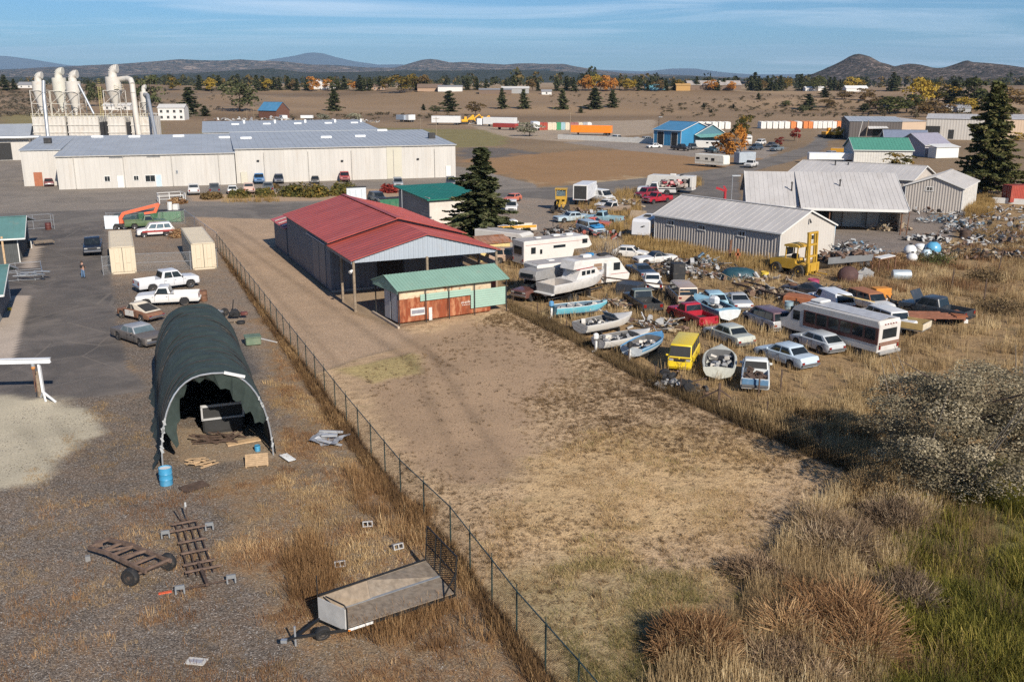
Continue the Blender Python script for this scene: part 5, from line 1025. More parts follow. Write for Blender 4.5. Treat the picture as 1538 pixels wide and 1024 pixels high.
car('pickup_truck', 'black car tail beside the white panel wagon', 'car', (1202, 443), (1222, 446), 'coupe', (.03, .03, .035), 0, dirt=.15)
# ---- box bodies: motorhomes, trailers, bus, box trucks
def boxbody(mb, prof, w, b=.07):
    cx = sum(p[0] for p in prof)/len(prof); cz = sum(p[1] for p in prof)/len(prof)
    hx = max(abs(p[0]-cx) for p in prof); hz_ = max(abs(p[1]-cz) for p in prof)
    ins = [(cx+(x-cx)*(1-b/hx), cz+(z-cz)*(1-b/hz_)) for x, z in prof]
    mb.loft([[(x, -w/2, z) for x, z in ins], [(x, -w/2+b*.6, z) for x, z in prof], [(x, w/2-b*.6, z) for x, z in prof], [(x, w/2, z) for x, z in ins]])
def panel(R, nm, mt, side, x, z, w, h, W, y=0, proud=.03, frame=None):
    """a window or door on a box body; side l, r, or an x position for front / rear faces"""
    mb = MB()
    if side in ('l', 'r'): mb.box((x, (1 if side == 'l' else -1)*(W/2), z), (w, proud*2, h), bev=.012)
    else: mb.box((x, y, z), (proud*2, w, h), bev=.012)
    return mb.build(nm, mt, R)
def rv(name, label, cat, f, r, prof, W, mt, wheels, wins, z=0, group=None, wr=.38, stripes=(), roof=(), doors=(), front=None, rear=None, lod=0, extra=None, glass=None, length=None):
    loc, rz = place(f, r, z); R = thing(name, label, cat, loc, rz, group); gl = glass or GLASS
    x0, x1 = min(p[0] for p in prof), max(p[0] for p in prof)
    c = (x0+x1)/2; prof = [(x-c, zz) for x, zz in prof]; hl = (x1-x0)/2
    KEEP.append((loc.x, loc.y, rz, hl, W/2))
    mb = MB(); boxbody(mb, prof, W); mb.build('body', mt, R)
    for s, x, zz, w, h in wins: panel(R, 'window', gl, s, x-c, zz, w, h, W)
    for s, x, zz, w, h in doors: panel(R, 'door', P('rv_door', (.6, .59, .56), .5, dirt=.1) if glass is None else GLASS, s, x-c, zz, w, h, W, proud=.035)
    for col, zz, h in stripes:
        mb = MB()
        for s in (-1, 1): mb.box((0, s*W/2, zz), (hl*1.9, .03, h))
        mb.build('stripe', paint(col, .05), R)
    if rear: x, zz, w, h = rear; panel(R, 'rear_window', gl, 'e', x-c, zz, w, h, W)
    if front: x, zz, w, h = front; panel(R, 'windshield', gl, 'e', x-c, zz, w, h, W)
    for nm, x, y, zz, a, b, h, mm in roof: MB().box((x-c, y, zz), (a, b, h), bev=.06).build(nm, mm, R)
    if wheels: add_wheels(R, [x-c for x in wheels], W/2-.02, wr, .24, 1)
    for s in (-1, 1): MB().box((x0-c-.02, s*W*.42, 1.0), (.05, .15, .25)).build('tail_light', REDL, R)
    return R
RVW = P('rv_white', (.60, .58, .54), .45, 0, .05, .5, dirt=.22); RVG = P('rv_roof_grey', (.36, .34, .33), .8, dirt=.3); TEALD = (.05, .1, .12)
def roofskin(R, x0, x1, W, z): MB().box(((x0+x1)/2, 0, z), (x1-x0, W-.25, .05)).build('roof_skin', RVG, R)
# class A motorhome
R = rv('motorhome', 'large white motorhome with open door and grey roof behind the cabin cruiser', 'motorhome', (936, 425), (795, 443), [(0, .55), (9.6, .55), (10.6, .65), (10.75, 1.2), (10.2, 1.7), (9.3, 2.85), (8.9, 3.0), (0, 3.05), (-.12, 2.9), (-.12, .7)], 2.45, RVW, (2.6, 8.1), [('r', 6.2, 2.0, 1.5, .75), ('r', 5.3, 1.9, .1, .1), ('r', 9.1, 2.1, .8, .75), ('r', 3.4, 2.0, 1.0, .6), ('l', 6, 2, 1.4, .7), ('l', 3, 2, 1.2, .7)], doors=[('r', 8.0, 1.65, .75, 1.9)], rear=(-.12, 2.1, 1.9, .9), front=(9.85, 2.15, 2.0, .6), stripes=[((.35, .08, .06), 1.35, .05)], roof=[('air_conditioner', 6.2, 0, 3.2, 1.0, .7, .3, WHITE), ('roof_vent', 2.2, .2, 3.12, .7, .7, .14, WHITE), ('roof_tank', 7.0, .5, 3.2, .8, .5, .28, P('blue_tarp_cloth', (.03, .2, .42), .6)), ('roof_tyre', 7.9, -.2, 3.2, .7, .7, .22, BLACK), ('roof_vent', 8.6, .1, 3.16, .8, .6, .2, DARK)])
roofskin(R, -5.2, 3.5, 2.45, 3.06); MB().box((2.2, -1.45, 1.65), (.04, .55, 1.85)).build('open_door', P('rv_door', (.6, .59, .56), .5), R); MB().box((1.5, -1.245, 1.6), (.9, .05, 1.95)).build('window_screen', P('tan_blind', (.25, .16, .1), .7), R)
mb = MB(); mb.tube([(-5.5, -.95, .45), (-5.5, -.95, 1.3), (-5.42, -.95, 1.5)], .05).tube([(-5.5, .95, .45), (-5.5, .95, 1.3), (-5.42, .95, 1.5)], .05); mb.box((-5.5, 0, .5), (.12, 2.3, .2)); mb.build('rear_rack', WHITE, R)
# fifth wheel behind it
R = rv('travel_trailer', 'white fifth wheel trailer with raised nose behind the large motorhome', 'trailer', (872, 392), (786, 402), [(0, .6), (6.3, .6), (6.6, 1.7), (8.6, 1.75), (9.0, 2.0), (8.5, 3.0), (8.2, 3.1), (0, 3.05)], 2.4, RVW, (2.3, 3.2), [('r', 8.0, 2.5, .7, .5), ('r', 4.6, 2.2, 1.6, .3), ('r', 1.2, 2.0, .6, .7), ('r', 2.2, 1.8, .3, .5)], rear=(0, 2.0, 1.6, .9), stripes=[((.4, .12, .1), 2.62, .04)], roof=[('roof_vent', 2.5, 0, 3.15, .7, .6, .15, WHITE), ('roof_vent', 5, .2, 3.2, .9, .7, .2, WHITE), ('air_conditioner', 6.6, 0, 3.22, .9, .6, .25, WHITE)])
roofskin(R, -4.3, 3.6, 2.4, 3.06)
# upper left motorhome, half hidden by the shed
R = rv('motorhome', 'old white motorhome with small side windows above the yellow shed', 'motorhome', (791, 387), (726, 379), [(0, .6), (6.8, .6), (7.1, 1.3), (6.7, 1.9), (6.9, 2.6), (6.4, 2.9), (0, 2.9)], 2.3, RVW, (1.8, 5.8), [('r', 3.7, 2.1, .5, .55), ('r', 4.9, 2.1, .6, .65), ('r', 5.7, 2.1, .5, .65), ('r', 6.5, 2.1, .4, .6)], front=(6.95, 1.7, 1.8, .6))
roofskin(R, -3.4, 2.8, 2.3, 2.91)
car('station_wagon', 'beige car between the yellow shed and the old motorhomes', 'car', (785, 394), (752, 394), 'wagon', (.42, .30, .22), 0, dirt=.4)
# truck camper on an old pickup
R = car('camper_pickup', 'old maroon pickup carrying a weathered grey cab-over camper', 'camper', (783, 452), (829, 440), 'pickup', (.13, .06, .05), 0, dirt=.3, rust=.2)
mb = MB(); boxbody(mb, [(-2.9, .95), (-.4, .95), (-.35, 1.85), (1.4, 1.9), (1.5, 2.3), (1.3, 2.75), (-2.9, 2.75)], 2.1); mb.build('camper', P('weathered_camper', (.25, .245, .24), .6, dirt=.3, rust=.12), R)
MB().box((1.5, 0, 2.3), (.06, 1.5, .35)).build('camper_window', GLASS, R); MB().box((-1.6, -1.06, 2.1), (1.1, .05, .9)).build('bare_panel', P('orange_ply', (.42, .2, .09), .8), R); MB().box((-.7, -1.07, 1.6), (.5, .05, 1.2)).build('camper_door', P('dark_red', (.14, .03, .03), .7), R)
# white travel trailer at the end of the ribbed building
R = rv('travel_trailer', 'white travel trailer in the shade beside the ribbed building', 'trailer', (958, 365), (985, 352), [(0, .55), (5.6, .55), (6.0, .9), (5.9, 2.5), (5.5, 2.85), (0, 2.85)], 2.35, P('rv_white_grey', (.62, .62, .63), .45, 0, .05, .5), (2.4, 3.2), [('l', 4.6, 1.9, 1.0, .5), ('l', 1.5, 1.9, .8, .6)], doors=[('l', 3.4, 1.5, .65, 1.8)], stripes=[((.12, .13, .15), .95, .3)], roof=[('spare_tyre', 3.2, 0, 2.98, .8, .8, .25, BLACK)])
mb = MB(); [mb.box((3.0, y, 2.05-.06*i), (.04, .28, .06), 0, 0) for i, y in enumerate((.45, .3, .2))]; mb.build('decal', DARK, R)
# trailers on the far side of the road
R = rv('travel_trailer', 'white travel trailer parked behind the scrap flatbed truck', 'trailer', (976, 287), (1038, 290), [(0, .6), (8.4, .6), (8.8, 1.1), (8.4, 2.9), (8.0, 3.05), (0, 3.05)], 2.45, RVW, (3.2, 4.1), [('r', 1.0, 2.1, .8, .8), ('l', 1.4, 2.1, 1.3, .8), ('l', .7, 1.9, .3, 1.6), ('l', 4, 2.1, 1, .6)], stripes=[((.2, .2, .22), .95, .5)], roof=[('air_conditioner', 4, 0, 3.18, 1, .7, .25, WHITE), ('roof_rack', 2.4, 0, 3.15, .3, 2.3, .15, DARK)])
R = rv('travel_trailer', 'cream travel trailer with three windows at the brown field edge', 'trailer', (1091, 252.5), (1048, 249), [(0, .55), (8.0, .55), (8.3, .9), (8.2, 2.6), (7.9, 2.85), (0, 2.85)], 2.4, P('rv_cream', (.70, .67, .58), .45, dirt=.1), (3.4, 4.2), [('r', .9, 1.9, 1.0, .5), ('r', 3.4, 1.9, .8, .45), ('r', 5.2, 1.8, .9, .65)], stripes=[((.5, .47, .38), 1.3, .2)])
R = rv('cargo_trailer', 'silver open box trailer behind the white pickup at the road edge', 'trailer', (1106, 247.5), (1130, 246.5), [(0, .5), (4.8, .5), (4.8, 2.9), (0, 2.9)], 2.2, P('silver_box', (.38, .42, .46), .5, .2), (2.0,), [('r', 2.5, 1.8, 2.6, 1.6)], glass=M_INSIDE)
R = rv('horse_trailer', 'white slatted stock trailer left of the dark teal pickup', 'trailer', (1078, 224.5), (1047, 224), [(0, .5), (6.6, .5), (7.0, 1.0), (6.8, 2.4), (0, 2.5)], 2.1, RVW, (2.6, 3.4), [('r', 3.4, 1.9, .7, .4), ('r', 4.8, 1.9, .7, .4)])
R = rv('motorhome', 'white motorhome right of the orange autumn tree', 'motorhome', (1127, 223), (1117, 214), [(0, .6), (7.4, .6), (7.6, 1.4), (7.2, 3.0), (0, 3.1)], 2.4, RVW, (1.8, 6), [('r', 3.6, 2.1, 1.2, .7)], front=(7.4, 2.1, 1.9, .8))
# box truck seen into its open rear
R = rv('box_truck', 'white box truck with its rear open and empty beside the yellow grader', 'truck', (893, 298), (862, 314), [(0, .95), (6.6, .95), (6.6, 3.4), (0, 3.4)], 2.45, P('truck_white_grey', (.62, .63, .65), .5, dirt=.15), (1.6, 7.4), [], wr=.45)
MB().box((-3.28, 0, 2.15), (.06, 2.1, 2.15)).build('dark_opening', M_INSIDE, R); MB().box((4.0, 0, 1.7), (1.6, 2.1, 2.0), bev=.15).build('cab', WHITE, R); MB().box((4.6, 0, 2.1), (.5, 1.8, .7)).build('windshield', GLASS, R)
mb = MB()
for y in (-1.12, 1.12): mb.box((-3.31, y, 2.15), (.08, .14, 2.4))
mb.box((-3.31, 0, 3.28), (.08, 2.3, .16)); mb.build('door_frame', WHITE, R)
# transit bus
BUSR = P('maroon_band', (.10, .035, .03), .45, dirt=.1)
R = rv('transit_bus', 'white shuttle bus with a maroon window band at the right of the junkyard', 'bus', (1196, 501), (1313, 534), [(0, .6), (8.4, .6), (9.6, .75), (9.75, 1.25), (8.7, 1.55), (8.0, 2.55), (7.6, 2.75), (7.3, 2.95), (.1, 3.0), (-.05, 2.7)], 2.4, P('bus_white', (.56, .535, .50), .5, 0, .05, .6, dirt=.3), (1.7, 8.5), [], wr=.42, rear=(-.02, 2.0, 1.6, .75), front=(8.5, 2.05, 2.0, .75))
hl = 4.9
for s in (-1, 1):
    MB().box((3.55-hl, s*1.2, 1.85), (7.0, .06, 1.25), bev=.015).build('window_band', BUSR, R)
    for i in range(6): MB().box((.75+i*1.12-hl, s*1.225, 1.98), (.92, .05, .85), bev=.012).build('window', GLASS, R)
    MB().box((7.75-hl, s*1.19, 1.9), (.7, .06, .75), bev=.012).build('window', GLASS, R)
mb = MB()
for z in (1.35, 1.2): mb.box((-hl-.04, 0, z), (.05, 2.2, .09))
mb.build('rear_stripe', P('brown_stripe', (.2, .08, .04), .5), R)
mb = MB()
for y in (-.6, -.3, 0, .3, .6): mb.box((-hl-.01, y, 2.72), (.08, .12, .07))
mb.build('marker_light', REDL, R); MB().box((-hl-.12, 0, .62), (.22, 2.3, .24), bev=.04).build('bumper', P('dull_chrome', (.4, .39, .37), .5, .4), R)
mb = MB(); slope(mb, (-hl+.2, -.9, 3.0), (2.2, -.9, 3.0), (2.2, 0, 3.12), (-hl+.2, 0, 3.12), .02, 0); slope(mb, (2.2, .9, 3.0), (-hl+.2, .9, 3.0), (-hl+.2, 0, 3.121), (2.2, 0, 3.121), .02, 0); mb.build('roof_skin', P('silver_roof', (.42, .43, .45), .5, dirt=.2), R)
MB().box((1.6, 0, 3.18), (1.1, 1.2, .2), bev=.08).build('roof_vent', WHITE, R)
# far trucks and long trailers by the railway
def semi(label, f, r, col, cab=None, L=14, h=3.9, lod=1):
    R = rv('semi_trailer', label, 'trailer', f, r, [(0, 1.0), (L, 1.0), (L, h), (0, h)], 2.6, paint(col, .1), (1.2, 2.4), [], wr=.5, group='semi trailers beyond the field')
    MB().box((L/2-2.5, 0, .6), (.3, 1.6, 1.1)).build('landing_leg', DARK, R)
    if cab: MB().box((L/2+1.8, 0, 1.9), (2.4, 2.3, 2.8), bev=.25).build('cab', paint(cab, .1), R)
    return R
semi('white semi trailer farthest left beyond the field', (652, 188), (689, 188.2), (0.65, 0.65, 0.64), L=13); semi('white semi trailer behind the red and grey one', (726, 190), (776, 191), (0.65, 0.65, 0.64), (.8, .8, .8), L=15)
semi('low red and grey trailer in front of the white semi', (739, 194.5), (780, 196), (.35, .05, .04), L=11, h=2.6); semi('short white trailer beside the pale bush', (795, 193), (813, 199), (.7, .7, .69), L=8, h=3.4)
semi('small grey-blue box trailer left of the white semi', (596, 183), (612, 184), (.3, .35, .42), L=6, h=3.2); semi('small white box trailer touching the grey-blue one', (613, 184), (620, 183.5), (0.64, 0.64, 0.63), L=4, h=3.4)
semi('long white trailer with a cab left of the green shed', (1222, 245.5), (1280, 246), (.7, .7, .7), L=12, h=2.6); semi('orange bed truck behind the long white trailer', (1256, 234), (1286, 235), (.55, .28, .03), L=8, h=2.0)
semi('orange hopper trailer on the lot beside the pale wall', (861, 203), (916, 204), (.85, .24, .02), L=15, h=3.6)
semi('white farm truck beside the barn with the blue roof', (452, 181), (471, 181), (.7, .7, .69), L=6, h=2.4); semi('white camper trailer in the farm clutter left of the barn', (422, 181), (430, 182), (.66, .66, .66), L=5, h=2.6)
# ---- boats
def boat(label, f, r, L, bm, dp, hullc, inc, z=.45, deck=None, s1=.62, wind=False, motor=None, cargo=0, stripe=None, shield=0, seats=True, name='boat', grp='boats laid up in the junkyard', flip=0, gunw=None):
    loc, rz = place(f, r, 0); R = thing(name, label, 'boat', loc, rz, grp); KEEP.append((loc.x, loc.y, rz, L/2, bm/2))
    if flip: R.rotation_euler = (flip, 0, rz)
    n = 22; rings = []; rin = []
    ss = sorted(set([i/n for i in range(n+1)]+[.035, s1, s1+.012]))
    B = lambda s: bm/2*(.90+.10*min(1, s*4))*(1-max(0, (s-.45)/.55)**2.3*.985); G = lambda s: z+dp*(1+.22*s*s); K = lambda s: z+max(0, (s-.62)/.38)**2.4*dp*.95
    for s in ss:
        x = -L/2+s*L; b, g_, k = B(s), G(s), K(s); o = .035 <= s <= s1; fl = max(k+.12, z+dp*.28)
        h = [(0, k), (b*.78, k+(g_-k)*.30), (b*.97, k+(g_-k)*.72), (b, g_), (b*.96, g_+.03)]
        h += [(b*.86, g_+.02), (b*.80, fl), (0, fl)] if o else [(b*.8, g_+.05), (b*.4, g_+.09), (0, g_+.10)]
        rings.append([(x, -y, zz) for y, zz in h]+[(x, y, zz) for y, zz in h[-2:0:-1]])
    mb = MB(); mb.loft(rings); o = mb.build('hull', [hullc, inc, deck or hullc], R, True)
    m = len(rings[0])
    for p in o.data.polygons:
        c = p.center; s = (c.x+L/2)/L; b, g_ = B(s), G(s)
        if .03 < s < s1+.01 and abs(c.y) < b*.84 and c.z < g_ and abs(p.normal.z) > -.2 and c.z > K(s)+.1 and p.normal.z > -.1 and c.z > z+dp*.2 and not (abs(c.y) > b*.84): p.material_index = 1
        elif c.z > g_+.02: p.material_index = 2
    if stripe:
        mb = MB()
        for sd in (-1, 1):
            for i in range(18):
                a, b2 = i/18, (i+1)/18; q = lambda s, t: (-L/2+s*L, sd*(B(s)*(.97+.03*t/1)+.012), K(s)+(G(s)-K(s))*(.72+.24*t))
                mb.quad(q(a, 0), q(b2, 0), q(b2, 1), q(a, 1))
        mb.build('side_stripe', stripe, R)
    if gunw:
        mb = MB()
        for sd in (-1, 1): mb.tube([(-L/2+s*L, sd*B(s)*.98, G(s)+.03) for s in [i/14 for i in range(15)]], .035, 5)
        mb.build('gunwale', gunw, R)
    if seats:
        for x in (-.2, .12): MB().box((L*x, 0, z+dp*.62), (.35, bm*.62, .1), bev=.03).build('seat', deck or WHITE, R)
    if shield:
        mb = MB(); x = -L/2+s1*L; b = B(s1)*.8
        mb.quad((x, -b, G(s1)+.05), (x, b, G(s1)+.05), (x-.35, b*.9, G(s1)+.05+shield), (x-.35, -b*.9, G(s1)+.05+shield)); mb.build('windshield', P('boat_glass', (.18, .26, .32), .12), R)
        mb = MB(); t = G(s1)+.05
        mb.tube([(x, -b, t), (x-.35, -b*.9, t+shield), (x-.35, b*.9, t+shield), (x, b, t)], .03, 5).tube([(x-.0, 0, t), (x-.35, 0, t+shield)], .025, 5); mb.build('windshield_frame', STEEL, R)
    if cargo:
        for cc in range(3):
            rr = random.Random(cargo*7+cc); mb = MB()
            for i in range(12):
                x = rr.uniform(-L*.42, -L/2+s1*L-.3); mb.box((x, rr.uniform(-.5, .5)*bm*.6, z+dp*rr.uniform(.4, .95)), (rr.uniform(.12, .6), rr.uniform(.1, .4), rr.uniform(.05, .3)), rr.uniform(0, 3), rr.uniform(-.5, .5))
            tag(mb.build('loose_gear', (P('grey_gear', (.3, .3, .3), .6), P('pale_gear', (.6, .56, .5), .6), DARK)[cc], R), kind='stuff')
    if motor:
        mb = MB(); x = -L/2-.22; mb.box((x, 0, z+dp+.3), (.42, .34, .5), bev=.1); mb.build('outboard_motor', motor, R)
        mb = MB(); mb.box((x+.02, 0, z+dp*.25), (.16, .13, dp*1.3)).box((x-.1, 0, z-.15), (.45, .1, .12)); mb.build('outboard_leg', WHITE, R)
    # cradle on two axle beams
    MB().box((-L*.2, 0, z*.5), (.15, bm*.7, z+.12)).build('stand', DARK, R); MB().box((L*.18, 0, z*.5), (.15, bm*.45, z+.12)).build('stand', DARK, R)
    return R
AQUA = P('aqua_hull', (.14, .42, .50), .45, 0, .12, .8, dirt=.35, dust=(.5, .5, .44)); BLUW = P('blue_hull', (.10, .27, .46), .4, dirt=.2); GELW = P('gelcoat_white', (.54, .52, .48), .45, 0, .06, .7, dirt=.3); GELB = P('pale_blue_deck', (.24, .44, .54), .45, dirt=.2); INB = P('boat_inside', (.12, .12, .12), .8, dirt=.4); INW = P('boat_inside_pale', (.38, .35, .32), .8, dirt=.4)
boat('small aqua blue open boat lying beside the cabin cruiser', (901, 473), (842, 478), 5.0, 1.75, .75, AQUA, P('boat_inside_blue', (.07, .12, .17), .7, dirt=.3), .3, s1=.9, cargo=3, motor=BLUW, gunw=P('pale_gunwale', (.5, .52, .52), .5))
boat('chalky white runabout with a cracked windshield below the aqua boat', (945, 492), (874, 506), 5.6, 2.2, .8, GELW, INB, .3, s1=.6, shield=.4, cargo=4)
boat('white runabout full of loose gear with a white outboard', (968, 516), (906, 527), 5.0, 2.0, .7, GELW, INB, .25, s1=.68, cargo=5, motor=WHITE)
boat('blue and white open boat left of the yellow van', (994, 519), (946, 543), 5.0, 2.0, .7, P('blue_white_hull', (.56, .6, .62), .45, dirt=.2), INB, .3, deck=BLUW, s1=.72, cargo=6, motor=DARK, stripe=BLUW, gunw=BLUW)
boat('light blue motorboat with a white outboard right of the red pickup', (1040, 463), (1098, 489), 6.0, 2.3, .85, P('blue_white_hull', (.56, .6, .62), .45, dirt=.2), P('boat_inside_blue', (.07, .12, .17), .7, dirt=.3), .35, deck=GELB, s1=.66, cargo=7, stripe=P('dusty_blue', (.16, .25, .33), .5), gunw=GELB)
mb = MB(); lb = bpy.data.objects[[o.name for o in bpy.data.objects if o.get('label', '').startswith('light blue motorboat')][0]]; mb.box((-.4, 0, 1.55), (1.0, .6, .8), .3, bev=.2); mb.build('covered_motor', P('white_motor', (.6, .62, .63), .5), lb); MB().box((-2.5, 0, 1.2), (.8, 1.9, .14), bev=.05).build('stern_bench', GELB, lb)
boat('greyish white boat with a stripped open cockpit facing stern first', (1082, 537), (1078, 581), 5.4, 2.35, .8, P('mossy_gelcoat', (.50, .50, .44), .6, dirt=.35, dust=(.2, .2, .14)), INB, .25, s1=.74, cargo=9, seats=False)
# cabin cruiser
R = boat('white cabin cruiser with a red line and flybridge between motorhome and aqua boat', (912, 437), (812, 459), 8.0, 2.7, 1.15, P('cruiser_white', (.60, .58, .55), .4, dirt=.25), INW, .75, s1=.3, name='cabin_cruiser', seats=False)
mb = MB(); mb.prism([(-.9, 2.0), (2.6, 2.1), (1.8, 2.85), (.9, 2.95), (-.3, 2.9)], -.95, .95); mb.build('cabin', P('cruiser_white', (.6, .58, .55), .4), R)
mb = MB(); mb.prism([(-1.2, 2.95), (1.4, 2.95), (.5, 3.3), (-.2, 3.75), (-1.0, 3.7)], -.85, .85); mb.build('flybridge', P('cruiser_white', (.6, .58, .55), .4), R)
for s in (-1, 1):
    for x in (.1, .75, 1.4): MB().box((x, s*.955, 2.5), (.5, .03, .42-.06*x), bev=.01).build('window', GLASS, R)
    MB().box((.2, s*.97, 2.94), (2.2, .05, .06)).build('red_line', paint((.35, .03, .03), .05), R)
MB().box((-3.98, 0, 1.55), (.06, 2.2, .75)).build('transom', P('grey_transom', (.3, .29, .28), .6, dirt=.3), R); MB().box((-4.15, 0, 1.1), (.4, 2.3, .1)).build('swim_step', WHITE, R)
mb = MB(); mb.bar((-3.6, 0, .45), (3.8, 0, .5), .14, .14).box((-1.4, 0, .5), (.14, 2.3, .14)).box((1, 0, .5), (.14, 1.8, .5)); mb.build('boat_trailer', DARK, R); add_wheels(R, (-1.0, -1.8), 1.15, .33, .2, 1)
mb = MB(); mb.tube([(2.2, -.8, 2.3), (3.2, -.55, 2.4), (3.9, 0, 2.5), (3.2, .55, 2.4), (2.2, .8, 2.3)], .025, 5); mb.build('bow_rail', STEEL, R)
# ---- machines
YEL = P('machine_yellow', (.47, .28, .035), .5, 0, .1, 1, dirt=.2, rust=.1)
loc, rz = place((1214, 415.5), (1174, 408.5)); R = thing('forklift', 'large yellow rough terrain forklift with raised mast by the ribbed building', 'forklift', loc, rz); KEEP.append((loc.x, loc.y, rz, 3.2, 1.2))
MB().prism([(-2.6, .9), (-2.6, 1.5), (-1.2, 1.75), (.4, 1.75), (.5, 1.3), (1.7, 1.1), (1.7, .7), (-2.2, .7)], -.85, .85).build('chassis', YEL, R)
mb = MB(); [mb.bar((x, s*.75, 1.7), (x+.05, s*.75, 3.1), .1) for x in (-.8, .6) for s in (-1, 1)]; mb.prism([(-1.0, 3.0), (-.9, 3.2), (-.5, 3.3), (.4, 3.3), (.8, 3.2), (.85, 3.0)], -.9, .9); mb.build('canopy', YEL, R)
MB().box((-.85, 0, 2.45), (.04, 1.3, .8)).build('rear_glass', GLASSB, R); MB().box((-.1, 0, 1.95), (.6, .7, .5), bev=.1).build('seat', BLACK, R)
mb = MB()
for s in (-.62, .62): mb.bar((1.9, s*1.2, .3), (1.78, s*1.2, 4.7), .2, .22)
for s in (-.3, .3): mb.bar((1.85, s*1.3, .4), (1.75, s*1.3, 4.5), .14, .16)
mb.build('mast', YEL, R); mb = MB()
for z in (.9, 2.2, 3.4, 4.62): mb.box((1.87-.025*z, 0, z), (.22, 1.7, .2))
mb.build('mast_crossbar', YEL, R); mb = MB(); mb.box((2.1, 0, 1.1), (.14, 2.0, .9)); mb.build('carriage', YEL, R)
for s in (-.6, .6): mb = MB(); mb.bar((2.2, s, 1.4), (2.2, s, .5), .14, .1).bar((2.2, s, .5), (3.4, s, .45), .14, .1); mb.build('fork', YEL, R)
add_wheels(R, (1.1, -1.7), 1.15, .62, .4, 0, YEL)
loc, rz = place((839.5, 322), (846, 309)); R = thing('motor_grader', 'yellow cab grader facing the viewer beside the box truck', 'grader', loc, rz)
MB().box((-1.2, 0, 1.4), (3.4, 1.5, 1.1), bev=.1).build('engine_body', YEL, R); mb = MB(); [mb.bar((x, s*.8, 1.8), (x, s*.8, 3.3), .12) for x in (-.4, 1.0) for s in (-1, 1)]; mb.box((.3, 0, 3.35), (1.9, 1.9, .14)).box((1.0, 0, 2.0), (.1, 1.7, .5)); mb.build('cab', YEL, R)
MB().box((.3, 0, 2.75), (1.3, 1.55, .9)).build('cab_glass', GLASSB, R); mb = MB(); mb.bar((.9, 0, 1.7), (4.4, 0, 1.2), .3, .35); mb.build('front_beam', YEL, R); mb = MB(); mb.box((2.4, 0, .55), (.2, 3.0, .55), .3); mb.build('blade', DARK, R)
mb = MB(); mb.bar((2.0, .5, 1.5), (2.4, .6, .8), .12).bar((2.0, -.5, 1.5), (2.4, -.6, .8), .12).bar((3.2, .4, 1.2), (3.8, .6, .5), .12); mb.build('hydraulics', YEL, R); add_wheels(R, (-.5, -2.0, 4.2), 1.15, .6, .35, 1)
RM = paint((.38, .03, .04), .15)
g_ = at(1088, 309); R = thing('loader_crane', 'red knuckle crane standing at the corner of the loading building', 'crane', g_, PI*.97)
MB().cyl((0, 0, 0), (0, 0, 2.6), .28, .2, 8).build('column', RM, R); mb = MB(); mb.bar((0, 0, 2.4), (1.5, 0, 2.9), .32, .35).bar((-.2, 0, 2.4), (.3, 0, 3.2), .3); mb.build('boom', RM, R)
def machine(label, px, py, col, s=1):
    g_ = land(px, py); R = thing('excavator', label, 'machine', g_, .4); y = paint(col, .15)
    MB().box((0, 0, .5), (4*s, 2.6*s, 1.0), bev=.2).build('tracks', DARK, R); MB().box((0, 0, 1.6), (3.2*s, 2.3*s, 1.2), bev=.2).build('house', y, R); MB().box((.8, .6, 2.7), (1.2, 1.1, 1.3), bev=.1).build('cab', y, R)
    mb = MB(); mb.bar((1.4, 0, 1.8), (4*s, 0, 3.6), .5).bar((4*s, 0, 3.6), (5.6*s, 0, 1.2), .4); mb.build('boom', y, R)
YM = (.70, .36, .02)
machine('yellow excavator among the trailers left of the pale bush', 697, 187, YM); machine('yellow loader right next to the first yellow excavator', 722, 186.5, YM); machine('yellow machine behind the long white semi trailer', 708, 184, YM)
machine('orange-yellow crane carrier near the red maple', 1243, 207, (.7, .33, .03), 1.2); machine('yellow dozer beside the crane carrier near the red maple', 1256, 207.5, YM); machine('yellow loader at the far left beside the lean-to shed', 8, 240, (.62, .33, .05))
# ================================================================ FENCES, CONTAINERS, YARD THINGS
def mesh_mat(name, c, cover):
    """woven chain link: diagonal wires, open between"""
    if name in MC: return MC[name]
    m, nt, b = new_mat(name); MC[name] = m
    co = _n(nt, 'ShaderNodeTexCoord').outputs['Object']; s = _n(nt, 'ShaderNodeSeparateXYZ'); nt.links.new(co, s.inputs[0])
    f = []
    for op in ('ADD', 'SUBTRACT'):
        d = math_(nt, op, s.outputs[0], s.outputs[2]); fr = math_(nt, 'FRACT', math_(nt, 'MULTIPLY', d, 1/.085)); f.append(math_(nt, 'LESS_THAN', fr, cover))
    k = math_(nt, 'MAXIMUM', f[0], f[1])
    tr = _n(nt, 'ShaderNodeBsdfTransparent'); mx = _n(nt, 'ShaderNodeMixShader')
    b.inputs['Base Color'].default_value = (*c, 1); b.inputs['Roughness'].default_value = .6; b.inputs['Metallic'].default_value = .3
    nt.links.new(k, mx.inputs[0]); nt.links.new(tr.outputs[0], mx.inputs[1]); nt.links.new(b.outputs[0], mx.inputs[2]); nt.links.new(mx.outputs[0], nt.nodes['Material Output'].inputs[0])
    return m
FGREEN = P('fence_dark_green', (.045, .075, .07), .5, .4, .1, 3); FMESH = mesh_mat('chain_link_dark', (.05, .065, .06), .13); FMESHG = mesh_mat('chain_link_grey', (.3, .31, .32), .10)
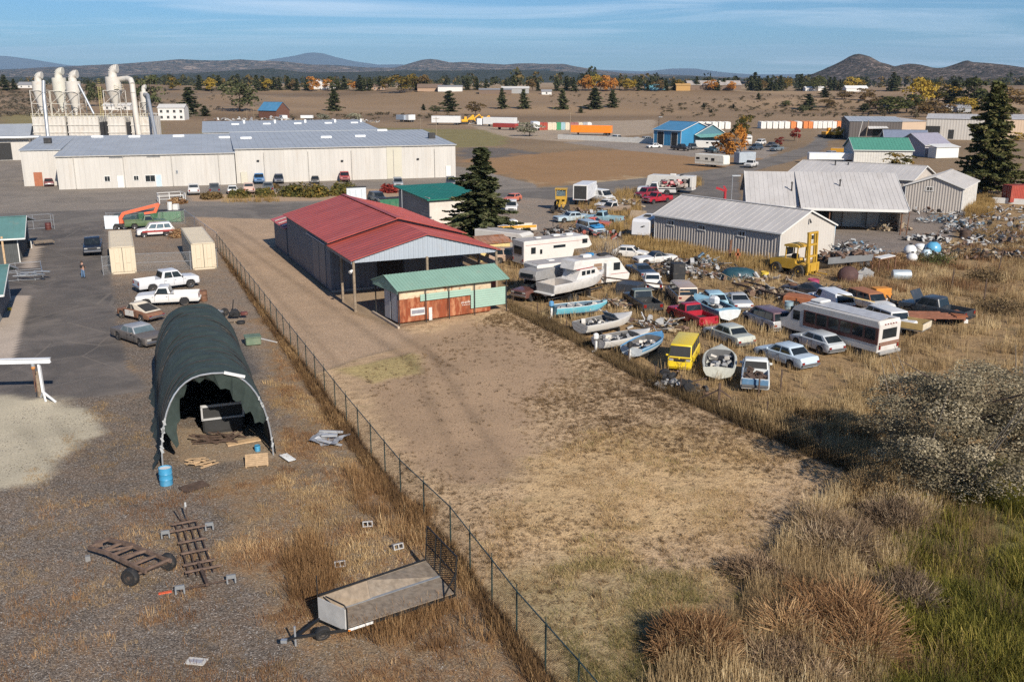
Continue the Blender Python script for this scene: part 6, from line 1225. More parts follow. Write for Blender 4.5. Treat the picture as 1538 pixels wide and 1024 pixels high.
def fence(name, label, pts, h, step, postm, meshm, rail=True, spike=0, railm=None, midrail=False, group=None):
    P0 = Vector(pts[0]); R = thing(name, label, 'fence', P0, 0, group)
    for i in range(len(pts)-1):
        a, b = Vector(pts[i])-P0, Vector(pts[i+1])-P0; v = b-a; L = v.length; n = max(1, round(L/step)); rz = math.atan2(v.y, v.x)
        for k in range(n+(i == len(pts)-2)):
            p = a+v*(k/n); mb = MB(); mb.cyl((0, 0, 0), (0, 0, h), .035, None, 6)
            if spike: mb.cyl((0, 0, h), (0, 0, h+spike), .018, None, 5)
            mb.build('post', postm, R, loc=p)
        if rail: MB().cyl((0, 0, h-.04), (L, 0, h-.04), .026, None, 6).build('top_rail', railm or postm, R, loc=a, rz=rz)
        if midrail: MB().cyl((0, 0, h*.5), (L, 0, h*.5), .024, None, 6).build('middle_rail', railm or postm, R, loc=a, rz=rz)
        if meshm: MB().quad((0, .02, .03), (L, .02, .03), (L, .02, h-.05), (0, .02, h-.05)).build('chain_link', meshm, R, loc=a, rz=rz)
    return R
fence('chain_link_fence', 'long dark green chain link fence between the gravel yard and the dry field', [at(327, 374), at(521, 637), at(602, 742), at(677, 818), at(776, 954), at(868, 1066), at(935, 1150)], 1.88, 3.0, FGREEN, FMESH, True, .24)
fence('pen_fence', 'grey chain link fence with two rails across the front of the tan containers', [at(155.5, 413.5), at(197, 409), at(287, 405.5), at(327, 401.5)], 2.0, 30, STEEL, FMESHG, True, .1, STEEL, True)
fence('pen_fence', 'grey chain link fence behind the boom lift and the green boxes', [at(161, 341), at(240, 340), at(279, 336.5), at(327, 374)], 2.0, 9, STEEL, FMESHG, True, .1, STEEL)
R = thing('wire_fence', 'sagging wire fence on rusty posts along the junkyard edge', 'fence', at(770, 458))
W_ = [at(*p)-at(770, 458) for p in ((770, 458), (808, 476), (850, 498), (896, 522), (943, 549), (985, 575), (1021, 590), (1079, 612), (1150, 632), (1232, 668))]
for i, p in enumerate(W_): MB().cyl((0, 0, 0), (.06*(-1)**i, .02, 1.25), .045, .04, 6).build('post', RUSTD, R, loc=p)
for z in (.45, .8, 1.1):
    mb = MB()
    for a, b in zip(W_, W_[1:]): mb.tube([a+Vector((0, 0, z)), (a+b)/2+Vector((0, 0, z-.07)), b+Vector((0, 0, z))], .008, 4)
    mb.build('wire', RUSTD, R)
p = W_[7]; mb = MB(); mb.bar(p+Vector((-1.1, .8, .3)), p+Vector((0, 0, 1.2)), .09).bar(p+Vector((1.2, .7, .2)), p+Vector((0, 0, 1.2)), .09).bar(p, p+Vector((0, 0, 1.6)), .14); mb.build('corner_brace', RUSTD, R)
# tan shipping containers
TAN = P('tan_container', (.58, .50, .37), .5, 0, .05, .5, dirt=.12, rust=.03)
def container(label, loc, rz, mat, L=12.19, Wd=2.44, h=2.9, group=None, detail=True):
    R = thing('shipping_container', label, 'container', loc, rz, group); d = .035 if detail else 0
    mb = MB(); ribbed(mb, (0, 0), (0, 0+.0001), 0, .1) if 0 else None
    for p, q in (((Wd, .1), (Wd, L-.1)), ((0, L-.1), (0, .1)), ((Wd, L), (0, L))): ribbed(mb, p, q, .18, h-.12, .3, d, .4)
    mb.build('side_wall', mat, R)
    mb = MB(); mb.box((Wd/2, L/2, h-.03), (Wd-.1, L-.1, .05))
    for k in range(0, int(L/.6)): mb.box((Wd/2, .4+k*.6, h), (Wd-.3, .25, .025))
    mb.build('roof', mat, R); mb = MB()
    for x in (.06, Wd-.06):
        mb.box((x, L/2, .09), (.13, L, .18)).box((x, L/2, h-.06), (.12, L, .12))
        for y in (.07, L-.07): mb.box((x, y, h/2), (.14, .14, h-.005))
    for y in (.06, L-.06): mb.box((Wd/2, y, .09), (Wd-.3, .12, .17)).box((Wd/2, y, h-.06), (Wd-.3, .12, .115))
    mb.build('frame', mat, R)
    for s in (0, 1):
        o = MB(); o.box((Wd*.27+s*Wd*.46, .07, h/2+.03), (Wd*.44, .05, h-.36)); 
        for k in range(5): o.box((Wd*.1+s*Wd*.46+k*.22, .04, h/2+.03), (.1, .03, h-.5))
        o = o.build('door', mat, R)
        if detail:
            b = MB()
            for k in (.3, .75): b.cyl((Wd*.05+s*Wd*.46+Wd*.44*k, .0, .25), (Wd*.05+s*Wd*.46+Wd*.44*k, .0, h-.25), .02, None, 6)
            b.box((Wd*.27+s*Wd*.46, -.0, 1.2), (.35, .03, .05)); b.build('lock_rod', TAN if detail else mat, o)
    return R
a_ = (.385+.407)/2
container('tan shipping container beside the dark navy pickup', (-42.2, 99.4, 0), .39, TAN); container('tan shipping container against the chain link fence', (-34.4, 101.8, 0), .405, TAN)
CC = {'w': (.72, .70, .66), 'r': (.36, .06, .035), 'c': (.62, .55, .42), 'g': (.05, .28, .12), 'b': (.30, .45, .5), 'm': (.34, .13, .11), 'y': (.36, .36, .37), 'o': (.66, .22, .06)}
CW = {'w': 'white', 'r': 'red', 'c': 'cream', 'g': 'green', 'b': 'pale blue', 'm': 'maroon', 'y': 'grey', 'o': 'orange'}
CMT = {k: P('container_paint_'+CW[k].replace(' ', '_'), v, .5, 0, .06, .4, dirt=.12) for k, v in CC.items()}
cproto = container('', (0, 0, -50), 0, CMT['w'], 6.06, 2.44, 2.75, 'containers lined up by the railway', False)
def crow(seq, x0, x1, py0, py1, where):
    n = len(seq)
    for i, k in enumerate(seq):
        if k == '.': continue
        px = x0+(x1-x0)*(i+.0)/n; g_ = land(px, py0+(py1-py0)*i/n); w = (x1-x0)/n/F*g_.y
        c = dup(cproto, g_, .0, (max(.7, w/2.44*.80), 1, 1), '%s shipping container, number %d from the left %s' % (CW[k], i+1, where) if 0 else CW[k]+' container '+where[i] if isinstance(where, list) else '', {CMT['w'].name: CMT[k]})
        c['group'] = 'containers lined up by the railway'
ORD = ['first', 'second', 'third', 'fourth', 'fifth', 'sixth', 'seventh', 'eighth', 'ninth', 'tenth', 'eleventh', 'twelfth', 'thirteenth']
def wh(n, t): return [(ORD[i] if i < n/2+1 else ORD[n-1-i]+' from the right')+' in the row '+t for i in range(n)]
crow('yrrccgbcmmcyw', 803, 889, 195.5, 195.3, wh(13, 'behind the orange hopper')); crow('ywwwwwwww', 1012, 1099, 194, 194, wh(9, 'behind the blue building'))
crow('wwwwwow', 1143, 1206, 193.5, 193.2, wh(7, 'left of the red maple')); crow('oowwwwwooo', 1207, 1279, 193.2, 192.8, wh(10, 'right of the red maple'))
for o in [cproto]+list(cproto.children_recursive): bpy.data.objects.remove(o)
R = container('faded red container at the right edge behind a low white wall', at(1503, 304)+Vector((0, 0, .3)), -1.45, P('red_container', (.33, .05, .03), .6, dirt=.2), 9, 2.44, 2.7)
a, b = at(1490, 304.5), at(1560, 309); v = b-a; o = MB().box((v.length/2, 0, .45), (v.length, .2, .9)).build('low_wall', WHITE, None, loc=a, rz=math.atan2(v.y, v.x)); tag(o, 'low white block wall before the red container', 'wall')
a, b = land(838, 209), land(984, 216); v = b-a; o = MB().box((v.length/2, 0, .8), (v.length, .3, 1.6)).build('concrete_wall', P('pale_concrete', (.56, .54, .5), .9, dirt=.1), None, loc=a, rz=math.atan2(v.y, v.x)); tag(o, 'long pale concrete wall along the lot left of the blue building', 'wall')
# ---- tarp shelter
a, b = at(245, 706), at(411, 684); v = b-a; wS = v.length; u = v/wS; rz = math.atan2(v.y, v.x); LS = 17.0
R = thing('tarp_shelter', 'tunnel shaped shelter of dark green tarp over steel hoops', 'shelter', a, rz); HS = 5.0; KEEP.append((a.x+u.x*wS/2-u.y*LS/2, a.y+u.y*wS/2+u.x*LS/2, rz, wS/2+.4, LS/2))
TARP = P('dark_green_tarp', (.034, .050, .044), .75, 0, .25, 1.2, bump=.15, bsc=6, dirt=.12, dust=(.12, .13, .12))
def arch(k, off=0.0, h=HS, sag=0):
    t = PI*k; x = wS/2-(wS/2+off)*math.copysign(abs(math.cos(t))**.78, math.cos(t)); z = (h+off)*(math.sin(t)**.92)
    return x, z
mb = MB(); rings = []; N = 30
nb = 19
for j in range(nb*4+1):
    y = LS*j/(nb*4)+.15; sg = -.05*(1-abs(math.cos(PI*j/4))) ; rr = []; sw = .10*math.sin(j*.21)+.05*math.sin(j*.77)
    for i in range(N+1):
        k = i/N; x, z = arch(k, sg+.03); x += (.05*math.sin(j*.9)+.14*math.sin(j*.23+1))*max(0, 1-z/1.8)*(1 if k < .5 else -1)*(-1)
        rr.append((x-(.35 if k < .02 else 0)+sw*z/HS, y, max(.02, z+.05*math.sin(i*.8+j*.5)*(z > 1))))
    rings.append(rr)
mb.loft(rings, caps=False, closed=False); sh = mb.build('tarp', TARP, R, True)
for j in range(nb+1):
    q = [(*arch(i/24),) for i in range(25)]; MB().tube([(x, .1+LS*j/nb, z) for x, z in q], .04 if j else .05, 6).build('hoop', STEEL if j == 0 else DARK, R)
mb = MB()
rr = random.Random(3)
for i in range(26): # torn hanging front edge
    k0, k1 = .14+i*.028, .14+(i+1)*.028; (x0, z0), (x1, z1) = arch(k0), arch(k1)
    d0, d1 = [.3+1.5*abs(math.sin(.35+(j_/26-.45)*4.2))**1.5+.25*math.sin(j_*1.9) for j_ in (i, i+1)]
    mb.quad((x0, .12, z0), (x1, .12, z1), (x1+(wS/2-x1)*.12*d1, .5, z1-d1*.75), (x0+(wS/2-x0)*.12*d0, .5, z0-d0*.75))
mb.build('torn_flap', TARP, R)
for i in range(16):
    mb = MB()
    k = rr.choice((rr.uniform(.05, .2), rr.uniform(.66, .97), rr.uniform(.66, .97))); x, z = arch(k); s = rr.uniform(.06, .2); mb.box((x, .05, z), (s*.7, .05, s*1.6), 0, rr.uniform(-.6, .6)); mb.build('tarp_shred', P('grey_plastic', (.36, .37, .37), .6), R)
mb = MB(); x, z = arch(.60); mb.box((x, .05, z+.05), (1.1, .12, .14), 0, .32); mb.build('door_box', WHITE, R)
mb = MB(); mb.prism([arch(i/20) for i in range(21)], LS, LS+.04); mb.build('end_wall', TARP, R)
for x, y, d in ((3.5, 4.6, (1.9, .15, 1.0)), ):
    fr = MB(); fr.box((x, y, 1.75), (2.4, .12, .14)).box((x, y, .95), (2.4, .12, .1)).box((x-1.15, y, 1.35), (.1, .12, .8)).box((x+1.15, y, 1.35), (.1, .12, .8)); o = fr.build('cap_frame', P('pale_grey_paint', (.42, .42, .42), .5), None, loc=a, rz=rz); tag(o, 'pale grey truck cap frame standing inside the tarp shelter', 'truck cap')
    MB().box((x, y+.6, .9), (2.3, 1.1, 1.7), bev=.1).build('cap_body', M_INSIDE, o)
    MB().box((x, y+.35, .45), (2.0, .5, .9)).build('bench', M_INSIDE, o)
def inS(x, y, z=0): q = a+u*x+Vector((-u.y, u.x, 0))*y; return Vector((q.x, q.y, z))
o = MB().box((0, 0, .06), (1.9, .5, .07)).box((-.6, .1, .03), (.1, .6, .06)).box((.6, .1, .03), (.1, .6, .06)).build('wooden_board', WOODF, None, loc=inS(4.4, 2.6, 0), rz=rz+.15); tag(o, 'fresh wooden board panel lying just inside the tarp shelter', 'board')
rr = random.Random(5); mb = MB(); [mb.bar((rr.uniform(-1.6, 1.6), rr.uniform(-.6, .6), .08), (rr.uniform(-1.6, 1.6), rr.uniform(-.6, .6), rr.uniform(.1, .5)), .07) for _ in range(14)]; o = mb.build('scrap_heap', RUSTD, None, loc=inS(3.0, 3.4, 0)); tag(o, 'dark heap of bent pipes in the shade of the tarp shelter', 'scrap', kind='stuff')
# ---- small yard things
def drum(name, label, px, py, r, h, mat, top=None, rim=True, lean=0, cat='drum'):
    g_ = at(px, py); R = thing(name, label, cat, g_); R.rotation_euler = (lean, 0, 0)
    MB().lathe([(r*.98, 0), (r, .02), (r, h*.32), (r*1.03, h*.34), (r, h*.36), (r, h*.64), (r*1.03, h*.66), (r, h*.68), (r, h), (r*.92, h), (r*.9, h-.06)], n=18).build('shell', mat, R, True)
    MB().cyl((0, 0, h-.09), (0, 0, h-.05), r*.9, None, 18).build('lid', top or mat, R); return R
BLUD = P('blue_plastic', (.05, .27, .46), .4, 0, .15, 2, dirt=.35, dust=(.3, .38, .42)); drum('plastic_drum', 'blue plastic drum with a white lid at the left foot of the tarp shelter', 250, 727, .33, .92, BLUD, WHITE, lean=-.03)
drum('bucket', 'small blue bucket beside the wooden pallet', 387, 677, .16, .34, BLUD, DARK, cat='bucket'); drum('steel_drum', 'rusty brown open drum behind the old white pickup', 306, 452, .36, 1.0, RUST, RUSTD)
drum('steel_drum', 'dark red drum by the gate frame near the left sheds', 73, 345, .4, .95, P('dark_red_paint', (.10, .025, .02), .6, dirt=.2), DARK)
drum('steel_drum', 'dark rusty drum in the shade along the tarp shelter', 352, 538, .32, .85, RUSTD)
def pallet(label, px, py, rz=0, ry=0, mat=None, w=1.2, l=1.0, z=0):
    g_ = at(px, py); R = thing('pallet', label, 'pallet', g_+Vector((0, 0, z)), rz); R.rotation_euler = (ry, 0, rz); m = mat or WOODF
    mb = MB()
    for k in range(7): mb.box((0, -l/2+l*(k+.5)/7, .13), (w, l/9, .02))
    mb.build('deck_board', m, R)
    for x in (-w/2+.05, 0, w/2-.05): MB().box((x, 0, .06), (.08, l, .11)).build('stringer', m, R)
    for y in (-l/2+.06, l/2-.06): MB().box((0, y, .01-.005), (w, .1, .018)).build('bottom_board', m, R)
    return R
pallet('clean wooden pallet tilted against the tarp shelter mouth', 386, 696, .25, .35, z=.12); pallet('dark weathered pallet crate by the concrete apron of the left shed', 66, 368, .6, 0, WOOD, 2.2, 1.8, .35)
pallet('broken charred pallet half buried in the gravel before the shelter', 292, 732, .8, 0, RUSTD, 1.3, .9, -.05); pallet('weathered pallet under the engine beside the chain link fence', 352, 483, .3, 0, WOOD, 1.5, 1.1, 0); pallet('weathered pallet under the engine parts nearer the shelter', 330, 484, .2, 0, WOOD, 1.2, 1.0, 0)
mb = MB(); rr = random.Random(11); [mb.box((rr.uniform(-.7, .7), rr.uniform(-.35, .35), rr.uniform(.04, .22)), (rr.uniform(.4, 1.1), rr.uniform(.08, .2), .03), rr.uniform(-.5, .7), rr.uniform(-.2, .2)) for _ in range(13)]; mb.lathe([(.12, .2), (.2, .22), (.2, .3), (.12, .3)], c=(-.2, -.2, 0), n=12)
o = mb.build('wood_debris', WOODF, None, loc=at(303, 697), rz=.1); tag(o, 'broken light boards lying on pale sawdust in the shelter mouth', 'wood debris', kind='stuff')
GRS = P('grey_sheet', (.30, .31, .33), .5, .3, .15, 2, dirt=.3); rr = random.Random(2)
g_ = at(494, 662); R = thing('sheet_metal', 'crumpled grey sheet metal lying by the chain link fence', 'sheet metal', g_, -.35)
vs = []; nX, nY = 12, 10
for j in range(nY+1):
    for i in range(nX+1): vs.append((-.95+1.9*i/nX+rr.uniform(-.04, .04), -.85+1.7*j/nY+rr.uniform(-.04, .04), .12+.16*rr.random()*(1 if 2 < j < 8 else .4)+.12*math.sin(i*.7)))
mb = MB(); mb.add(vs, [(j*(nX+1)+i, j*(nX+1)+i+1, (j+1)*(nX+1)+i+1, (j+1)*(nX+1)+i) for j in range(nY) for i in range(nX)]); mb.build('sheet', GRS, R)
mb = MB(); mb.bar((-.9, .5, .3), (.5, .75, .34), .12).bar((-.3, -.7, .3), (1.15, -.55, .1), .2, .05).box((.0, .1, .32), (.9, .3, .1), .4); mb.build('bent_strip', P('pale_grey_sheet', (.48, .49, .5), .45, .3), R)
g_ = at(432, 689); R = thing('grating', 'small white slatted grating at the right foot of the shelter', 'grating', g_, -.9); mb = MB(); [mb.box((-.5+k*.17, 0, .1), (.07, .45, .05)) for k in range(7)]; mb.build('slat', P('pale_plastic', (.55, .56, .56), .6), R); mb = MB(); [mb.box((0, s*.2, .06), (1.2, .05, .05)) for s in (-1, 1)]; mb.build('side_bar', DARK, R)
def block(label, px, py, rz):
    g_ = at(px, py); R = thing('cinder_block', label, 'cinder block', g_, rz, 'cinder blocks in the weeds')
    mb = MB(); L, W, h, t = .46, .26, .26, .045
    for y in (-W/2+t/2, W/2-t/2): mb.box((0, y, h/2), (L, t, h))
    for x in (-L/2+t/2, 0, L/2-t/2): mb.box((x, 0, h/2), (t, W-2*t, h))
    M = Matrix.Rotation(PI/2-.35, 3, 'X'); mb.v = [tuple(M @ Vector(q)+Vector((0, .0, .14))) for q in mb.v]; mb.build('block_body', BLOCK, R)
    o = bpy.data.objects.new('x', None); bpy.data.objects.remove(o)
block('upright cinder block with two holes showing, farthest from the trailer', 552, 790, .2); block('cinder block leaning near the trailer gate', 596, 824, .5); block('cinder block sunk in russet weeds beside the trailer deck', 510, 850, .3)
g_ = at(295, 994); R = thing('board_sign', 'square white board with faded printing lying face up in the gravel', 'board', g_+Vector((0, 0, .03)), -.16); MB().box((0, 0, .01), (.72, .42, .025), bev=.005).build('board', P('dirty_white', (.55, .53, .49), .7, dirt=.4), R)
mb = MB(); mb.box((.02, .0, .026), (.42, .2, .006)); mb.box((-.24, .02, .026), (.08, .1, .006)); mb.build('faded_print', P('grey_print', (.33, .33, .36), .7), R)
MB().box((0, 0, .02), (.5, .12, .05), .4).build('scrap_strip', P('orange_rag', (.6, .1, .04), .7), None, loc=at(248, 890)).__setitem__('label', 'scrap of bright orange cloth on the gravel between the old frames'); bpy.data.objects['scrap_strip']['category'] = 'rag'
g_ = at(380, 517); R = thing('utility_box', 'flat green utility box near the chain link fence', 'utility box', g_, .38); MB().box((0, 0, .35), (1.15, 1.05, .6), bev=.05).build('box_body', P('dull_green', (.13, .18, .12), .6, dirt=.3), R); MB().box((0, 0, .68), (1.25, 1.15, .07), bev=.02).build('lid', P('dull_green', (.13, .18, .12), .6), R)
g_ = at(341, 507); R = thing('gas_bottle', 'small white and rust gas bottle beside the shelter', 'gas bottle', g_); MB().lathe([(.15, 0), (.19, .08), (.19, .45), (.1, .55), (.05, .58), (.05, .64)], n=12).build('bottle', WHITE, R, True); MB().lathe([(.1, .64), (.12, .66), (.12, .76), (.1, .78)], n=10).build('collar', RUST, R)
g_ = at(402, 512); o = MB().bar((-.9, .7, .05), (.9, -.7, .08), .12, .06).build('white_post', WHITE, None, loc=g_); tag(o, 'white post lying along the chain link fence', 'post')
def engine(label, px, py, sd, red=False):
    g_ = at(px, py); R = thing('engine', label, 'engine', g_+Vector((0, 0, .14)), sd*.7); rr = random.Random(sd)
    MB().box((0, 0, .3), (.8, .5, .5), bev=.08).build('engine_block', P('black_iron', (.02, .02, .02), .6), R); mb = MB(); [mb.cyl((rr.uniform(-.4, .4), -.3, rr.uniform(.15, .5)), (rr.uniform(-.4, .4), .34, rr.uniform(.3, .7)), .07) for _ in range(6)]; mb.build('pulley', DARK, R)
    mb = MB(); mb.box((.0, 0, .62), (.55, .3, .16), .1, .1).bar((-.2, .1, .5), (-.1, .3, 1.5 if red else .9), .06); mb.build('intake', STEEL if not red else DARK, R)
    if red: MB().box((.75, .2, .3), (.6, .4, .3), .4, bev=.06).build('gearbox', P('dark_red_paint', (.10, .025, .02), .6), R)
engine('black engine on a pallet nearer the shelter', 331, 481, 4); engine('black engine with a red gearbox on a pallet by the fence', 353, 479, 9, True)
def tyre(label, px, py, r=.36, w=.24, lie=False, lean=.1, rz=0, grp='loose tyres'):
    me, mh = wheel(r, w, 0); g_ = at(px, py); R = thing('loose_tyre', label, 'tyre', g_, rz, grp)
    o = bpy.data.objects.new('rubber', me); COL.objects.link(o); o.parent = R
    if lie: o.rotation_euler = (PI/2, 0, 0); o.location = (0, 0, w/2)
    else: o.rotation_euler = (lean, 0, 0); o.location = (0, 0, r)
    return R
tyre('black tyre standing behind the engines near the fence', 338, 474, .34, rz=.5); tyre('black tyre lying by the red gearbox', 362, 486, .34, lie=True)
for i, (x, y, l) in enumerate([(998, 571, 'tyre standing at the left end of the black heap by the fence'), (1008, 576, 'tyre leaning in the black heap below the yellow van'), (1016, 581, 'tyre lying on the black heap below the yellow van'), (1024, 587, 'tyre behind the leaning post of the black heap'), (1035, 593, 'tyre at the foot of the corner brace'), (1046, 597, 'tyre lying right of the corner brace')]):
    tyre(l, x, y, .42, .3, i in (2, 5), .25+.2*i, i*.9)
# utility trailer with ply sheets
N0, N1, F0, F1, T1 = at(522, 943, .5), at(683, 891, .5), at(481, 925, .5), at(660.5, 866.3, .5), at(639, 842, .5); T0 = F0+Vector((0, 0, .82)); O = at(560, 935); q = lambda p: p-O
R = thing('utility_trailer', 'flat utility trailer with plywood sheets and a black mesh ramp gate', 'trailer', O); KEEP.append((at(585, 905).x, at(585, 905).y, .5, 2.6, 1.2))
PLY = P('weathered_plywood', (.22, .175, .13), .85, 0, .35, 4, bump=.15, dirt=.5, dust=(.30, .26, .21)); PLY2 = P('paler_plywood', (.27, .21, .15), .85, 0, .25, 4, dirt=.3, dust=(.33, .28, .22))
def sheet(a, b, c, d, m, nm, t=.03):
    n = (b-a).cross(d-a).normalized(); n = -n if n.z < 0 else n; mb = MB(); mb.loft([[a, b, c, d], [a+n*t, b+n*t, c+n*t, d+n*t]]); mb.build(nm, m, R)
mid = lambda a, b, t: a+(b-a)*t
sheet(q(N0), q(mid(N0, N1, .36)), q(mid(F0, F1, .36)), q(F0), PLY, 'plywood_sheet'); sheet(q(mid(N0, N1, .362)), q(N1), q(F1), q(mid(F0, F1, .362)), PLY, 'plywood_sheet')
up_ = Vector((0, 0, .02)); sheet(q(F0+up_), q(mid(F0, F1, .40)+up_), q(mid(T0, T1, .42)+up_), q(T0), PLY2, 'plywood_sheet'); sheet(q(mid(F0, F1, .402)+up_), q(F1+up_), q(T1+up_), q(mid(T0, T1, .422)+up_), PLY, 'plywood_sheet')
mb = MB(); mb.bar(q(F0)+Vector((0, 0, .05)), q(F1)+Vector((0, 0, .05)), .13, .02); mb.build('seam_strip', P('grey_strip', (.33, .35, .37), .4, .4), R)
ax = (N1-N0).normalized(); rg = (F0-N0).normalized()
mb = MB(); a1, b1 = q(N0)-ax*.04, q(F0)-ax*.04; mb.loft([[a1-Vector((0, 0, .08)), b1-Vector((0, 0, .08)), b1+Vector((0, 0, .82)), a1+Vector((0, 0, .78))], [p_-ax*.04 for p_ in (a1-Vector((0, 0, .08)), b1-Vector((0, 0, .08)), b1+Vector((0, 0, .82)), a1+Vector((0, 0, .78)))]]); mb.build('front_board', P('grey_white_board', (.45, .44, .42), .6, dirt=.2), R)
mb = MB(); z = Vector((0, 0, -.07)); mb.bar(q(N0)+z, q(N1)+z, .1, .1).bar(q(F0)+z, q(T1)+z, .1, .1).bar(q(N1)+z, q(T1)+z, .1, .1).bar(q(N0)+z, q(F0)+z, .1, .1).bar(q(T0)+Vector((0, 0, .06)), q(T1)+Vector((0, 0, .06)), .06, .06); mb.build('frame', P('black_paint', (.015, .015, .015), .5), R)
BK = P('black_paint', (.015, .015, .015), .5)
MB().tube([q(N0), q(N0)+Vector((0, 0, .80)), q(N0)+rg*.12+Vector((0, 0, .9)), mid(q(N0), q(F0), .75)+Vector((0, 0, .95))], .03, 6).build('front_hoop', BK, R); MB().cyl(q(F0)-ax*.06, q(F0)-ax*.06+Vector((0, 0, 1.7)), .025).build('marker_pole', BK, R)
gb, gt = q(N1), q(T1); gv = (gt-gb); lean = (ax*.12)
fr = MB(); hG = 1.55; top = lambda p_: p_+Vector((0, 0, hG))+lean
for t in (0, .5, .68, 1): fr.bar(gb+gv*t, top(gb+gv*t), .06, .06)
fr.bar(top(gb), top(gt), .05, .05).bar(gb, gt, .06, .06).bar(mid(gb, top(gb), .5), mid(gt, top(gt), .5), .04, .04).bar(gb-ax*.5+Vector((0, 0, 0)), mid(gb, top(gb), .55), .05); fr.build('ramp_gate', BK, R)
MB().quad(gb, gt, top(gt), top(gb)).build('gate_mesh', mesh_mat('gate_mesh_black', (.03, .025, .022), .34), R)
hp = q(mid(N0, F0, .5)); tg = hp-ax*1.5+Vector((0, 0, -.12)); mb = MB(); mb.bar(q(N0)+z, tg, .09, .09).bar(q(F0)+z, tg, .09, .09).bar(tg, tg-ax*.35, .1, .08); mb.build('drawbar', BK, R); MB().box(tuple(tg-ax*.42), (.22, .14, .12)).build('coupling', STEEL, R); MB().cyl(tg-Vector((0, 0, .35)), tg+Vector((0, 0, .45)), .04).build('jockey_post', STEEL, R)
me, mh = wheel(.29, .2, 0); o = bpy.data.objects.new('spare_wheel', me); COL.objects.link(o); o.parent = R; wpos = mid(hp, tg, .35)+Vector((.12, -.22, -.1)); o.location = wpos; o.rotation_euler = (.25, 0, .45); h = bpy.data.objects.new('rim', P and mh); COL.objects.link(h); h.parent = o
mb = MB(); mb.box((0, 0, 0), (1.0, .02, .1)); o = mb.build('white_marking', WHITE, R, loc=q(mid(N0, N1, .12))+Vector((0, -.07, -.05)), rz=math.atan2(ax.y, ax.x)); MB().box((0, 0, 0), (.09, .03, .06)).build('marker_lamp', AMB, R, loc=q(N0)+Vector((.08, -.07, -.05)))
for s in (0, 1):
    me, mh = wheel(.23, .2, 1); o = bpy.data.objects.new('wheel', me); COL.objects.link(o); o.parent = R; c = mid(mid(N0, N1, .55), mid(F0, T1, .55), .12 if s == 0 else .85); o.location = q(Vector((c.x, c.y, .23))); o.rotation_euler = (0, 0, math.atan2(ax.y, ax.x))
# rusty chassis on two wheels
a1, a2, b1, b2 = at(133, 822, .5), at(163, 810, .6), at(219, 858, .5), at(257, 842, .55); O = at(195, 850); q = lambda p: p-O
R = thing('truck_chassis', 'rusty bare truck chassis on two black wheels lying in the gravel', 'chassis', O); CH_ = P('brown_rusty_chassis', (.15, .10, .075), .85, .1, .4, 4, bump=.3)
for p1, p2 in ((a1, b1), (a2, b2)):
    mb = MB(); mm = mid(p1, p2, .35)+Vector((0, 0, .12)); m2 = mid(p1, p2, .68)+Vector((0, 0, .05)); mb.bar(q(p1), q(mm), .1, .16).bar(q(mm), q(m2), .1, .18).bar(q(m2), q(p2), .1, .16); mb.build('side_rail', CH_, R)
for t in (.02, .22, .4, .58, .78, .98):
    MB().bar(q(mid(a1, b1, t))+Vector((0, 0, .06)), q(mid(a2, b2, t))+Vector((0, 0, .06)), .09, .1).build('cross_member', CH_, R)
mb = MB(); mb.bar(q(mid(a1, b1, .25))+Vector((0, 0, .1)), q(mid(a2, b2, .42))+Vector((0, 0, .12)), .07).bar(q(mid(a1, b1, .55))+Vector((0, 0, .1)), q(mid(a2, b2, .62))+Vector((0, 0, .12)), .12).box(tuple(q(mid(a1, a2, .5))), (.3, .3, .2), .5); mb.build('bracket', CH_, R)
for p_, rz_, r_ in ((at(196, 866, .38), .95, .38), (at(252, 843, .36), .95, .38)):
    me, mh = wheel(.38, .26, 0, RUSTD); o = bpy.data.objects.new('wheel', me); COL.objects.link(o); o.parent = R; o.location = q(p_); o.rotation_euler = (0, 0, rz_-PI/2+.25); h = bpy.data.objects.new('rim', mh); COL.objects.link(h); h.parent = o
MB().cyl(q(at(196, 866, .38)), q(at(252, 843, .36)), .05).build('axle', CH_, R); MB().box(tuple(q(at(132, 838, .1))), (.2, .2, .25), .4).build('front_stub', P('grey_stub', (.2, .2, .2), .7), R)
# harrow frame
O = at(300, 835); T_, B_ = at(276, 778, .25), at(308, 880, .25); v = (B_-T_); v.z = 0; Lh = v.length; d = v/Lh; w = Vector((d.y, -d.x, 0)); w = -w if w.x < 0 else w; q = lambda s, t, z=.25: Vector((T_.x-O.x, T_.y-O.y, z))+d*s+w*t
R = thing('harrow_frame', 'dark rusty harrow frame of long bars and cross bars lying on gravel', 'harrow', O); Lr = Lh*.83
for t in (-.42, -.14, .16, .46): MB().bar(q(.5, t), q(Lr, t*1.1), .06, .08).build('long_bar', RUSTD, R)
for s, t0, t1 in ((.35, -.6, .5), (.75, -.95, .95), (1.45, -.55, .62), (2.05, -.55, .62), (2.65, -.6, .7), (3.0, -.6, .85)): MB().bar(q(s*Lr/3.1, t0, .34), q(s*Lr/3.1, t1, .34), .07, .08).build('cross_bar', P('brown_rusty_chassis', (.15, .10, .075), .85), R)
MB().bar(q(Lr*.8, 0, .3), q(Lh, .1, .3), .12).build('drawbar', RUSTD, R); MB().bar(q(Lh*.98, -.95, .25), q(Lh*.98, 1.05, .25), .05).build('axle_bar', RUSTD, R)
for s, t in ((.75*Lr/3.1, -.95), (.75*Lr/3.1, .95), (Lh*.98, -.95), (Lh*.98, 1.05)): mb = MB(); mb.box((0, 0, .12), (.36, .1, .16)).box((-.16, 0, -.02), (.06, .12, .3)).box((.16, 0, -.02), (.06, .12, .3)); mb.build('bracket', P('grey_iron', (.25, .26, .27), .6, .3), R, loc=q(s, t, .25), rz=.3)
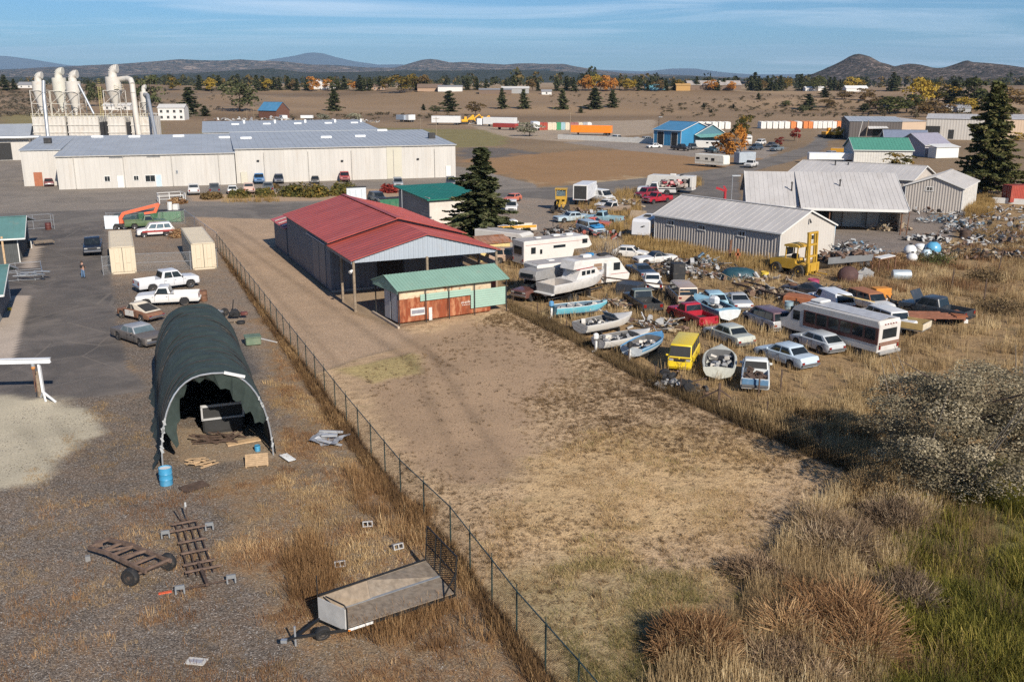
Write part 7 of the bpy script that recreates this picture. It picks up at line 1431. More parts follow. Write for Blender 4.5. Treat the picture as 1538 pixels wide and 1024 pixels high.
mb = MB(); mb.bar(q(.4, -.1, .3), q(-.3, -.25, .75), .06).bar(q(.4, .12, .3), q(-.25, .15, .85), .06); mb.build('lever', RUSTD, R); MB().bar(q(-.05, .13, .65), q(-.28, .15, .9), .08).build('lever_grip', P('grey_plastic', (.36, .37, .37), .6), R)
# gantry at the left edge
A_ = at(69, 602); R = thing('gantry', 'white steel gantry beam with a hoist and a braced leg at the left edge', 'gantry', A_); WP = P('gantry_white', (.72, .73, .74), .4, 0, .05, 1)
e1 = at(75.5, 541, 2.75)-A_; e0 = e1+Vector((-9.5, -.75, 0)); mb = MB(); mb.bar(e0+Vector((0, 0, .14)), e1+Vector((0, 0, .14)), .28, .035).bar(e0-Vector((0, 0, .14)), e1-Vector((0, 0, .14)), .28, .035).bar(e0, e1, .04, .26); mb.build('beam', WP, R)
lt = at(58, 545, 2.55)-A_; lb = at(64.5, 586, .62)-A_; lb = Vector((lt.x+.05, lt.y, .6)); MB().bar(lt, lb, .18, .14).build('leg', WP, R); mb = MB(); mb.bar(lb, lb+Vector((.9, -.35, -.55)), .1).bar(lb, lb+Vector((.12, -.1, -.6)), .1).bar(lb, lb+Vector((-.5, .6, -.55)), .1); mb.build('foot_brace', WP, R)
h0 = at(49.5, 550, 2.4)-A_; MB().cyl(h0+Vector((0, 0, .2)), h0, .11).build('trolley', STEEL, R); MB().ball(tuple(h0-Vector((0, 0, .1))), .13, 10).build('hoist', P('hoist_orange', (.5, .22, .06), .6), R); mb = MB(); [mb.cyl(h0+Vector((k*.05, 0, -.2)), h0+Vector((k*.05, 0, -1.7)), .022, None, 5) for k in (-1, 1)]; mb.build('chain', RUST, R)
b0 = at(60, 595); o = MB().box((0, 0, .85), (.24, .14, 1.7)).build('timber_post', WOOD, None, loc=b0); tag(o, 'weathered timber post standing beside the gantry leg', 'post')
# steel racks, gates and timber by the left sheds
def rack(label, pts, zs, h, name='steel_rack'):
    P0 = at(*pts[0]); R = thing(name, label, 'rack', P0); Q = [at(*p)-P0 for p in pts]
    for i, p in enumerate(Q): MB().cyl(p, p+Vector((0, 0, h)), .035, None, 6).build('upright', STEEL, R)
    for z in zs: mb = MB(); [mb.cyl(a_+Vector((0, 0, z)), b_+Vector((0, 0, z)), .03, None, 6) for a_, b_ in zip(Q, Q[1:])]; mb.build('rail', STEEL, R)
    return R
rack('galvanised gate frame beside the far left shed', [(40, 346), (51, 345), (78, 343), (82, 344)], (.15, 1.2, 2.0), 2.0); R = rack('galvanised stock rack with loose metal in front of the left shed', [(10, 424), (27.5, 422), (53, 421), (65, 419.5), (62, 405), (24, 408), (10, 410)], (.1, .9), 1.0)
rr = random.Random(4); mb = MB(); [mb.box((rr.uniform(1, 3.4), rr.uniform(.3, 1.8), rr.uniform(.5, .95)), (rr.uniform(.6, 1.8), rr.uniform(.1, .3), .08), rr.uniform(-.3, .3)) for _ in range(9)]; tag(mb.build('loose_stock', STEEL, R), kind='stuff')
MB().box((0, 0, .0), (1.2, .08, .9), 0, 0).build('pale_panel', WHITE, None, loc=at(46, 372)+Vector((0, 0, .42)), rz=-.9); tag(bpy.data.objects['pale_panel'], 'pale panel leaning against the far left shed wall', 'panel')
drum('yellow_pot', 'small yellow pot on the concrete apron of the lower left shed', 14.5, 466, .17, .25, P('yellow_plastic', (.6, .42, .05), .5), cat='pot')
# person on the asphalt
g_ = at(125.5, 417.5); R = thing('person', 'person in dark top and blue jeans standing on the asphalt near the navy pickup', 'person', g_, -.35)
def skin(name, pts, edges, rad, mat, sub=1):
    me = bpy.data.meshes.new(name); me.from_pydata(pts, edges, []); o = bpy.data.objects.new(name, me); COL.objects.link(o)
    mo = o.modifiers.new('skin', 'SKIN'); mo.use_smooth_shade = True
    for i, r_ in enumerate(rad): me.skin_vertices[0].data[i].radius = (r_, r_) if not isinstance(r_, tuple) else r_
    me.skin_vertices[0].data[0].use_root = True
    s_ = o.modifiers.new('sub', 'SUBSURF'); s_.levels = s_.render_levels = sub; me.materials.append(mat); o.parent = R; return o
SKN = P('skin', (.42, .24, .17), .6, 0, .05); JN = P('blue_jeans', (.09, .16, .27), .85, 0, .1, 6); DK = P('dark_shirt', (.03, .028, .03), .85)
skin('body', [(0, 0, .95), (0, 0, 1.2), (0, 0, 1.42), (0, 0, 1.53), (0, .01, 1.64), (0, .01, 1.74), (.18, 0, 1.40), (.25, .05, 1.12), (.16, .24, 1.05), (-.18, 0, 1.40), (-.26, 0, 1.12), (-.25, .08, .86), (.12, .30, 1.06), (-.25, .11, .78), (.10, 0, .9), (.11, .02, .5), (.12, 0, .08), (-.10, 0, .9), (-.12, -.03, .5), (-.14, -.06, .08)],
     [(0, 1), (1, 2), (2, 3), (3, 4), (4, 5), (2, 6), (6, 7), (7, 8), (8, 12), (2, 9), (9, 10), (10, 11), (11, 13), (0, 14), (14, 15), (15, 16), (0, 17), (17, 18), (18, 19)], [.15, .14, .15, .06, .095, .08, .065, .05, .038, .065, .05, .038, .035, .035, .09, .065, .045, .09, .065, .045], SKN, 2)
skin('shirt', [(0, 0, .98), (0, 0, 1.2), (0, 0, 1.41), (0, 0, 1.48), (.19, 0, 1.40), (.25, .05, 1.14), (.19, .18, 1.07), (-.19, 0, 1.40), (-.26, 0, 1.14), (-.25, .06, .95)], [(0, 1), (1, 2), (2, 3), (2, 4), (4, 5), (5, 6), (2, 7), (7, 8), (8, 9)], [.175, .16, .17, .08, .08, .065, .055, .08, .065, .055], DK, 2)
skin('jeans', [(0, 0, 1.0), (0, 0, .92), (.10, 0, .86), (.11, .02, .5), (.12, 0, .07), (-.10, 0, .86), (-.12, -.03, .5), (-.14, -.06, .07)], [(0, 1), (1, 2), (2, 3), (3, 4), (1, 5), (5, 6), (6, 7)], [.165, .165, .11, .085, .07, .11, .085, .07], JN, 2)
mb = MB(); mb.ball((0, -.02, 1.72), .112, 12, (1, 1.08, .95)); mb.build('hair', P('dark_hair', (.05, .03, .02), .7), R, True)
mb = MB(); [mb.box((x, .09, 1.69), (.025, .02, .015)) for x in (-.035, .035)]; mb.build('eye', DARK, R); mb = MB(); mb.box((0, .115, 1.655), (.025, .035, .045)); mb.build('nose', SKN, R); mb = MB(); mb.box((0, .10, 1.61), (.05, .015, .012)); mb.build('mouth', P('lip', (.35, .12, .1), .6), R)
for s in (-1, 1): mb = MB(); mb.box((s*.13, .06+(.0 if s > 0 else -.06), .04), (.09, .27, .08), bev=.025); mb.build('shoe', DARK, R)
for nm, c, dx in (('hand', (.11, .33, 1.06), 1), ('hand', (-.25, .13, .74), -1)):
    mb = MB(); mb.ball(c, .04, 8, (.7, 1, 1.1))
    for i in range(4): mb.cyl((c[0]+(i-1.5)*.016, c[1]+.02, c[2]-.02), (c[0]+(i-1.5)*.018, c[1]+.05, c[2]-.06-.006*(1.5-abs(i-1.5))), .0085, .007, 5)
    mb.cyl((c[0]+dx*.03, c[1]+.0, c[2]), (c[0]+dx*.05, c[1]+.03, c[2]-.035), .01, .008, 5); mb.build(nm, SKN, R, True)
# poles
def pole(label, px, py, top, lean=0, mat=None, arm=True, lamp=False, name='utility_pole', lw=.16):
    g_ = land(px, py); h = up(g_, top)-g_.z; R = thing(name, label, 'pole', g_); MB().cyl((0, 0, 0), (lean, 0, h), lw, lw*.7, 8).build('shaft', mat or WOOD, R)
    if arm: MB().box((lean, 0, h-.6), (2.2, .12, .14)).build('cross_arm', mat or WOOD, R)
    if lamp: MB().box((lean+.6, 0, h), (1.4, .4, .2)).build('lamp_head', STEEL, R)
pole('dark utility pole left of the orange hopper trailer', 856, 204, 168); pole('thin utility pole before the white semi trailer', 655.5, 206, 176, lw=.12); pole('thin utility pole left of the white semi trailer', 632, 203, 178, lw=.12)
pole('pale leaning pole before the dark brown warehouse', 1286, 219, 182, 1.3, P('pale_pole', (.5, .47, .42), .7), False); pole('dark pole before the dark brown warehouse', 1298, 220, 181, .6, None, False); pole('lamp pole left of the blue building', 989, 199, 176, 0, DARK, False, True, 'lamp_post', .12)
pole('short lamp pole at the corner of the loading building', 1098, 306, 264, 0, STEEL, False, True, 'lamp_post', .07); pole('rusty leaning post at the end of the loading canopy', 1361, 353, 318, .15, RUST, False, False, 'steel_post', .08)
for i, (x, y, t, l) in enumerate([(372, 190, 165, 'thin pole among the farm clutter'), (382, 184, 160, 'thin pole right of the other in the farm clutter'), (1503, 214, 190, 'pole by the pale warehouse at the right edge'), (1197, 214, 197, 'pole left of the red maple on the lot')]): pole(l, x, y, t, lw=.11)
# small shrubs' railing, dumpsters, sign
g_ = at(237, 303); R = thing('railing', 'white pipe railing around a weedy pit in front of the factory', 'railing', g_); q0 = [at(*p)-g_ for p in ((237, 303), (255, 302), (272, 300.5), (279, 303), (276, 306), (240, 307), (237, 303))]
for p in q0[:-1]: MB().cyl(p, p+Vector((0, 0, 1.5)), .07, None, 6).build('post', WHITE, R)
mb = MB(); [mb.cyl(a_+Vector((0, 0, z)), b_+Vector((0, 0, z)), .05, None, 6) for a_, b_ in zip(q0, q0[1:]) for z in (.8, 1.45)]; mb.build('rail', WHITE, R)
def dumpster(label, px, py, col, w, d, h, rz=0, cat='dumpster', name='dumpster'):
    g_ = at(px, py); R = thing(name, label, cat, g_, rz); mb = MB(); mb.prism([(-w/2, .1), (w/2, .1), (w/2, h), (-w/2, h*.95)], -d/2, d/2); m = paint(col, .3); mb.build('bin', m, R); MB().box((0, 0, h+.03), (w+.1, d+.1, .07), 0, -.03).build('lid', DARK, R)
    mb = MB(); [mb.box((x, -d/2-.05, h*.5), (.1, .1, h*.75)) for x in (-w*.3, 0, w*.3)]; mb.build('rib', m, R)
dumpster('green dumpster left of the block store', 585, 312, (.04, .16, .09), 3.2, 1.8, 1.5, .3); dumpster('white sign board cart behind the red barn ridge', 536, 303, (.6, .64, .66), 3.2, .8, 2.4, .1, 'sign cart', 'sign_cart')
dumpster('long green bin behind the boom lift', 228, 334, (.07, .17, .09), 3.6, 1.5, 1.6, .05); dumpster('dark blue-green tank box behind the boom lift', 192, 335.5, (.05, .09, .10), 3.2, 1.4, 1.4, .05); dumpster('green generator set right of the long green bin', 259, 333, (.10, .22, .12), 3.0, 1.6, 1.6, .05, 'generator', 'generator')
o = MB().box((0, 0, 1.0), (1.9, .06, 1.8)).build('notice_board', P('pale_blue_white', (.62, .68, .72), .5), None, loc=at(169, 345), rz=.1); tag(o, 'pale white board hung on the pen fence left of the boom lift', 'board')
mb = MB(); mb.cyl((0, 0, 1.4), (0, 0, 2.6), .35, None, 8).box((.9, 0, 1.9), (.7, .7, .8)); o = mb.build('exhaust_stack', WHITE, None, loc=at(256, 333)+Vector((0, .3, .2))); tag(o, 'white filter stack on the green generator set', 'filter stack')
# shed-front timber kerb
a1, b1 = at(560, 470), at(599, 494); v = b1-a1; o = MB().box((v.length/2, 0, .1), (v.length, .18, .2)).build('timber_kerb', P('pale_timber', (.42, .34, .26), .85), None, loc=a1, rz=math.atan2(v.y, v.x)); tag(o, 'pale timber kerb on the ground left of the rusty shed', 'timber')
# ---- junkyard scrap
PAL = [P('scrap_'+n, c, .6, .1, .2, 2, dirt=.4, rust=.15) for n, c in (('white', (.46, .46, .45)), ('blue', (.13, .22, .30)), ('brown', (.16, .10, .07)), ('black', (.03, .03, .03)), ('grey', (.3, .3, .3)), ('tan', (.38, .3, .2)), ('red', (.3, .06, .04)))]
def heap(label, px, py, rx, ry, h, n, cols, seed, name='scrap_heap', rz=0, big=1):
    g_ = at(px, py); R = thing(name, label, 'scrap heap', g_, rz); rr = random.Random(seed); R['kind'] = 'stuff'
    for ci in set(cols):
        mb = MB()
        for _ in range(max(3, int(n*cols.count(ci)/len(cols)))):
            a_, k = rr.random()*2*PI, math.sqrt(rr.random()); x, y = rx*k*math.cos(a_), ry*k*math.sin(a_); z = h*(1-k*k)*rr.uniform(.3, 1)+.1; t = rr.random()
            if t < .45: mb.box((x, y, z), (rr.uniform(.2, .8)*big, rr.uniform(.15, .5)*big, rr.uniform(.03, .25)*big), rr.uniform(0, 3), rr.uniform(-.8, .8))
            elif t < .86: mb.bar((x, y, z), (x+rr.uniform(-1.2, 1.2)*big, y+rr.uniform(-1.2, 1.2)*big, max(.05, z+rr.uniform(-.4, .6))), rr.uniform(.04, .1)*big)
            else:
                c, q_ = Vector((x, y, z)), Vector((rr.uniform(-1, 1), rr.uniform(-1, 1), rr.uniform(-.4, .4))).normalized(); r_ = rr.uniform(.15, .36)*big; mb.cyl(c-q_*.1*big, c+q_*.12*big, r_, None, 10)
        mb.build('scrap', PAL[ci], R)
    return R
heap('black heap of scrap drums and tyres under the yellow van', 1016, 584, 2.2, .7, .9, 30, [3, 3, 3, 4, 2], 1, rz=-.5); heap('long heap of grey and blue scrap along the gabled building', 1385, 321, 8, 2, .9, 90, [4, 3, 0, 2, 4], 2, rz=-.15)
heap('blue and white scrap heap at the curve of the gravel drive', 1425, 336, 5, 2.6, 1.3, 110, [1, 1, 0, 4, 3, 0], 3, rz=-.7); heap('pale scrap heap at the end of the gravel drive', 1448, 346, 3, 1.5, 1.0, 50, [1, 0, 4, 3], 4, rz=-.7)
heap('blue and white heap of scrap beside the loaded trailer', 1278, 384, 4.2, 2.2, 1.9, 130, [1, 0, 1, 4, 3, 2, 0], 5); heap('brown and black scrap before the loading bay', 1345, 346, 2.2, 1, 1.2, 50, [2, 3, 5, 2], 6); heap('tan crates and scrap in the loading bay', 1322, 346, 2, .8, .9, 26, [5, 5, 4], 7)
heap('row of dark scrap right of the white coupe', 1025, 402, 4.5, 1.6, 1.1, 70, [3, 4, 2, 0, 3], 8, rz=-.25); heap('scrap with a white hood below the ribbed building', 1053, 400, 2.6, 1.4, 1.2, 50, [0, 3, 4, 1, 3], 9); heap('dark tangled scrap left of the teal tarp', 1072, 409, 4.2, 1.8, 1.1, 70, [3, 3, 2, 4, 0], 10, rz=-.3)
heap('low grey scrap right of the teal tarp', 1140, 424, 4, 1.4, .7, 60, [4, 3, 5, 2, 0], 11, rz=-.2); heap('dark engine scrap at the left end of the junk row', 842, 352, 3, 2.5, 1.1, 80, [3, 3, 2, 4, 3], 12, rz=-.8); heap('black and white scrap below the engine scrap', 856, 364, 2.4, 1.5, .8, 40, [3, 0, 4, 3], 13)
heap('brown scrap below the orange and white pickup', 783, 366, 4.5, 2, 1.1, 80, [2, 4, 5, 3, 0], 14); heap('grey aluminium scrap beside the russet bush', 806, 374, 2.4, 1.4, 1.1, 40, [4, 4, 0, 2], 15); heap('rusty scrap under the junk row wrecks', 905, 356, 5, 1.5, .8, 60, [2, 3, 6, 4], 16, rz=-.3)
heap('pale and brown scrap between the red pickup and the white boat', 960, 489, 3.6, 1.4, .6, 50, [0, 2, 5, 4, 0], 17); heap('rusty scrap with a white lamp above the yellow van', 1000, 498, 1.8, 1.0, .7, 30, [2, 0, 3, 5], 18); heap('dark scrap at the right end of the white drums', 1392, 388, 3, 1.5, .9, 50, [3, 2, 4, 0], 19)
for i, (x, y, rx, c, l) in enumerate([(1490, 330, 6, [4, 2, 0, 3], 'grey scrap field below the red container'), (1470, 352, 5, [2, 3, 4, 2], 'brown scrap field right of the gravel drive'), (1455, 372, 4, [4, 0, 2, 5], 'mixed scrap right of the small white drum'), (1510, 362, 6, [3, 4, 0, 3, 2], 'dark scrap mound at the right edge'), (1528, 390, 5, [3, 2, 4], 'dark scrap mound lowest at the right edge'), (1395, 362, 3, [4, 3, 0, 2], 'low scrap on the near edge of the gravel drive'), (1428, 384, 3, [2, 3, 5], 'brown scrap near the small white drum'), (1520, 318, 5, [4, 0, 3, 2], 'pale scrap right below the red container')]): heap(l, x, y, rx, rx*.35, .9, 70, c, 30+i, rz=-.2)
heap('farm clutter of sheds and machines left of the barn with the blue roof', 380, 182, 26, 6, 2.2, 70, [0, 2, 4, 3, 0], 50, big=3.5); heap('farm clutter of pale hulks right of the barn with the blue roof', 495, 184, 24, 5, 1.8, 60, [0, 4, 2, 5], 51, big=3.2); heap('low scattered parked machinery at the railway yard', 735, 187, 18, 4, 1.8, 40, [2, 5, 3, 4], 52, big=3)
for i, (x, y, rx, h, c, l) in enumerate([(915, 462, 2.2, .8, [2, 5, 4, 3], 'scrap between the cabin cruiser bow and the black pickup'), (1002, 412, 3, 1.1, [3, 2, 4, 3], 'dark scrap behind the small white pickup'), (1150, 446, 3.4, .9, [2, 3, 4, 5], 'rusty scrap along the bare trailer frame'), (1245, 444, 2.6, .9, [2, 4, 3], 'scrap left of the panel wagon roof'), (1352, 466, 2.2, .8, [2, 5, 3], 'scrap between rusty roofed car and charcoal pickup'), (1500, 345, 7, 1.6, [3, 2, 4, 3, 0], 'high dark scrap ridge below the red container'), (1525, 372, 6, 1.7, [3, 3, 2, 4], 'dark scrap ridge at the far right edge'), (1475, 388, 5, 1.1, [3, 2, 5, 3], 'dark timber and scrap in the right brush'), (895, 326, 3, 1.0, [2, 3, 4, 0], 'scrap between the white van and the blue pickup'), (940, 310, 3, 1.1, [2, 5, 3, 0], 'scrap by the picket panel left of the red pickup'), (870, 325, 3, 1.0, [3, 2, 4], 'dark scrap behind the pale blue sedan'), (1040, 417, 3.4, .9, [3, 4, 2, 0], 'scrap in grass behind the light blue hatchback')]): heap(l, x, y, rx, rx*.4, h, 80, c, 70+i, rz=-.3)
# loaded trailer, frames, tarps, tanks
loc, rz = place((1296, 399), (1236, 404)); R = thing('cargo_trailer', 'grey tandem trailer heaped with scrap beside the forklift', 'trailer', loc, rz); KEEP.append((loc.x, loc.y, rz, 3.2, 1.2)); mb = MB(); mb.box((0, 0, .75), (6.0, 2.2, .12)); mb.build('bed', DARK, R)
for s in (-1, 1): MB().box((0, s*1.1, 1.1), (6.0, .06, .7)).build('side_board', P('grey_board', (.16, .165, .17), .7), R)
add_wheels(R, (1.4, 2.3), 1.2, .36, .22, 0, WHITE); rr = random.Random(77); mb = MB(); [mb.box((rr.uniform(-2.8, 2.8), rr.uniform(-.9, .9), rr.uniform(.9, 1.7)), (rr.uniform(.2, 1.2), rr.uniform(.1, .5), rr.uniform(.06, .3)), rr.uniform(0, 3), rr.uniform(-.4, .4)) for _ in range(60)]; tag(mb.build('scrap_load', PAL[2], R), kind='stuff')
loc, rz = place((1120, 438), (1192, 457)); R = thing('trailer_frame', 'long bare trailer frame on dark wheels above the silver minivan', 'trailer', loc, rz); L_ = 8.5
for s in (-1, 1): MB().box((0, s*.8, .75), (L_, .12, .18)).build('side_rail', RUSTD, R)
for x in (-3.6, -1.8, 0, 1.8, 3.6): MB().box((x, 0, .75), (.1, 1.5, .12)).build('cross_member', RUSTD, R)
add_wheels(R, (.4, 1.3), 1.1, .36, .24, 1); mb = MB(); mb.bar((-4.2, -.95, .95), (-1.0, -.95, .95), .12, .08); mb.build('white_beam', WHITE, R)
loc, rz = place((1335, 487), (1412, 488)); R = thing('flatbed_trailer', 'rust brown flatbed trailer below the charcoal pickup', 'trailer', loc, rz); KEEP.append((loc.x, loc.y, rz, 3.6, 1.2)); RB_ = P('rust_brown_steel', (.24, .10, .06), .85, .1, .3, 2)
for y in (-1.0, -.5, 0, .5, 1.0): MB().box((0, y, .85), (7.4, .12, .16)).build('long_beam', RB_, R)
for x in (-3.6, -1.2, 1.2, 3.6): MB().box((x, 0, .72), (.16, 2.3, .12)).build('cross_beam', RB_, R)
mb = MB(); mb.box((-3.4, 0, .98), (.9, 2.2, .1), 0, .1); mb.build('ramp', P('orange_rust', (.30, .10, .04), .85), R); add_wheels(R, (-.8, .2), 1.0, .34, .2, 1); MB().box((-3.9, .6, .5), (.3, .3, .3)).build('lamp_box', WHITE, R)
loc, rz = place((1331, 497), (1378, 505)); R = thing('utility_trailer', 'small box trailer with yellow timber sides right of the shuttle bus', 'trailer', loc, rz); KEEP.append((loc.x, loc.y, rz, 2, 1)); MB().box((0, 0, .7), (3.8, 1.9, .1)).build('bed', P('grey_board', (.16, .165, .17), .7), R)
for s in (-1, 1): MB().box((0, s*.95, 1.0), (3.8, .06, .5)).build('side_board', P('yellow_timber', (.45, .32, .13), .8), R)
MB().box((-1.9, 0, 1.0), (.06, 1.9, .5)).build('tail_board', P('cream_timber', (.55, .48, .36), .8), R); mb = MB(); mb.box((-.3, .1, 1.0), (1.6, .9, .3), .1, .05, bev=.1); mb.build('white_load', WHITE, R); add_wheels(R, (0,), 1.05, .32, .2, 1)
o = MB().box((0, 0, .9), (2.6, 1.9, .08), .2, .25).build('plywood_sheet', P('yellow_timber', (.45, .32, .13), .8), None, loc=at(1283, 478)+Vector((0, 0, .9)), rz=.3); tag(o, 'yellowish plywood sheet leaning on the roof line behind the shuttle bus', 'plywood')
g_ = at(1109, 419); R = thing('tarp_heap', 'dark teal tarp thrown over a heap below the ribbed building', 'tarp', g_, -.3); rr = random.Random(8); mb = MB(); rings = []
for k, (s, z) in enumerate(((1, 0), (.97, .55), (.8, .95), (.45, 1.15), (.02, 1.2))): rings.append([(math.cos(t*PI/6)*1.9*s*(1+rr.uniform(-.05, .05)), math.sin(t*PI/6)*1.3*s*(1+rr.uniform(-.05, .05)), z+rr.uniform(-.04, .04)) for t in range(12)])
mb.loft(rings); mb.build('tarp', P('teal_tarp', (.02, .065, .085), .5, 0, .2, 2), R, True)
def tank(label, px, py, r, col, cyl=False):
    g_ = at(px, py); R = thing('tank', label, 'tank', g_, px*.1, 'round tanks in the brush'); m = paint(col, .2, .05)
    if cyl: MB().lathe([(r*.3, 0), (r, .1), (r, r*1.8), (r*.7, r*2.1), (r*.2, r*2.2)], n=14).build('shell', m, R, True)
    else: MB().ball((0, 0, r), r, 14, (1, 1, .95)).build('shell', m, R, True)
    MB().cyl((0, 0, r*1.9), (0, 0, r*2.15), r*.25, None, 8).build('valve', DARK, R)
tank('round white tank left of the pair in the brush', 1366, 386, .75, (.7, .7, .68)); tank('tall white tank in the middle of the brush', 1381, 383, .62, (.72, .72, .7), True); tank('round bright blue tank in the brush', 1400, 385, .9, (.10, .34, .52)); tank('pale blue round tank between white and blue ones', 1391, 389, .6, (.5, .62, .68)); tank('small white tank lowest in the brush', 1369, 395, .6, (.66, .65, .62))
drum('steel_drum', 'small white drum standing alone right of the brush', 1455, 372, .35, .9, WHITE); drum('plastic_drum', 'blue plastic drum in front of the loading bay post', 1249, 352, .45, 1.3, BLUD, DARK); drum('steel_drum', 'yellow-capped drum among grass left of the forklift', 1148, 421, .4, .9, P('yellow_plastic', (.6, .42, .05), .5)); drum('plastic_drum', 'grey-blue drum right of the silver minivan', 1184, 469, .38, 1.0, P('grey_blue_plastic', (.22, .3, .34), .5)); drum('steel_drum', 'rusty drum left of the panel wagon', 1190, 441, .4, 1.0, RUST); drum('steel_drum', 'dark rusty drum at the end of the scrap curve', 1449, 358, .7, 1.1, RUSTD); drum('plastic_drum', 'magenta drum in tall grass above the panel wagon', 1221, 431, .55, .8, P('magenta_plastic', (.35, .05, .12), .5))
g_ = at(1235, 352); R = thing('dish', 'white round dish leaning by the loading bay', 'dish', g_, .3); o = MB().lathe([(.05, .0), (.5, .06), (.85, .2), (.86, .22), (.5, .1), (.05, .04)], n=20, axis='y').build('bowl', WHITE, R, True); o.location = (0, 0, .95); MB().bar((0, .1, 0), (0, .1, .9), .08).build('stand', DARK, R)
o = MB().lathe([(.5, -.9), (.55, -.7), (.55, .7), (.5, .9)], n=16, axis='x').build('culvert', P('pale_galvanised', (.46, .52, .56), .4, .4), None, True, loc=at(1353, 420)+Vector((0, 0, .5)), rz=-.1); tag(o, 'short pale galvanised drum lying in the grass right of the frame', 'drum')
g_ = at(1273, 423); R = thing('rusty_hopper', 'dark rusty domed hopper in tall grass below the loaded trailer', 'hopper', g_); MB().ball((0, 0, .6), 1.0, 14, (1.1, 1, 1)).build('dome', P('dark_brown_rust', (.08, .04, .035), .8, 0, .3), R, True); MB().box((.9, -.3, .5), (.9, .5, .7), .3).build('side_box', PAL[4], R)
g_ = at(1325, 412); R = thing('metal_frame', 'rusty frame with a white top leaning in the grass', 'frame', g_, .35); mb = MB(); [mb.bar((x, y, 0), (x, y, 1.7), .08) for x in (-1, 1.1) for y in (-.5, .5)]; mb.bar((-1, -.5, 1.7), (1.1, -.5, 1.9), .08).bar((-1, .5, 1.7), (1.1, .5, 1.9), .08); mb.build('leg_frame', RUST, R); MB().box((.1, 0, 1.9), (1.9, 1.0, .08), 0, -.1).build('top', WHITE, R)
g_ = at(1297, 419); R = thing('sheet_stack', 'grey twisted sheet metal leaning by the rusty frame', 'sheet metal', g_, .2); mb = MB(); [mb.box((rr.uniform(-.7, .7), rr.uniform(-.3, .3), rr.uniform(.2, .8)), (1.3, .05, .5), rr.uniform(-.6, .6), rr.uniform(-.7, .7)) for _ in range(7)]; mb.build('sheets', PAL[4], R)
def crate(label, px, py, w, d, h, m, nm='crate', rz=0): o = MB().box((0, 0, h/2), (w, d, h), bev=.04).box((0, 0, h*.5), (w+.06, d+.06, h*.12)).build(nm, m, None, loc=at(px, py), rz=rz); tag(o, label, nm.replace('_', ' '))
crate('dark plastic crate stack behind the beige wagon', 1017, 424, 1.3, 1.0, 2.0, DARK, 'stack', .2); crate('white round-topped bale on the grass behind the beige wagon', 1020, 430, 1.3, .6, .6, WHITE, 'bale'); crate('orange generator box behind the rusty roofed car', 1322, 449, 1.6, 1.0, 1.1, P('orange_box', (.55, .22, .03), .6), 'generator', .2); crate('dark camper shell left of the black pickup', 946, 443, 2.2, 1.8, 1.2, P('dark_canopy', (.035, .04, .05), .5), 'truck_canopy', -.5)
o = MB().bar((-6, 3.2, 1.3), (6, -3.2, 1.0), .12).build('long_pole', RUSTD, None, loc=at(962, 441)); tag(o, 'long dark pole slanting across the grass behind the black pickup', 'pole')
o = MB().bar((0, 0, 0), (.1, 0, 2.6), .22).box((.05, 0, 1.4), (.5, .14, .14)).build('rusty_post', RUST, None, loc=at(1095, 395)); tag(o, 'rusty upright post before the ribbed building', 'post'); o = MB().bar((0, 0, 0), (0, 0, 1.8), .2).box((0, 0, 1.2), (.6, .2, .3)).build('rusty_post', P('orange_rust', (.30, .10, .04), .85), None, loc=at(1107, 398)); tag(o, 'orange rusty stand right of the rusty upright post', 'post')
o = MB().prism([(-1.6, 0), (1.6, 0), (1.4, 1.1), (-1.2, 1.4)], -.04, .04).build('picket_panel', WOOD, None, loc=at(958, 329), rz=.4); tag(o, 'weathered picket panel standing before the ribbed building corner', 'panel')
for i, (x, y, h, l) in enumerate([(1499, 409, 2.6, 'leaning dark post far right in the brush'), (1429, 437, 2.2, 'thin dark post above the charcoal pickup'), (1477, 457, 2.4, 'dark post right of the charcoal pickup'), (1172, 590, 1.6, 'thin post in the grass right of the pickup shell'), (1139, 596, 1.5, 'thin post before the blue tailgate')]):
    o = MB().bar((0, 0, 0), (.25*(i == 0), 0, h), .09).build('fence_post', RUSTD, None, loc=at(x, y)); tag(o, l, 'post', 'odd posts in the brush')
# ================================================================ PLANTS
def leafmat(name, a, b, c=None, rough=.9):
    if name in MC: return MC[name]
    m, nt, bs = new_mat(name); MC[name] = m
    t = _n(nt, 'ShaderNodeAttribute', attribute_name='tint').outputs['Fac']; o = _n(nt, 'ShaderNodeObjectInfo').outputs['Random']
    col = mixc(nt, t, a, b)
    if c: col = mixc(nt, ramp(nt, t, .62, .95), col, c)
    col = mixc(nt, 1.0, col, mixc(nt, o, (.8, .8, .8), (1.2, 1.15, 1.1)), 'MULTIPLY')
    nt.links.new(col, bs.inputs['Base Color']); bs.inputs['Roughness'].default_value = rough; bs.inputs['Specular IOR Level'].default_value = .15
    tr = _n(nt, 'ShaderNodeBsdfTranslucent'); nt.links.new(col, tr.inputs[0]); mx = _n(nt, 'ShaderNodeMixShader', inp={0: .22})
    nt.links.new(bs.outputs[0], mx.inputs[1]); nt.links.new(tr.outputs[0], mx.inputs[2]); nt.links.new(mx.outputs[0], nt.nodes['Material Output'].inputs[0])
    return m
def quads_at(C, N_, U, sx, sy):
    """leaf faces: centres C, normals N_, up hint U"""
    T = np.cross(N_, U); T /= np.linalg.norm(T, axis=1)[:, None]+1e-9; B = np.cross(N_, T)
    sx, sy = np.asarray(sx).reshape(-1, 1), np.asarray(sy).reshape(-1, 1)
    return np.stack([C-T*sx-B*sy*.4, C+T*sx*.7-B*sy, C+T*sx+B*sy*.5, C-T*sx*.6+B*sy], 1).reshape(-1, 3)
def rvec(n, r): v = r.normal(size=(n, 3)); return v/np.linalg.norm(v, axis=1)[:, None]
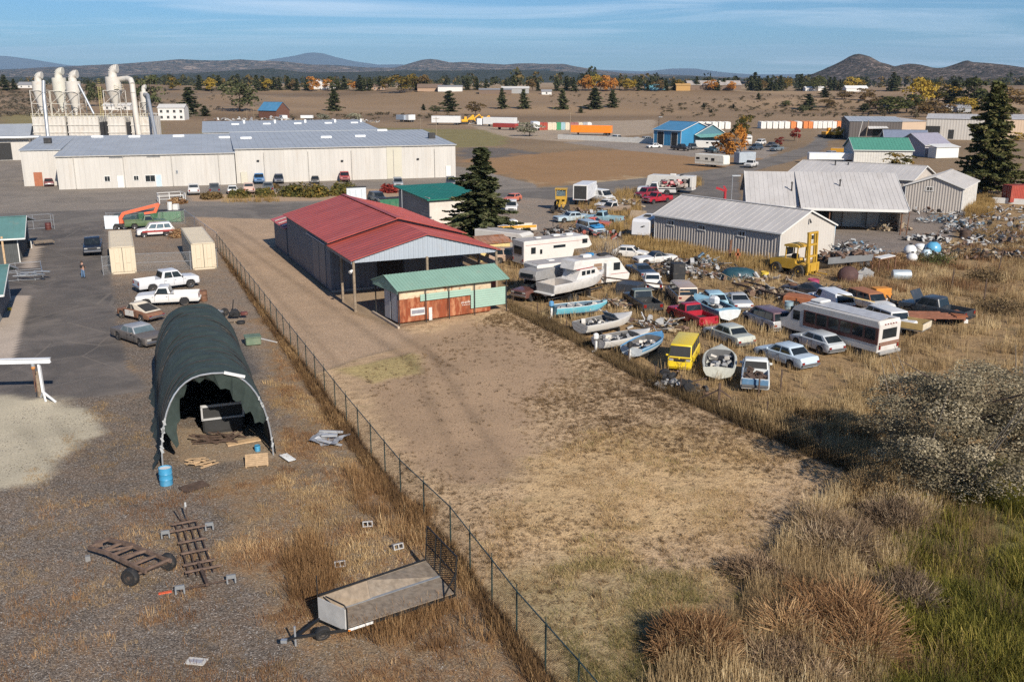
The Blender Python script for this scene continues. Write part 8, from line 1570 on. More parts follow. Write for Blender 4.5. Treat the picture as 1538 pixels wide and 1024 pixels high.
def foliage(nm, V, tint, mat, parent):
    n = len(V)//4; return raw(nm, V, np.arange(n*4).reshape(n, 4), mat, parent, {'tint': np.repeat(tint, 4)})
def lumps(n, k, r, shape, leaf, lo=.2):
    """leaves gathered in clumps inside an egg shaped crown of unit height"""
    c = rvec(k, r)*(r.random((k, 1))**.45); c[:, :2] *= shape[0]; c[:, 2] = lo+(1-lo)*(.5+.46*c[:, 2]); rad = shape[1]*r.uniform(.55, 1.15, k)
    c[:, :2] *= np.clip(1.25-np.abs(c[:, 2:3]-(lo+.42*(1-lo)))*1.35, .3, 1)
    i = r.integers(0, k, n); d = rvec(n, r); d[:, 2] = np.where(r.random(n) < .7, np.abs(d[:, 2]), d[:, 2])
    p = c[i]+d*(rad[i]*r.uniform(.55, 1.05, n)**.6)[:, None]*np.array([1, 1, .8])
    nn = d*.7+rvec(n, r)*.8; nn /= np.linalg.norm(nn, axis=1)[:, None]
    t = np.clip(r.random(k)[i]*.7+r.random(n)*.45, 0, 1)
    return quads_at(p, nn, rvec(n, r), leaf*r.uniform(.6, 1.3, n), leaf*r.uniform(.6, 1.2, n)), t
def limbs(mb, r, h0, h1, rad, k, spread):
    mb.tube([(0, 0, 0), (.01, .01, h0), (-.01, .02, (h0+h1)/2), (.01, 0, h1)], rad, 7, [rad, rad*.8, rad*.5, rad*.15])
    for i in range(k):
        t = r.uniform(h0*.8, h1*.85); a = r.uniform(0, 2*PI); s = spread*r.uniform(.5, 1); e = Vector((math.cos(a)*s, math.sin(a)*s, t+s*r.uniform(.3, .9)))
        mb.tube([(0, 0, t), tuple(e*.5+Vector((0, 0, t*.5))), tuple(e)], rad, 5, [rad*.4, rad*.25, rad*.08])
BARK = P('bark', (.085, .06, .045), .95, 0, .3, 6, bump=.4); M_CON = leafmat('conifer_green', (.036, .05, .024), (.10, .115, .05), (.16, .155, .08)); M_DEC = leafmat('olive_green', (.045, .06, .02), (.11, .115, .04))
M_AUT = {'o': leafmat('autumn_orange', (.30, .12, .03), (.55, .26, .06)), 'y': leafmat('autumn_yellow', (.24, .17, .03), (.48, .34, .06)), 'r': leafmat('autumn_red', (.13, .02, .02), (.25, .04, .03)), 'b': leafmat('autumn_brown', (.10, .075, .035), (.21, .14, .06)), 's': leafmat('silver_green', (.19, .19, .13), (.38, .37, .27)), 'g': M_DEC, 'c': M_CON, 'm': leafmat('mixed_green', (.05, .06, .02), (.14, .12, .035), (.3, .19, .04))}
def conifer(nm, n, seed, w=.22, ir=0, lvl=26):
    r = np.random.default_rng(seed); R = thing(nm, 'x', 'tree'); mb = MB(); mb.tube([(0, 0, 0), (0, 0, .5), (0, 0, .97)], .02, 7, [.022, .013, .003])
    C, N_, t = [], [], []
    for l in range(lvl):
        z = .07+.91*l/lvl; Rz = w*(1-z)**.72*(1+ir*r.uniform(-.6, .5)); kb = int(9-4*z)
        for b in range(kb):
            a = r.uniform(0, 2*PI); L = Rz*r.uniform(.6, 1.12); m = max(4, int(n/lvl/kb*(1.5-z))); s = r.random(m)**.7
            zz = z+.02-L*s*.42+s**2*L*.22
            p = np.stack([np.cos(a)*L*s, np.sin(a)*L*s, zz], 1)+r.normal(size=(m, 3))*np.array([1, 1, .6])*w*.05*(1.3-s)[:, None]
            C.append(p); q = rvec(m, r)*.7; q[:, 2] += .75; N_.append(q); t.append(np.clip(r.random(m)*.5+s*.35+r.random()*.2, 0, 1))
            if n > 2500: mb.bar((0, 0, z), (np.cos(a)*L*.8, np.sin(a)*L*.8, z-L*.25), .004)
    C, N_, t = map(np.concatenate, (C, N_, t)); N_ /= np.linalg.norm(N_, axis=1)[:, None]; k = len(C); s = .015 if n > 2500 else .032
    mb.build('trunk', BARK, R); foliage('crown', quads_at(C, N_, rvec(k, r), s*r.uniform(.7, 1.5, k), s*r.uniform(.6, 1.1, k)), t, M_CON, R); return R
def broad(nm, n, seed, k=22, shape=(.42, .17), leaf=.022, lo=.16, mat=None, kl=8):
    r = np.random.default_rng(seed); R = thing(nm, 'x', 'tree'); mb = MB(); limbs(mb, random.Random(seed), lo*1.1, .8, .024, kl, shape[0]*.8); mb.build('trunk', BARK, R)
    V, t = lumps(n, k, r, shape, leaf, lo); foliage('crown', V, t, mat or M_DEC, R); return R
PROT = {'c': [conifer('conifer_tree', 1900, s, .30, .7, 15) for s in (1, 2, 3)], 'd': [broad('broad_tree', 1000, s, 18, (.42, .19), .033, .1) for s in (4, 5, 6)]}
USED = set(); RT = random.Random(21)
def tree(kind, key, px, by, ty, w, label, group=None, cat='tree', fixed=None):
    """copy of a tree kind standing where the land shows base row by; ty = top row, w = crown width in pixels"""
    g_ = land(px, by); h = max(1.0, up(g_, ty)-g_.z); d = math.hypot(g_.x, g_.y); p = RT.choice(PROT[kind]); base = {'c': .47, 'd': .92}[kind]; ww = w/F*d/base
    names = {M_CON.name: M_AUT[key], M_DEC.name: M_AUT[key]}
    R = dup(p, (g_.x, g_.y, g_.z-.1), RT.uniform(0, 6), (ww, ww, h), label, names); R['category'] = cat
    if group: R['group'] = group
    return R
# hillside and railway trees, each with its own place
for k, c, px, by, ty, w, l in [('c', 'c', 502, 167, 132, 25, 'lone dark conifer on the brown slope above the factory roof'), ('c', 'c', 675, 168, 135, 28, 'dark conifer beside a smaller bush on the brown slope'), ('d', 'c', 655, 171, 157, 20, 'dark round bush at the foot of the slope conifer'), ('d', 'b', 714, 173, 150, 27, 'round brown-green tree alone at the slope foot'), ('c', 'c', 636, 166, 156, 9, 'tiny dark conifer left of the dark round bush'),
 ('c', 'c', 754, 164, 131, 18, 'slender conifer with a long shadow, left of a pair'), ('c', 'c', 787, 164, 133, 20, 'conifer just right of the slender one below the open barn'), ('c', 'c', 845, 165, 133, 21, 'conifer standing alone between the pairs on the slope'), ('c', 'c', 893, 164, 131, 30, 'broad dark conifer, left of the twin pair'), ('c', 'c', 920, 162, 134, 20, 'narrower dark conifer, right of the twin pair'), ('c', 'c', 872, 170, 159, 10, 'tiny conifer below the twin pair'),
 ('d', 'c', 360, 168, 121, 58, 'big dark tree standing left of the red-brown barn'), ('c', 'c', 286, 172, 129, 30, 'tall dark tree right of the white two storey house'), ('c', 's', 281, 176, 157, 15, 'small blue-grey spruce beside the white two storey house'), ('c', 'c', 308, 175, 158, 18, 'small dark spruce right of the blue-grey one'), ('d', 'c', 228, 162, 112, 42, 'big dark tree behind the rightmost cyclone pipes'), ('d', 'c', 146, 160, 120, 26, 'dark tree seen between the middle cyclones'),
 ('d', 'm', 602, 140, 113, 40, 'large round olive tree on the crest'), ('d', 'm', 1116, 212, 172, 40, 'round olive tree with autumn edge behind the teal building'), ('d', 'o', 1091, 236, 198, 44, 'orange autumn tree before the white motorhome'), ('d', 'o', 1112, 232, 188, 20, 'narrow rust-orange tree just right of the orange one'), ('d', 'r', 1193, 212, 189, 17, 'dark red maple at the road bend'), ('d', 'r', 1171, 219, 205, 14, 'small dim red tree left of the dark red maple'),
 ('d', 's', 795, 205, 181, 38, 'pale silvery bush by the long concrete wall'), ('d', 'm', 1346, 252, 229, 42, 'olive bush in front of the green shed'), ('d', 'c', 404, 167, 157, 18, 'dark shrub just right of the big dark tree by the barn'), ('d', 's', 486, 183, 171, 22, 'pale grey willow bush in the farm clutter'), ('d', 's', 533, 184, 170, 24, 'larger pale grey willow bush right of the other'), ('d', 'y', 1529, 212, 198, 26, 'yellow bush before the pale warehouse at the right edge'),
 ('c', 'c', 1057, 162, 154, 7, 'small round juniper on the open tan slope'), ('c', 'c', 1068, 170, 164, 6, 'small juniper lower on the open tan slope'), ('c', 'c', 1139, 150, 139, 9, 'small juniper at the left of the brushy slope'), ('c', 'c', 1101, 163, 156, 8, 'low juniper in the middle of the tan slope')]:
    tree(k, c, px, by, ty, w, l, None, 'bush' if 'bush' in l or 'shrub' in l else 'tree')
# crest and butte-side trees
CR = 'trees along the far crest'
crest = [(x, 'c', 'c') for x in (8, 22, 104, 118, 133, 300, 314, 330, 386, 395, 407, 412, 420, 433, 446, 461, 508, 517, 541, 547, 556, 571, 626, 640, 702, 716, 730, 760, 772, 808, 836, 851, 862, 960, 972, 978, 1000, 1012, 1046)] + [(x, 'd', k) for x, k in ((401, 'y'), (440, 'b'), (470, 'o'), (492, 'o'), (500, 'g'), (532, 'o'), (580, 'm'), (620, 'm'), (637, 'b'), (800, 'b'), (875, 'o'), (884, 'o'), (893, 'y'), (902, 'o'), (912, 'o'), (921, 'o'), (930, 'm'), (942, 'y'), (952, 'y'), (988, 'b'), (1020, 'm'), (1068, 'o'), (316, 'y'), (260, 'm'), (60, 'b'))] + [(x, 'c', 'c') for x in (1078, 1086, 1127, 1133, 1139, 1152, 1158, 1164, 1171, 1203, 1246, 1252, 1261, 1340, 1346)] + [(x, 'd', k) for x, k in ((1097, 'o'), (1104, 'o'), (1145, 'b'), (1182, 'm'), (1215, 'g'), (1228, 'g'), (1278, 'y'), (1292, 'm'))]
KN = {'c': 'dark conifer', 'o': 'orange autumn tree', 'y': 'yellow autumn tree', 'b': 'brown autumn tree', 'g': 'olive tree', 'm': 'green and yellow tree', 'r': 'red tree', 's': 'silvery tree'}
crest.sort(); cnt = {}
for x, k, c in crest: cnt[c] = cnt.get(c, 0)+1
seen = {}
ORDW = ['first', 'second', 'third', 'fourth', 'fifth', 'sixth', 'seventh', 'eighth', 'ninth', 'tenth', 'eleventh', 'twelfth', 'thirteenth', 'fourteenth', 'fifteenth', 'sixteenth', 'seventeenth', 'eighteenth', 'nineteenth', 'twentieth']
for x, k, c in crest:
    i = seen.get(c, 0); seen[c] = i+1; n = cnt[c]; h = RT.uniform(14, 25)*(1.2 if x > 1070 and k == 'c' else 1)
    o = ORDW[i % 20]+(' of its colour from left' if n <= 20 else ' from left in its '+('left', 'middle', 'right')[i//20]+' run')
    tree(k, c, x, 136.5+RT.uniform(-1.2, 1.2), 136-h, h*(.62 if k == 'c' else 1.0), '%s on far crest, %s' % (KN[c], o), CR)
BS = 'trees below the butte'
for k, c, x, by, ty, w, l in [('c', 'c', 1213, 166, 140, 20, 'dark juniper leaning over the brushy slope'), ('c', 'c', 1238, 147, 131, 14, 'small juniper on the upper brushy slope'), ('d', 'b', 1268, 150, 134, 20, 'brown bush left of the large white barn'), ('d', 'b', 1298, 152, 132, 22, 'brown bush right of the large white barn'), ('d', 'g', 1336, 172, 146, 40, 'low dark green tree left of the yellow one'), ('d', 'g', 1362, 170, 138, 34, 'dark green tree just left of the yellow one'), ('d', 'y', 1380, 164, 118, 34, 'tall yellow autumn tree below the butte'), ('d', 'm', 1408, 158, 119, 34, 'green and gold tree right of the tall yellow one'), ('d', 'b', 1404, 176, 148, 40, 'brown-gold tree in front of the green and gold one'), ('c', 'c', 1430, 158, 120, 28, 'dark conifer right of the green and gold tree'), ('d', 'g', 1462, 165, 116, 42, 'large olive tree left of the tall right tree'), ('d', 'y', 1450, 168, 146, 26, 'small yellow tree under the large olive tree'), ('d', 'b', 1510, 165, 126, 44, 'olive-brown tree at the right edge of the far slope'), ('d', 'g', 1180, 160, 151, 16, 'low dark bush on the tan slope below the butte'), ('d', 'b', 1243, 162, 149, 20, 'brown bush in the middle of the brushy slope'), ('c', 'c', 1297, 168, 155, 16, 'round juniper lower on the brushy slope'), ('d', 'b', 1315, 165, 147, 26, 'grey-brown bush above the round juniper'), ('d', 'c', 1206, 170, 158, 14, 'small dark bush under the leaning juniper')]:
    tree(k, c, x, by, ty, w*1.3, l, BS, 'bush' if 'bush' in l else 'tree')
for L_ in PROT.values():
    for o in L_:
        for q_ in list(o.children_recursive)+[o]: bpy.data.objects.remove(q_)
# near trees
def settle(R, px, by, ty, wpx, base, label, rz=0, sink=.1):
    g_ = at(px, by); h = up(g_, ty); w = wpx/F*math.hypot(g_.x, g_.y)/base; R.location = (g_.x, g_.y, -sink); R.scale = (w, w, h); R.rotation_euler = (0, 0, rz); R['label'] = label
settle(conifer('spruce_tree', 13000, 11, .26, .85, 34), 724, 368, 219, 140, .5, 'tall dark spruce between the block store and the motorhomes')
LEAFC = leafmat('dark_pine', (.06, .075, .028), (.175, .175, .062), (.31, .26, .11)); R = conifer('pine_tree', 19000, 12, .27, .8, 44)
for o in R.children: o.data.materials[0] = LEAFC if o.name.startswith('crown') else BARK
settle(R, 1479, 291, 122, 106, .56, 'tall dark green tree with a ragged crown at the right edge')
R = broad('olive_tree', 56000, 13, 170, (.47, .105), .0046, .0, leafmat('olive_leaf', (.135, .115, .072), (.34, .292, .195), (.47, .41, .285)), 16); R['category'] = 'tree'; settle(R, 1448, 742, 520, 330, .98, 'wide silver-leaved tree at the right of the foreground', .5, .3)
mb = MB(); rr = random.Random(3)
for i in range(10): a_ = rr.uniform(0, 6.3); mb.tube([(0, 0, .03), (math.cos(a_)*.32, math.sin(a_)*.32, .55), (math.cos(a_+.2)*.4, math.sin(a_+.2)*.4, .85+rr.random()*.1)], .008, 4, [.004, .003, .001])
mb.build('twigs', P('grey_twig', (.2, .17, .14), .9), R)
for i, (x, y, s, l) in enumerate([(920, 392, 3.0, 'bare grey shrub in the grass left of the travel trailer'), (905, 388, 2.0, 'smaller bare shrub left of the bare grey one')]):
    R = thing('bare_shrub', l, 'shrub', at(x, y)); mb = MB(); rr = random.Random(i)
    for k in range(26): a_ = rr.uniform(0, 6.3); q_ = s*rr.uniform(.3, .6); p1 = Vector((math.cos(a_)*q_*.5, math.sin(a_)*q_*.5, s*rr.uniform(.3, .5))); mb.tube([(0, 0, 0), p1, p1*1.3+Vector((rr.uniform(-.3, .3), rr.uniform(-.3, .3), s*rr.uniform(.2, .5)))], .03, 4, [.05, .03, .01])
    mb.build('branches', P('grey_twig', (.2, .17, .14), .9), R)
# ---- grass and weeds
def blades(n, h, spread, w, r, lean=.5):
    b = r.normal(size=(n, 2))*spread; a = r.uniform(0, 2*PI, n); hh = h*r.uniform(.55, 1.1, n); l = lean*r.random(n)*hh
    t = np.stack([b[:, 0]*1.4+np.cos(a)*l, b[:, 1]*1.4+np.sin(a)*l, hh], 1); q = np.stack([-np.sin(a), np.cos(a), 0*a], 1); B = np.stack([b[:, 0], b[:, 1], 0*a], 1); ww = w*r.uniform(.6, 1.3, n)[:, None]
    m = B*.45+t*.55; m[:, :2] = B[:, :2]*.6+t[:, :2]*.4
    return np.stack([B-q*ww*.7, B+q*ww*.7, t+q*ww*.25, t-q*ww*.25], 1)
def hits_keep(P_, m=0):
    ok = np.ones(len(P_), bool)
    for x, y, rz, hl, hw in KEEP:
        dx, dy = P_[:, 0]-x, P_[:, 1]-y; c, s = math.cos(rz), math.sin(rz); ok &= ~((np.abs(dx*c+dy*s) < hl+m) & (np.abs(-dx*s+dy*c) < hw+m))
    return ok
def sample(polypx, n, r, dens=None, world=None):
    poly = world or W2(polypx); xs, ys = [p[0] for p in poly], [p[1] for p in poly]; out = []
    k = 0
    while k < n:
        q = np.stack([r.uniform(min(xs), max(xs), n*2), r.uniform(min(ys), max(ys), n*2)], 1); q = q[inpoly(q[:, 0], q[:, 1], poly)]
        if dens: q = q[r.random(len(q)) < dens(q[:, 0], q[:, 1])]
        out.append(q); k += len(q)
    return np.concatenate(out)[:n]
def grass(name, polys, mat, h, nb, spread, w, seed, lean=.5, dens=None, keep=0, label=None, sizevar=(.5, 1.3)):
    r = np.random.default_rng(seed); P_ = np.concatenate([sample(p, n, r, dens) for p, n in polys]); P_ = P_[hits_keep(P_, keep)]
    prot = [blades(nb, h, spread, w, r, lean) for _ in range(7)]; V, T = [], []
    sc = r.uniform(*sizevar, len(P_)); rot = r.uniform(0, 2*PI, len(P_)); ti = np.clip(fbm(P_[:, 0], P_[:, 1], 3, 3)*1.2-.35+r.normal(size=len(P_))*.18+.15, 0, 1); sc *= .65+.8*fbm(P_[:, 0]+31, P_[:, 1], 2.5, 3)
    for k in range(7):
        i = np.where(np.arange(len(P_)) % 7 == k)[0]; b = prot[k]; c, s = np.cos(rot[i])[:, None, None], np.sin(rot[i])[:, None, None]; S = sc[i][:, None, None]
        x = b[None, :, :, 0]*c-b[None, :, :, 1]*s; y = b[None, :, :, 0]*s+b[None, :, :, 1]*c
        V.append(np.stack([x*S+P_[i, 0][:, None, None], y*S+P_[i, 1][:, None, None], b[None, :, :, 2]*S+0*x+hz(P_[i, 0], P_[i, 1])[:, None, None]-.01], -1).reshape(-1, 3))
        T.append(np.clip(np.repeat(ti[i], nb)+r.normal(size=len(i)*nb)*.12, 0, 1))
    o = foliage(name, np.concatenate(V), np.concatenate(T), mat, None); o['kind'] = 'stuff'; return o
PATCH = W2([(520, 550), (600, 520), (700, 478), (800, 500), (880, 560), (800, 600), (812, 690), (730, 745), (650, 715), (570, 640)])
G_ST = leafmat('straw_grass', (.29, .20, .105), (.62, .46, .24), (.74, .59, .35)); G_RU = leafmat('russet_weed', (.18, .10, .055), (.42, .25, .12), (.62, .45, .25)); G_DK = leafmat('dark_weed', (0.091, 0.065, 0.036), (0.247, 0.176, 0.091)); G_GR = leafmat('green_grass', (.07, .078, .018), (.33, .285, .052), (.6, .46, .15)); G_FI = leafmat('field_tuft', (0.204, 0.138, 0.074), (0.480, 0.348, 0.186))
nz = lambda s, a, b, o=0: (lambda x, y: .06+.94*smooth(a, b, fbm(x+o, y+o, s, 4)))
JY = [(845, 362), (940, 350), (985, 372), (1170, 402), (1235, 400), (1300, 396), (1420, 374), (1500, 330), (1700, 330), (1700, 640), (1420, 700), (1310, 715), (1085, 614), (1000, 577), (880, 512), (775, 458), (742, 400)]
grass('tall_dry_grass', [(JY, 11500), ([(1085, 618), (1310, 600), (1420, 660), (1500, 640), (1330, 730), (1300, 716)], 3200)], G_ST, .66, 14, .11, .016, 41, .45, nz(2.2, .42, .58), .0)
grass('dry_grass', [([(872, 300), (955, 285), (965, 320), (940, 350), (860, 350)], 900), ([(1040, 272), (1052, 268), (1056, 278), (1044, 282)], 60), ([(985, 366), (1170, 399), (1165, 412), (940, 380), (940, 358)], 1500), ([(1445, 300), (1495, 296), (1490, 325), (1450, 330)], 900), ([(332, 302), (420, 300), (420, 304), (340, 305)], 60)], leafmat('golden_grass', (.28, .18, .07), (.52, .37, .16)), .85, 14, .16, .025, 42, .4)
grass('russet_weeds', [([(1235, 402), (1420, 376), (1640, 330), (1640, 470), (1480, 440), (1300, 440)], 4200)], G_RU, .6, 16, .15, .018, 43, .6, nz(5, .38, .55))
grass('fence_line_weeds', [([(329, 377), (521, 640), (602, 745), (677, 821), (776, 957), (868, 1070), (840, 1080), (755, 960), (655, 826), (585, 750), (508, 645)], 3600)], leafmat('fence_weed', (0.094, 0.056, 0.031), (0.275, 0.175, 0.081), (0.450, 0.312, 0.163)), .36, 15, .13, .012, 44, .7)
grass('fence_line_weeds', [([(760, 454), (880, 508), (1000, 573), (1085, 610), (1310, 712), (1300, 722), (1075, 622), (985, 584), (868, 518), (770, 470)], 2400)], G_DK, .5, 16, .14, .014, 45, .6)
grass('yard_weeds', [([(410, 520), (470, 590), (602, 750), (760, 960), (860, 1080), (560, 1080), (420, 960), (340, 820), (430, 690), (420, 580)], 2300), ([(60, 760), (420, 720), (560, 1080), (-60, 1080)], 1500)], G_RU, .19, 10, .11, .010, 46, .9, nz(2.2, .44, .60))
grass('yard_weeds', [([(395, 560), (470, 600), (602, 750), (760, 960), (850, 1080), (600, 1080), (430, 960), (360, 800), (430, 700)], 2600)], G_ST, .17, 11, .10, .009, 47, .9, nz(2.6, .5, .62, 40))
grass('tall_weeds', [([(432, 832), (470, 800), (512, 860), (490, 900), (440, 905)], 300), ([(560, 760), (640, 770), (640, 835), (560, 800)], 220), ([(520, 950), (690, 905), (745, 960), (600, 985)], 200), ([(520, 700), (570, 720), (600, 780), (540, 770)], 160)], leafmat('tall_weed', (.22, .125, .06), (.50, .31, .145), (.68, .5, .28)), .52, 20, .16, .012, 48, .55, nz(1.6, .36, .5), .0)
grass('field_tufts', [([(545, 555), (655, 514), (770, 458), (880, 512), (1000, 577), (1080, 614), (1305, 714), (1200, 800), (1000, 950), (1000, 1100), (900, 1100), (776, 954), (677, 818), (602, 742)], 8500)], leafmat('stubble', (.10, .065, .036), (.30, .205, .11)), .13, 16, .05, .010, 49, 1.0, lambda x, y: (.04+.96*smooth(.30, .5, fbm(x+9, y, 9, 3)))*(1-.9*smooth(-1, 1.5, sdist(x, y, PATCH)))*(.35+.65*smooth(0, 8, x*.62+y*.78-40)))
grass('field_grass', [([(770, 700), (900, 640), (1100, 640), (1305, 714), (1200, 800), (1000, 950), (1000, 1100), (900, 1100), (776, 954), (700, 800)], 3500)], leafmat('field_straw', (0.287, 0.196, 0.098), (0.575, 0.425, 0.230), (0.253, 0.230, 0.081)), .12, 14, .12, .009, 50, 1.1, nz(1.7, .40, .55, 70))
grass('low_green_grass', [([(790, 860), (900, 840), (1110, 850), (1150, 930), (1000, 1100), (900, 1100)], 2600)], leafmat('tired_green_grass', (0.125, 0.119, 0.044), (0.300, 0.250, 0.100), (0.525, 0.400, 0.213)), .16, 14, .13, .009, 51, .9, nz(4, .46, .62, 5))
grass('marsh_grass', [([(1340, 800), (1420, 720), (1640, 690), (1700, 1100), (1290, 1100)], 5200)], G_GR, .62, 18, .18, .014, 52, 1.3, nz(2.0, .38, .56))
grass('tall_dry_grass', [([(1000, 1010), (1130, 900), (1180, 800), (1290, 715), (1400, 700), (1420, 740), (1360, 850), (1320, 1100), (960, 1100)], 4200)], leafmat('bleached_grass', (0.228, 0.162, 0.090), (0.552, 0.420, 0.228), (0.672, 0.564, 0.360)), .75, 18, .13, .012, 53, .5, nz(1.8, .36, .5, 3))
grass('gravel_weeds', [([(150, 600), (330, 720), (420, 960), (560, 1080), (-60, 1080), (-60, 800)], 2600)], G_FI, .10, 10, .08, .009, 54, 1.1, nz(1.5, .5, .62, 11))
grass('marsh_reeds', [([(1340, 800), (1420, 720), (1640, 690), (1700, 1100), (1290, 1100)], 900)], G_DK, .7, 14, .12, .012, 57, .6, nz(2, .46, .58, 21))
# stones that roughen the yard
def stones(name, polys, mat, s0, s1, seed):
    r = np.random.default_rng(seed); P_ = np.concatenate([sample(p, n, r) for p, n in polys]); n = len(P_); s = r.uniform(s0, s1, n)*r.random(n)**.5+s0
    o = np.array([(1, 0, 0), (0, 1, 0), (-1, 0, 0), (0, -1, 0), (0, 0, .8)]); V = o[None]*s[:, None, None]*r.uniform(.6, 1.2, (n, 5, 1)); a = r.uniform(0, 6.3, n); c, q = np.cos(a)[:, None], np.sin(a)[:, None]
    x = V[:, :, 0]*c-V[:, :, 1]*q+P_[:, :1]; y = V[:, :, 0]*q+V[:, :, 1]*c+P_[:, 1:2]; V = np.stack([x, y, V[:, :, 2]-.004], -1).reshape(-1, 3); b = (np.arange(n)*5)[:, None]
    Fq = np.concatenate([b+np.array([[i, (i+1) % 4, 4]]) for i in range(4)]); ob = raw(name, V, Fq, mat, None, {'tint': np.repeat(r.random(n), 5)}); ob['kind'] = 'stuff'
stones('gravel', [([(-80, 620), (160, 600), (330, 560), (420, 560), (560, 720), (860, 1090), (-80, 1090)], 26000)], leafmat('gravel_stone', (.09, .08, .075), (.24, .215, .195), (.55, .52, .48)), .012, .035, 60)
stones('clods', [([(545, 555), (655, 514), (770, 458), (880, 512), (1000, 577), (1080, 614), (1305, 714), (1000, 950), (776, 954), (602, 742)], 9000)], leafmat('clod', (.16, .11, .07), (.33, .24, .155)), .02, .055, 61)
# ---- shrubs
def shrub(name, label, px, by, wpx, h, n, mat, seed, style='stem', cat='shrub', group=None, sq=1.0, leaf=.06):
    g_ = land(px, by); d = math.hypot(g_.x, g_.y); rx = wpx/F*d/2; r = np.random.default_rng(seed); R = thing(name, label, cat, g_, seed*.7, group)
    dr = rvec(n, r); dr[:, 2] = np.abs(dr[:, 2]); k = r.integers(0, 9, n); off = (r.normal(size=(9, 3))*np.array([.42, .42*sq, 0]))[k]
    base = off*rx*.7; L = r.uniform(.55, 1.0, n)[:, None]; tip = base+dr*np.array([rx*.75, rx*.75*sq, h])*L*(.75+.4*r.random(9)[k])[:, None]
    t = np.clip(r.random(9)[k]*.5+r.random(n)*.5, 0, 1)
    if style == 'stem':
        tip = tip+rvec(n, r)*.13*h; m = base+(tip-base)*r.uniform(.45, .86, n)[:, None]+rvec(n, r)*.10*h; dirv = tip-m; q = np.cross(dirv, rvec(n, r)); q /= np.linalg.norm(q, axis=1)[:, None]+1e-9; w = .0072*(1+d/60)
        V = np.stack([m-q*w, m+q*w, tip+q*w*.6, tip-q*w*.6], 1).reshape(-1, 3)
    else: V = quads_at(tip, dr*.6+rvec(n, r)*.7, rvec(n, r), leaf*r.uniform(.6, 1.3, n), leaf*r.uniform(.6, 1.2, n))
    foliage('foliage', V, t, mat, R); mb = MB(); rr = random.Random(seed)
    for i in range(9): mb.tube([(0, 0, 0), (rr.uniform(-.3, .3)*rx, rr.uniform(-.3, .3)*rx, h*.35), (rr.uniform(-.6, .6)*rx, rr.uniform(-.6, .6)*rx, h*.7)], .02, 4, [.03, .02, .008])
    mb.build('stems', BARK, R); return R
M_SG = leafmat('rabbitbrush', (.16, .085, .04), (.46, .265, .13), (.64, .45, .24)); M_SP = leafmat('grey_brush', (.13, .088, .055), (.38, .275, .18), (.58, .46, .31)); M_GB = leafmat('golden_brush', (0.216, 0.144, 0.072), (0.528, 0.384, 0.204))
for i, (x, y, w, h, n, m, l) in enumerate([(1048, 985, 175, 1.5, 5200, M_SG, 'large russet brush mound standing alone in the lower field'), (1235, 940, 230, 1.55, 6000, M_SG, 'wide brown and gold brush mound at bottom right of the field'), (1255, 825, 170, 1.3, 4600, M_SP, 'purplish brown brush at the edge of the bare field'), (1360, 905, 150, 1.3, 4000, M_SP, 'greyish brush between the mound and the green marsh'), (1345, 790, 130, 1.3, 3600, M_SP, 'grey-brown brush below the silver-leaved tree'), (1180, 1010, 190, 1.0, 4200, M_SP, 'low dusky brush at the bottom edge of the view'), (1300, 745, 110, 1.2, 2600, M_GB, 'golden grass mound at the corner of the field'), (1150, 870, 110, .9, 2400, M_SP, 'small dark brush left of the wide mound'), (1100, 1035, 140, .8, 2600, M_GB, 'pale gold brush at the bottom edge near the lone mound')]): shrub('brush', l, x, y, w, h, n*2, m, i+3)
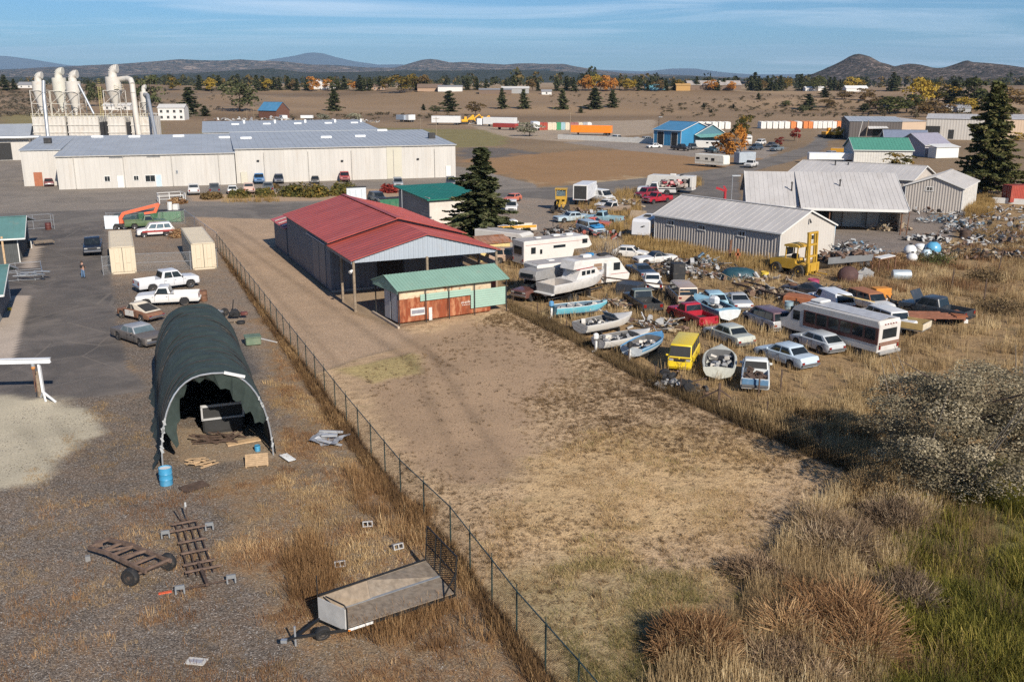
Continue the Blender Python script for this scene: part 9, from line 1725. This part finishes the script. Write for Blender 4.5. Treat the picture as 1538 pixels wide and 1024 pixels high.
for i, (x, y, w, h, m, l) in enumerate([(318, 299, 26, 1.2, M_AUT['b'], 'round russet shrub at the left end of the factory lot'), (357, 297, 26, 1.5, M_AUT['m'], 'low green shrub before the white sedan'), (397, 296, 26, 1.5, M_AUT['m'], 'low green shrub before the dark slate pickup'), (441, 294, 46, 2.3, M_AUT['m'], 'wide green shrub, left half of the joined hedge'), (473, 295, 46, 2.3, M_AUT['m'], 'wide green shrub, right half of the joined hedge'), (517, 292, 38, 2.4, M_AUT['m'], 'tall green shrub by the red pickup'), (583, 289, 28, 1.5, M_AUT['r'], 'dull red shrub left of the grey suv'), (690, 286, 20, 1.0, M_AUT['r'], 'dull red shrub near the white corner door'), (412, 283, 14, .8, M_AUT['b'], 'small brown shrub behind the joined hedge'), (820, 376, 30, 1.2, G_RU, 'russet bush among the scrap by the drive'), (266, 306, 24, 1.0, G_RU, 'russet tumbleweed inside the white railing'), (268, 356, 24, 1.2, G_RU, 'russet dry bush behind the off-road wagon'), (1330, 395, 44, 1.3, G_RU, 'russet bush left of the white tanks'), (1410, 398, 60, 1.5, M_DEC, 'dark green bush below the blue tank'), (1480, 420, 80, 1.3, G_DK, 'dark weedy thicket at the far right'), (1235, 440, 30, .9, G_ST, 'straw clump above the panel wagon'), (1500, 470, 90, 1.3, G_DK, 'dark thicket right of the charcoal pickup')]): shrub('shrub', l, x, y, w, h, 1300, m, 40+i, 'leaf', leaf=.2 if y < 310 else .08)
# sagebrush on the far left hill and scattered brush on the right slope, and the woods beyond the crest
def clumps(name, pts, mat, n, size, seed):
    r = np.random.default_rng(seed); V, T = [], []
    for (x, y, s, hh) in pts:
        v, t = lumps(n, 6, r, (.5, .3), size, .0); z = float(hz(x, y)); V.append(v*np.array([s, s, hh])+np.array([x, y, z-.2])); T.append(np.clip(t*.6+r.random()*.4, 0, 1))
    o = foliage(name, np.concatenate(V), np.concatenate(T), mat, None); o['kind'] = 'stuff'; return o
def scatter(box, n, r, smin, smax, k=1.0):
    out = []
    for _ in range(n): p = land(r.uniform(box[0], box[2]), r.uniform(box[1], box[3])); s = r.uniform(smin, smax); out.append((p.x, p.y, s, s*k))
    return out
r_ = random.Random(9); clumps('sagebrush', scatter((-20, 138, 60, 176), 210, r_, 2, 5, .5)+scatter((60, 140, 330, 170), 90, r_, 2, 4.5, .5), leafmat('sagebrush', (.075, .065, .045), (.19, .165, .12)), 60, .09, 70)
clumps('slope_brush', scatter((990, 145, 1330, 178), 230, r_, 1.2, 4, .6)+scatter((1320, 150, 1540, 180), 90, r_, 2, 6, .7)+scatter((820, 140, 990, 160), 60, r_, 1, 3, .5)+scatter((380, 172, 700, 182), 60, r_, 1.5, 4, .5), leafmat('slope_scrub', (.05, .05, .03), (.16, .125, .075)), 60, .1, 71)
wd = []
for _ in range(760):
    y = r_.uniform(1150, 2600); x = r_.uniform(-.56, .56)*y
    if fbm(np.array([x]), np.array([y]), 420, 3)[0] > .38: s = r_.uniform(11, 22); wd.append((x, y, s*.8, s))
clumps('distant_wood', wd, leafmat('distant_wood', (.025, .034, .02), (.075, .078, .035), (.2, .13, .045)), 70, .11, 72)
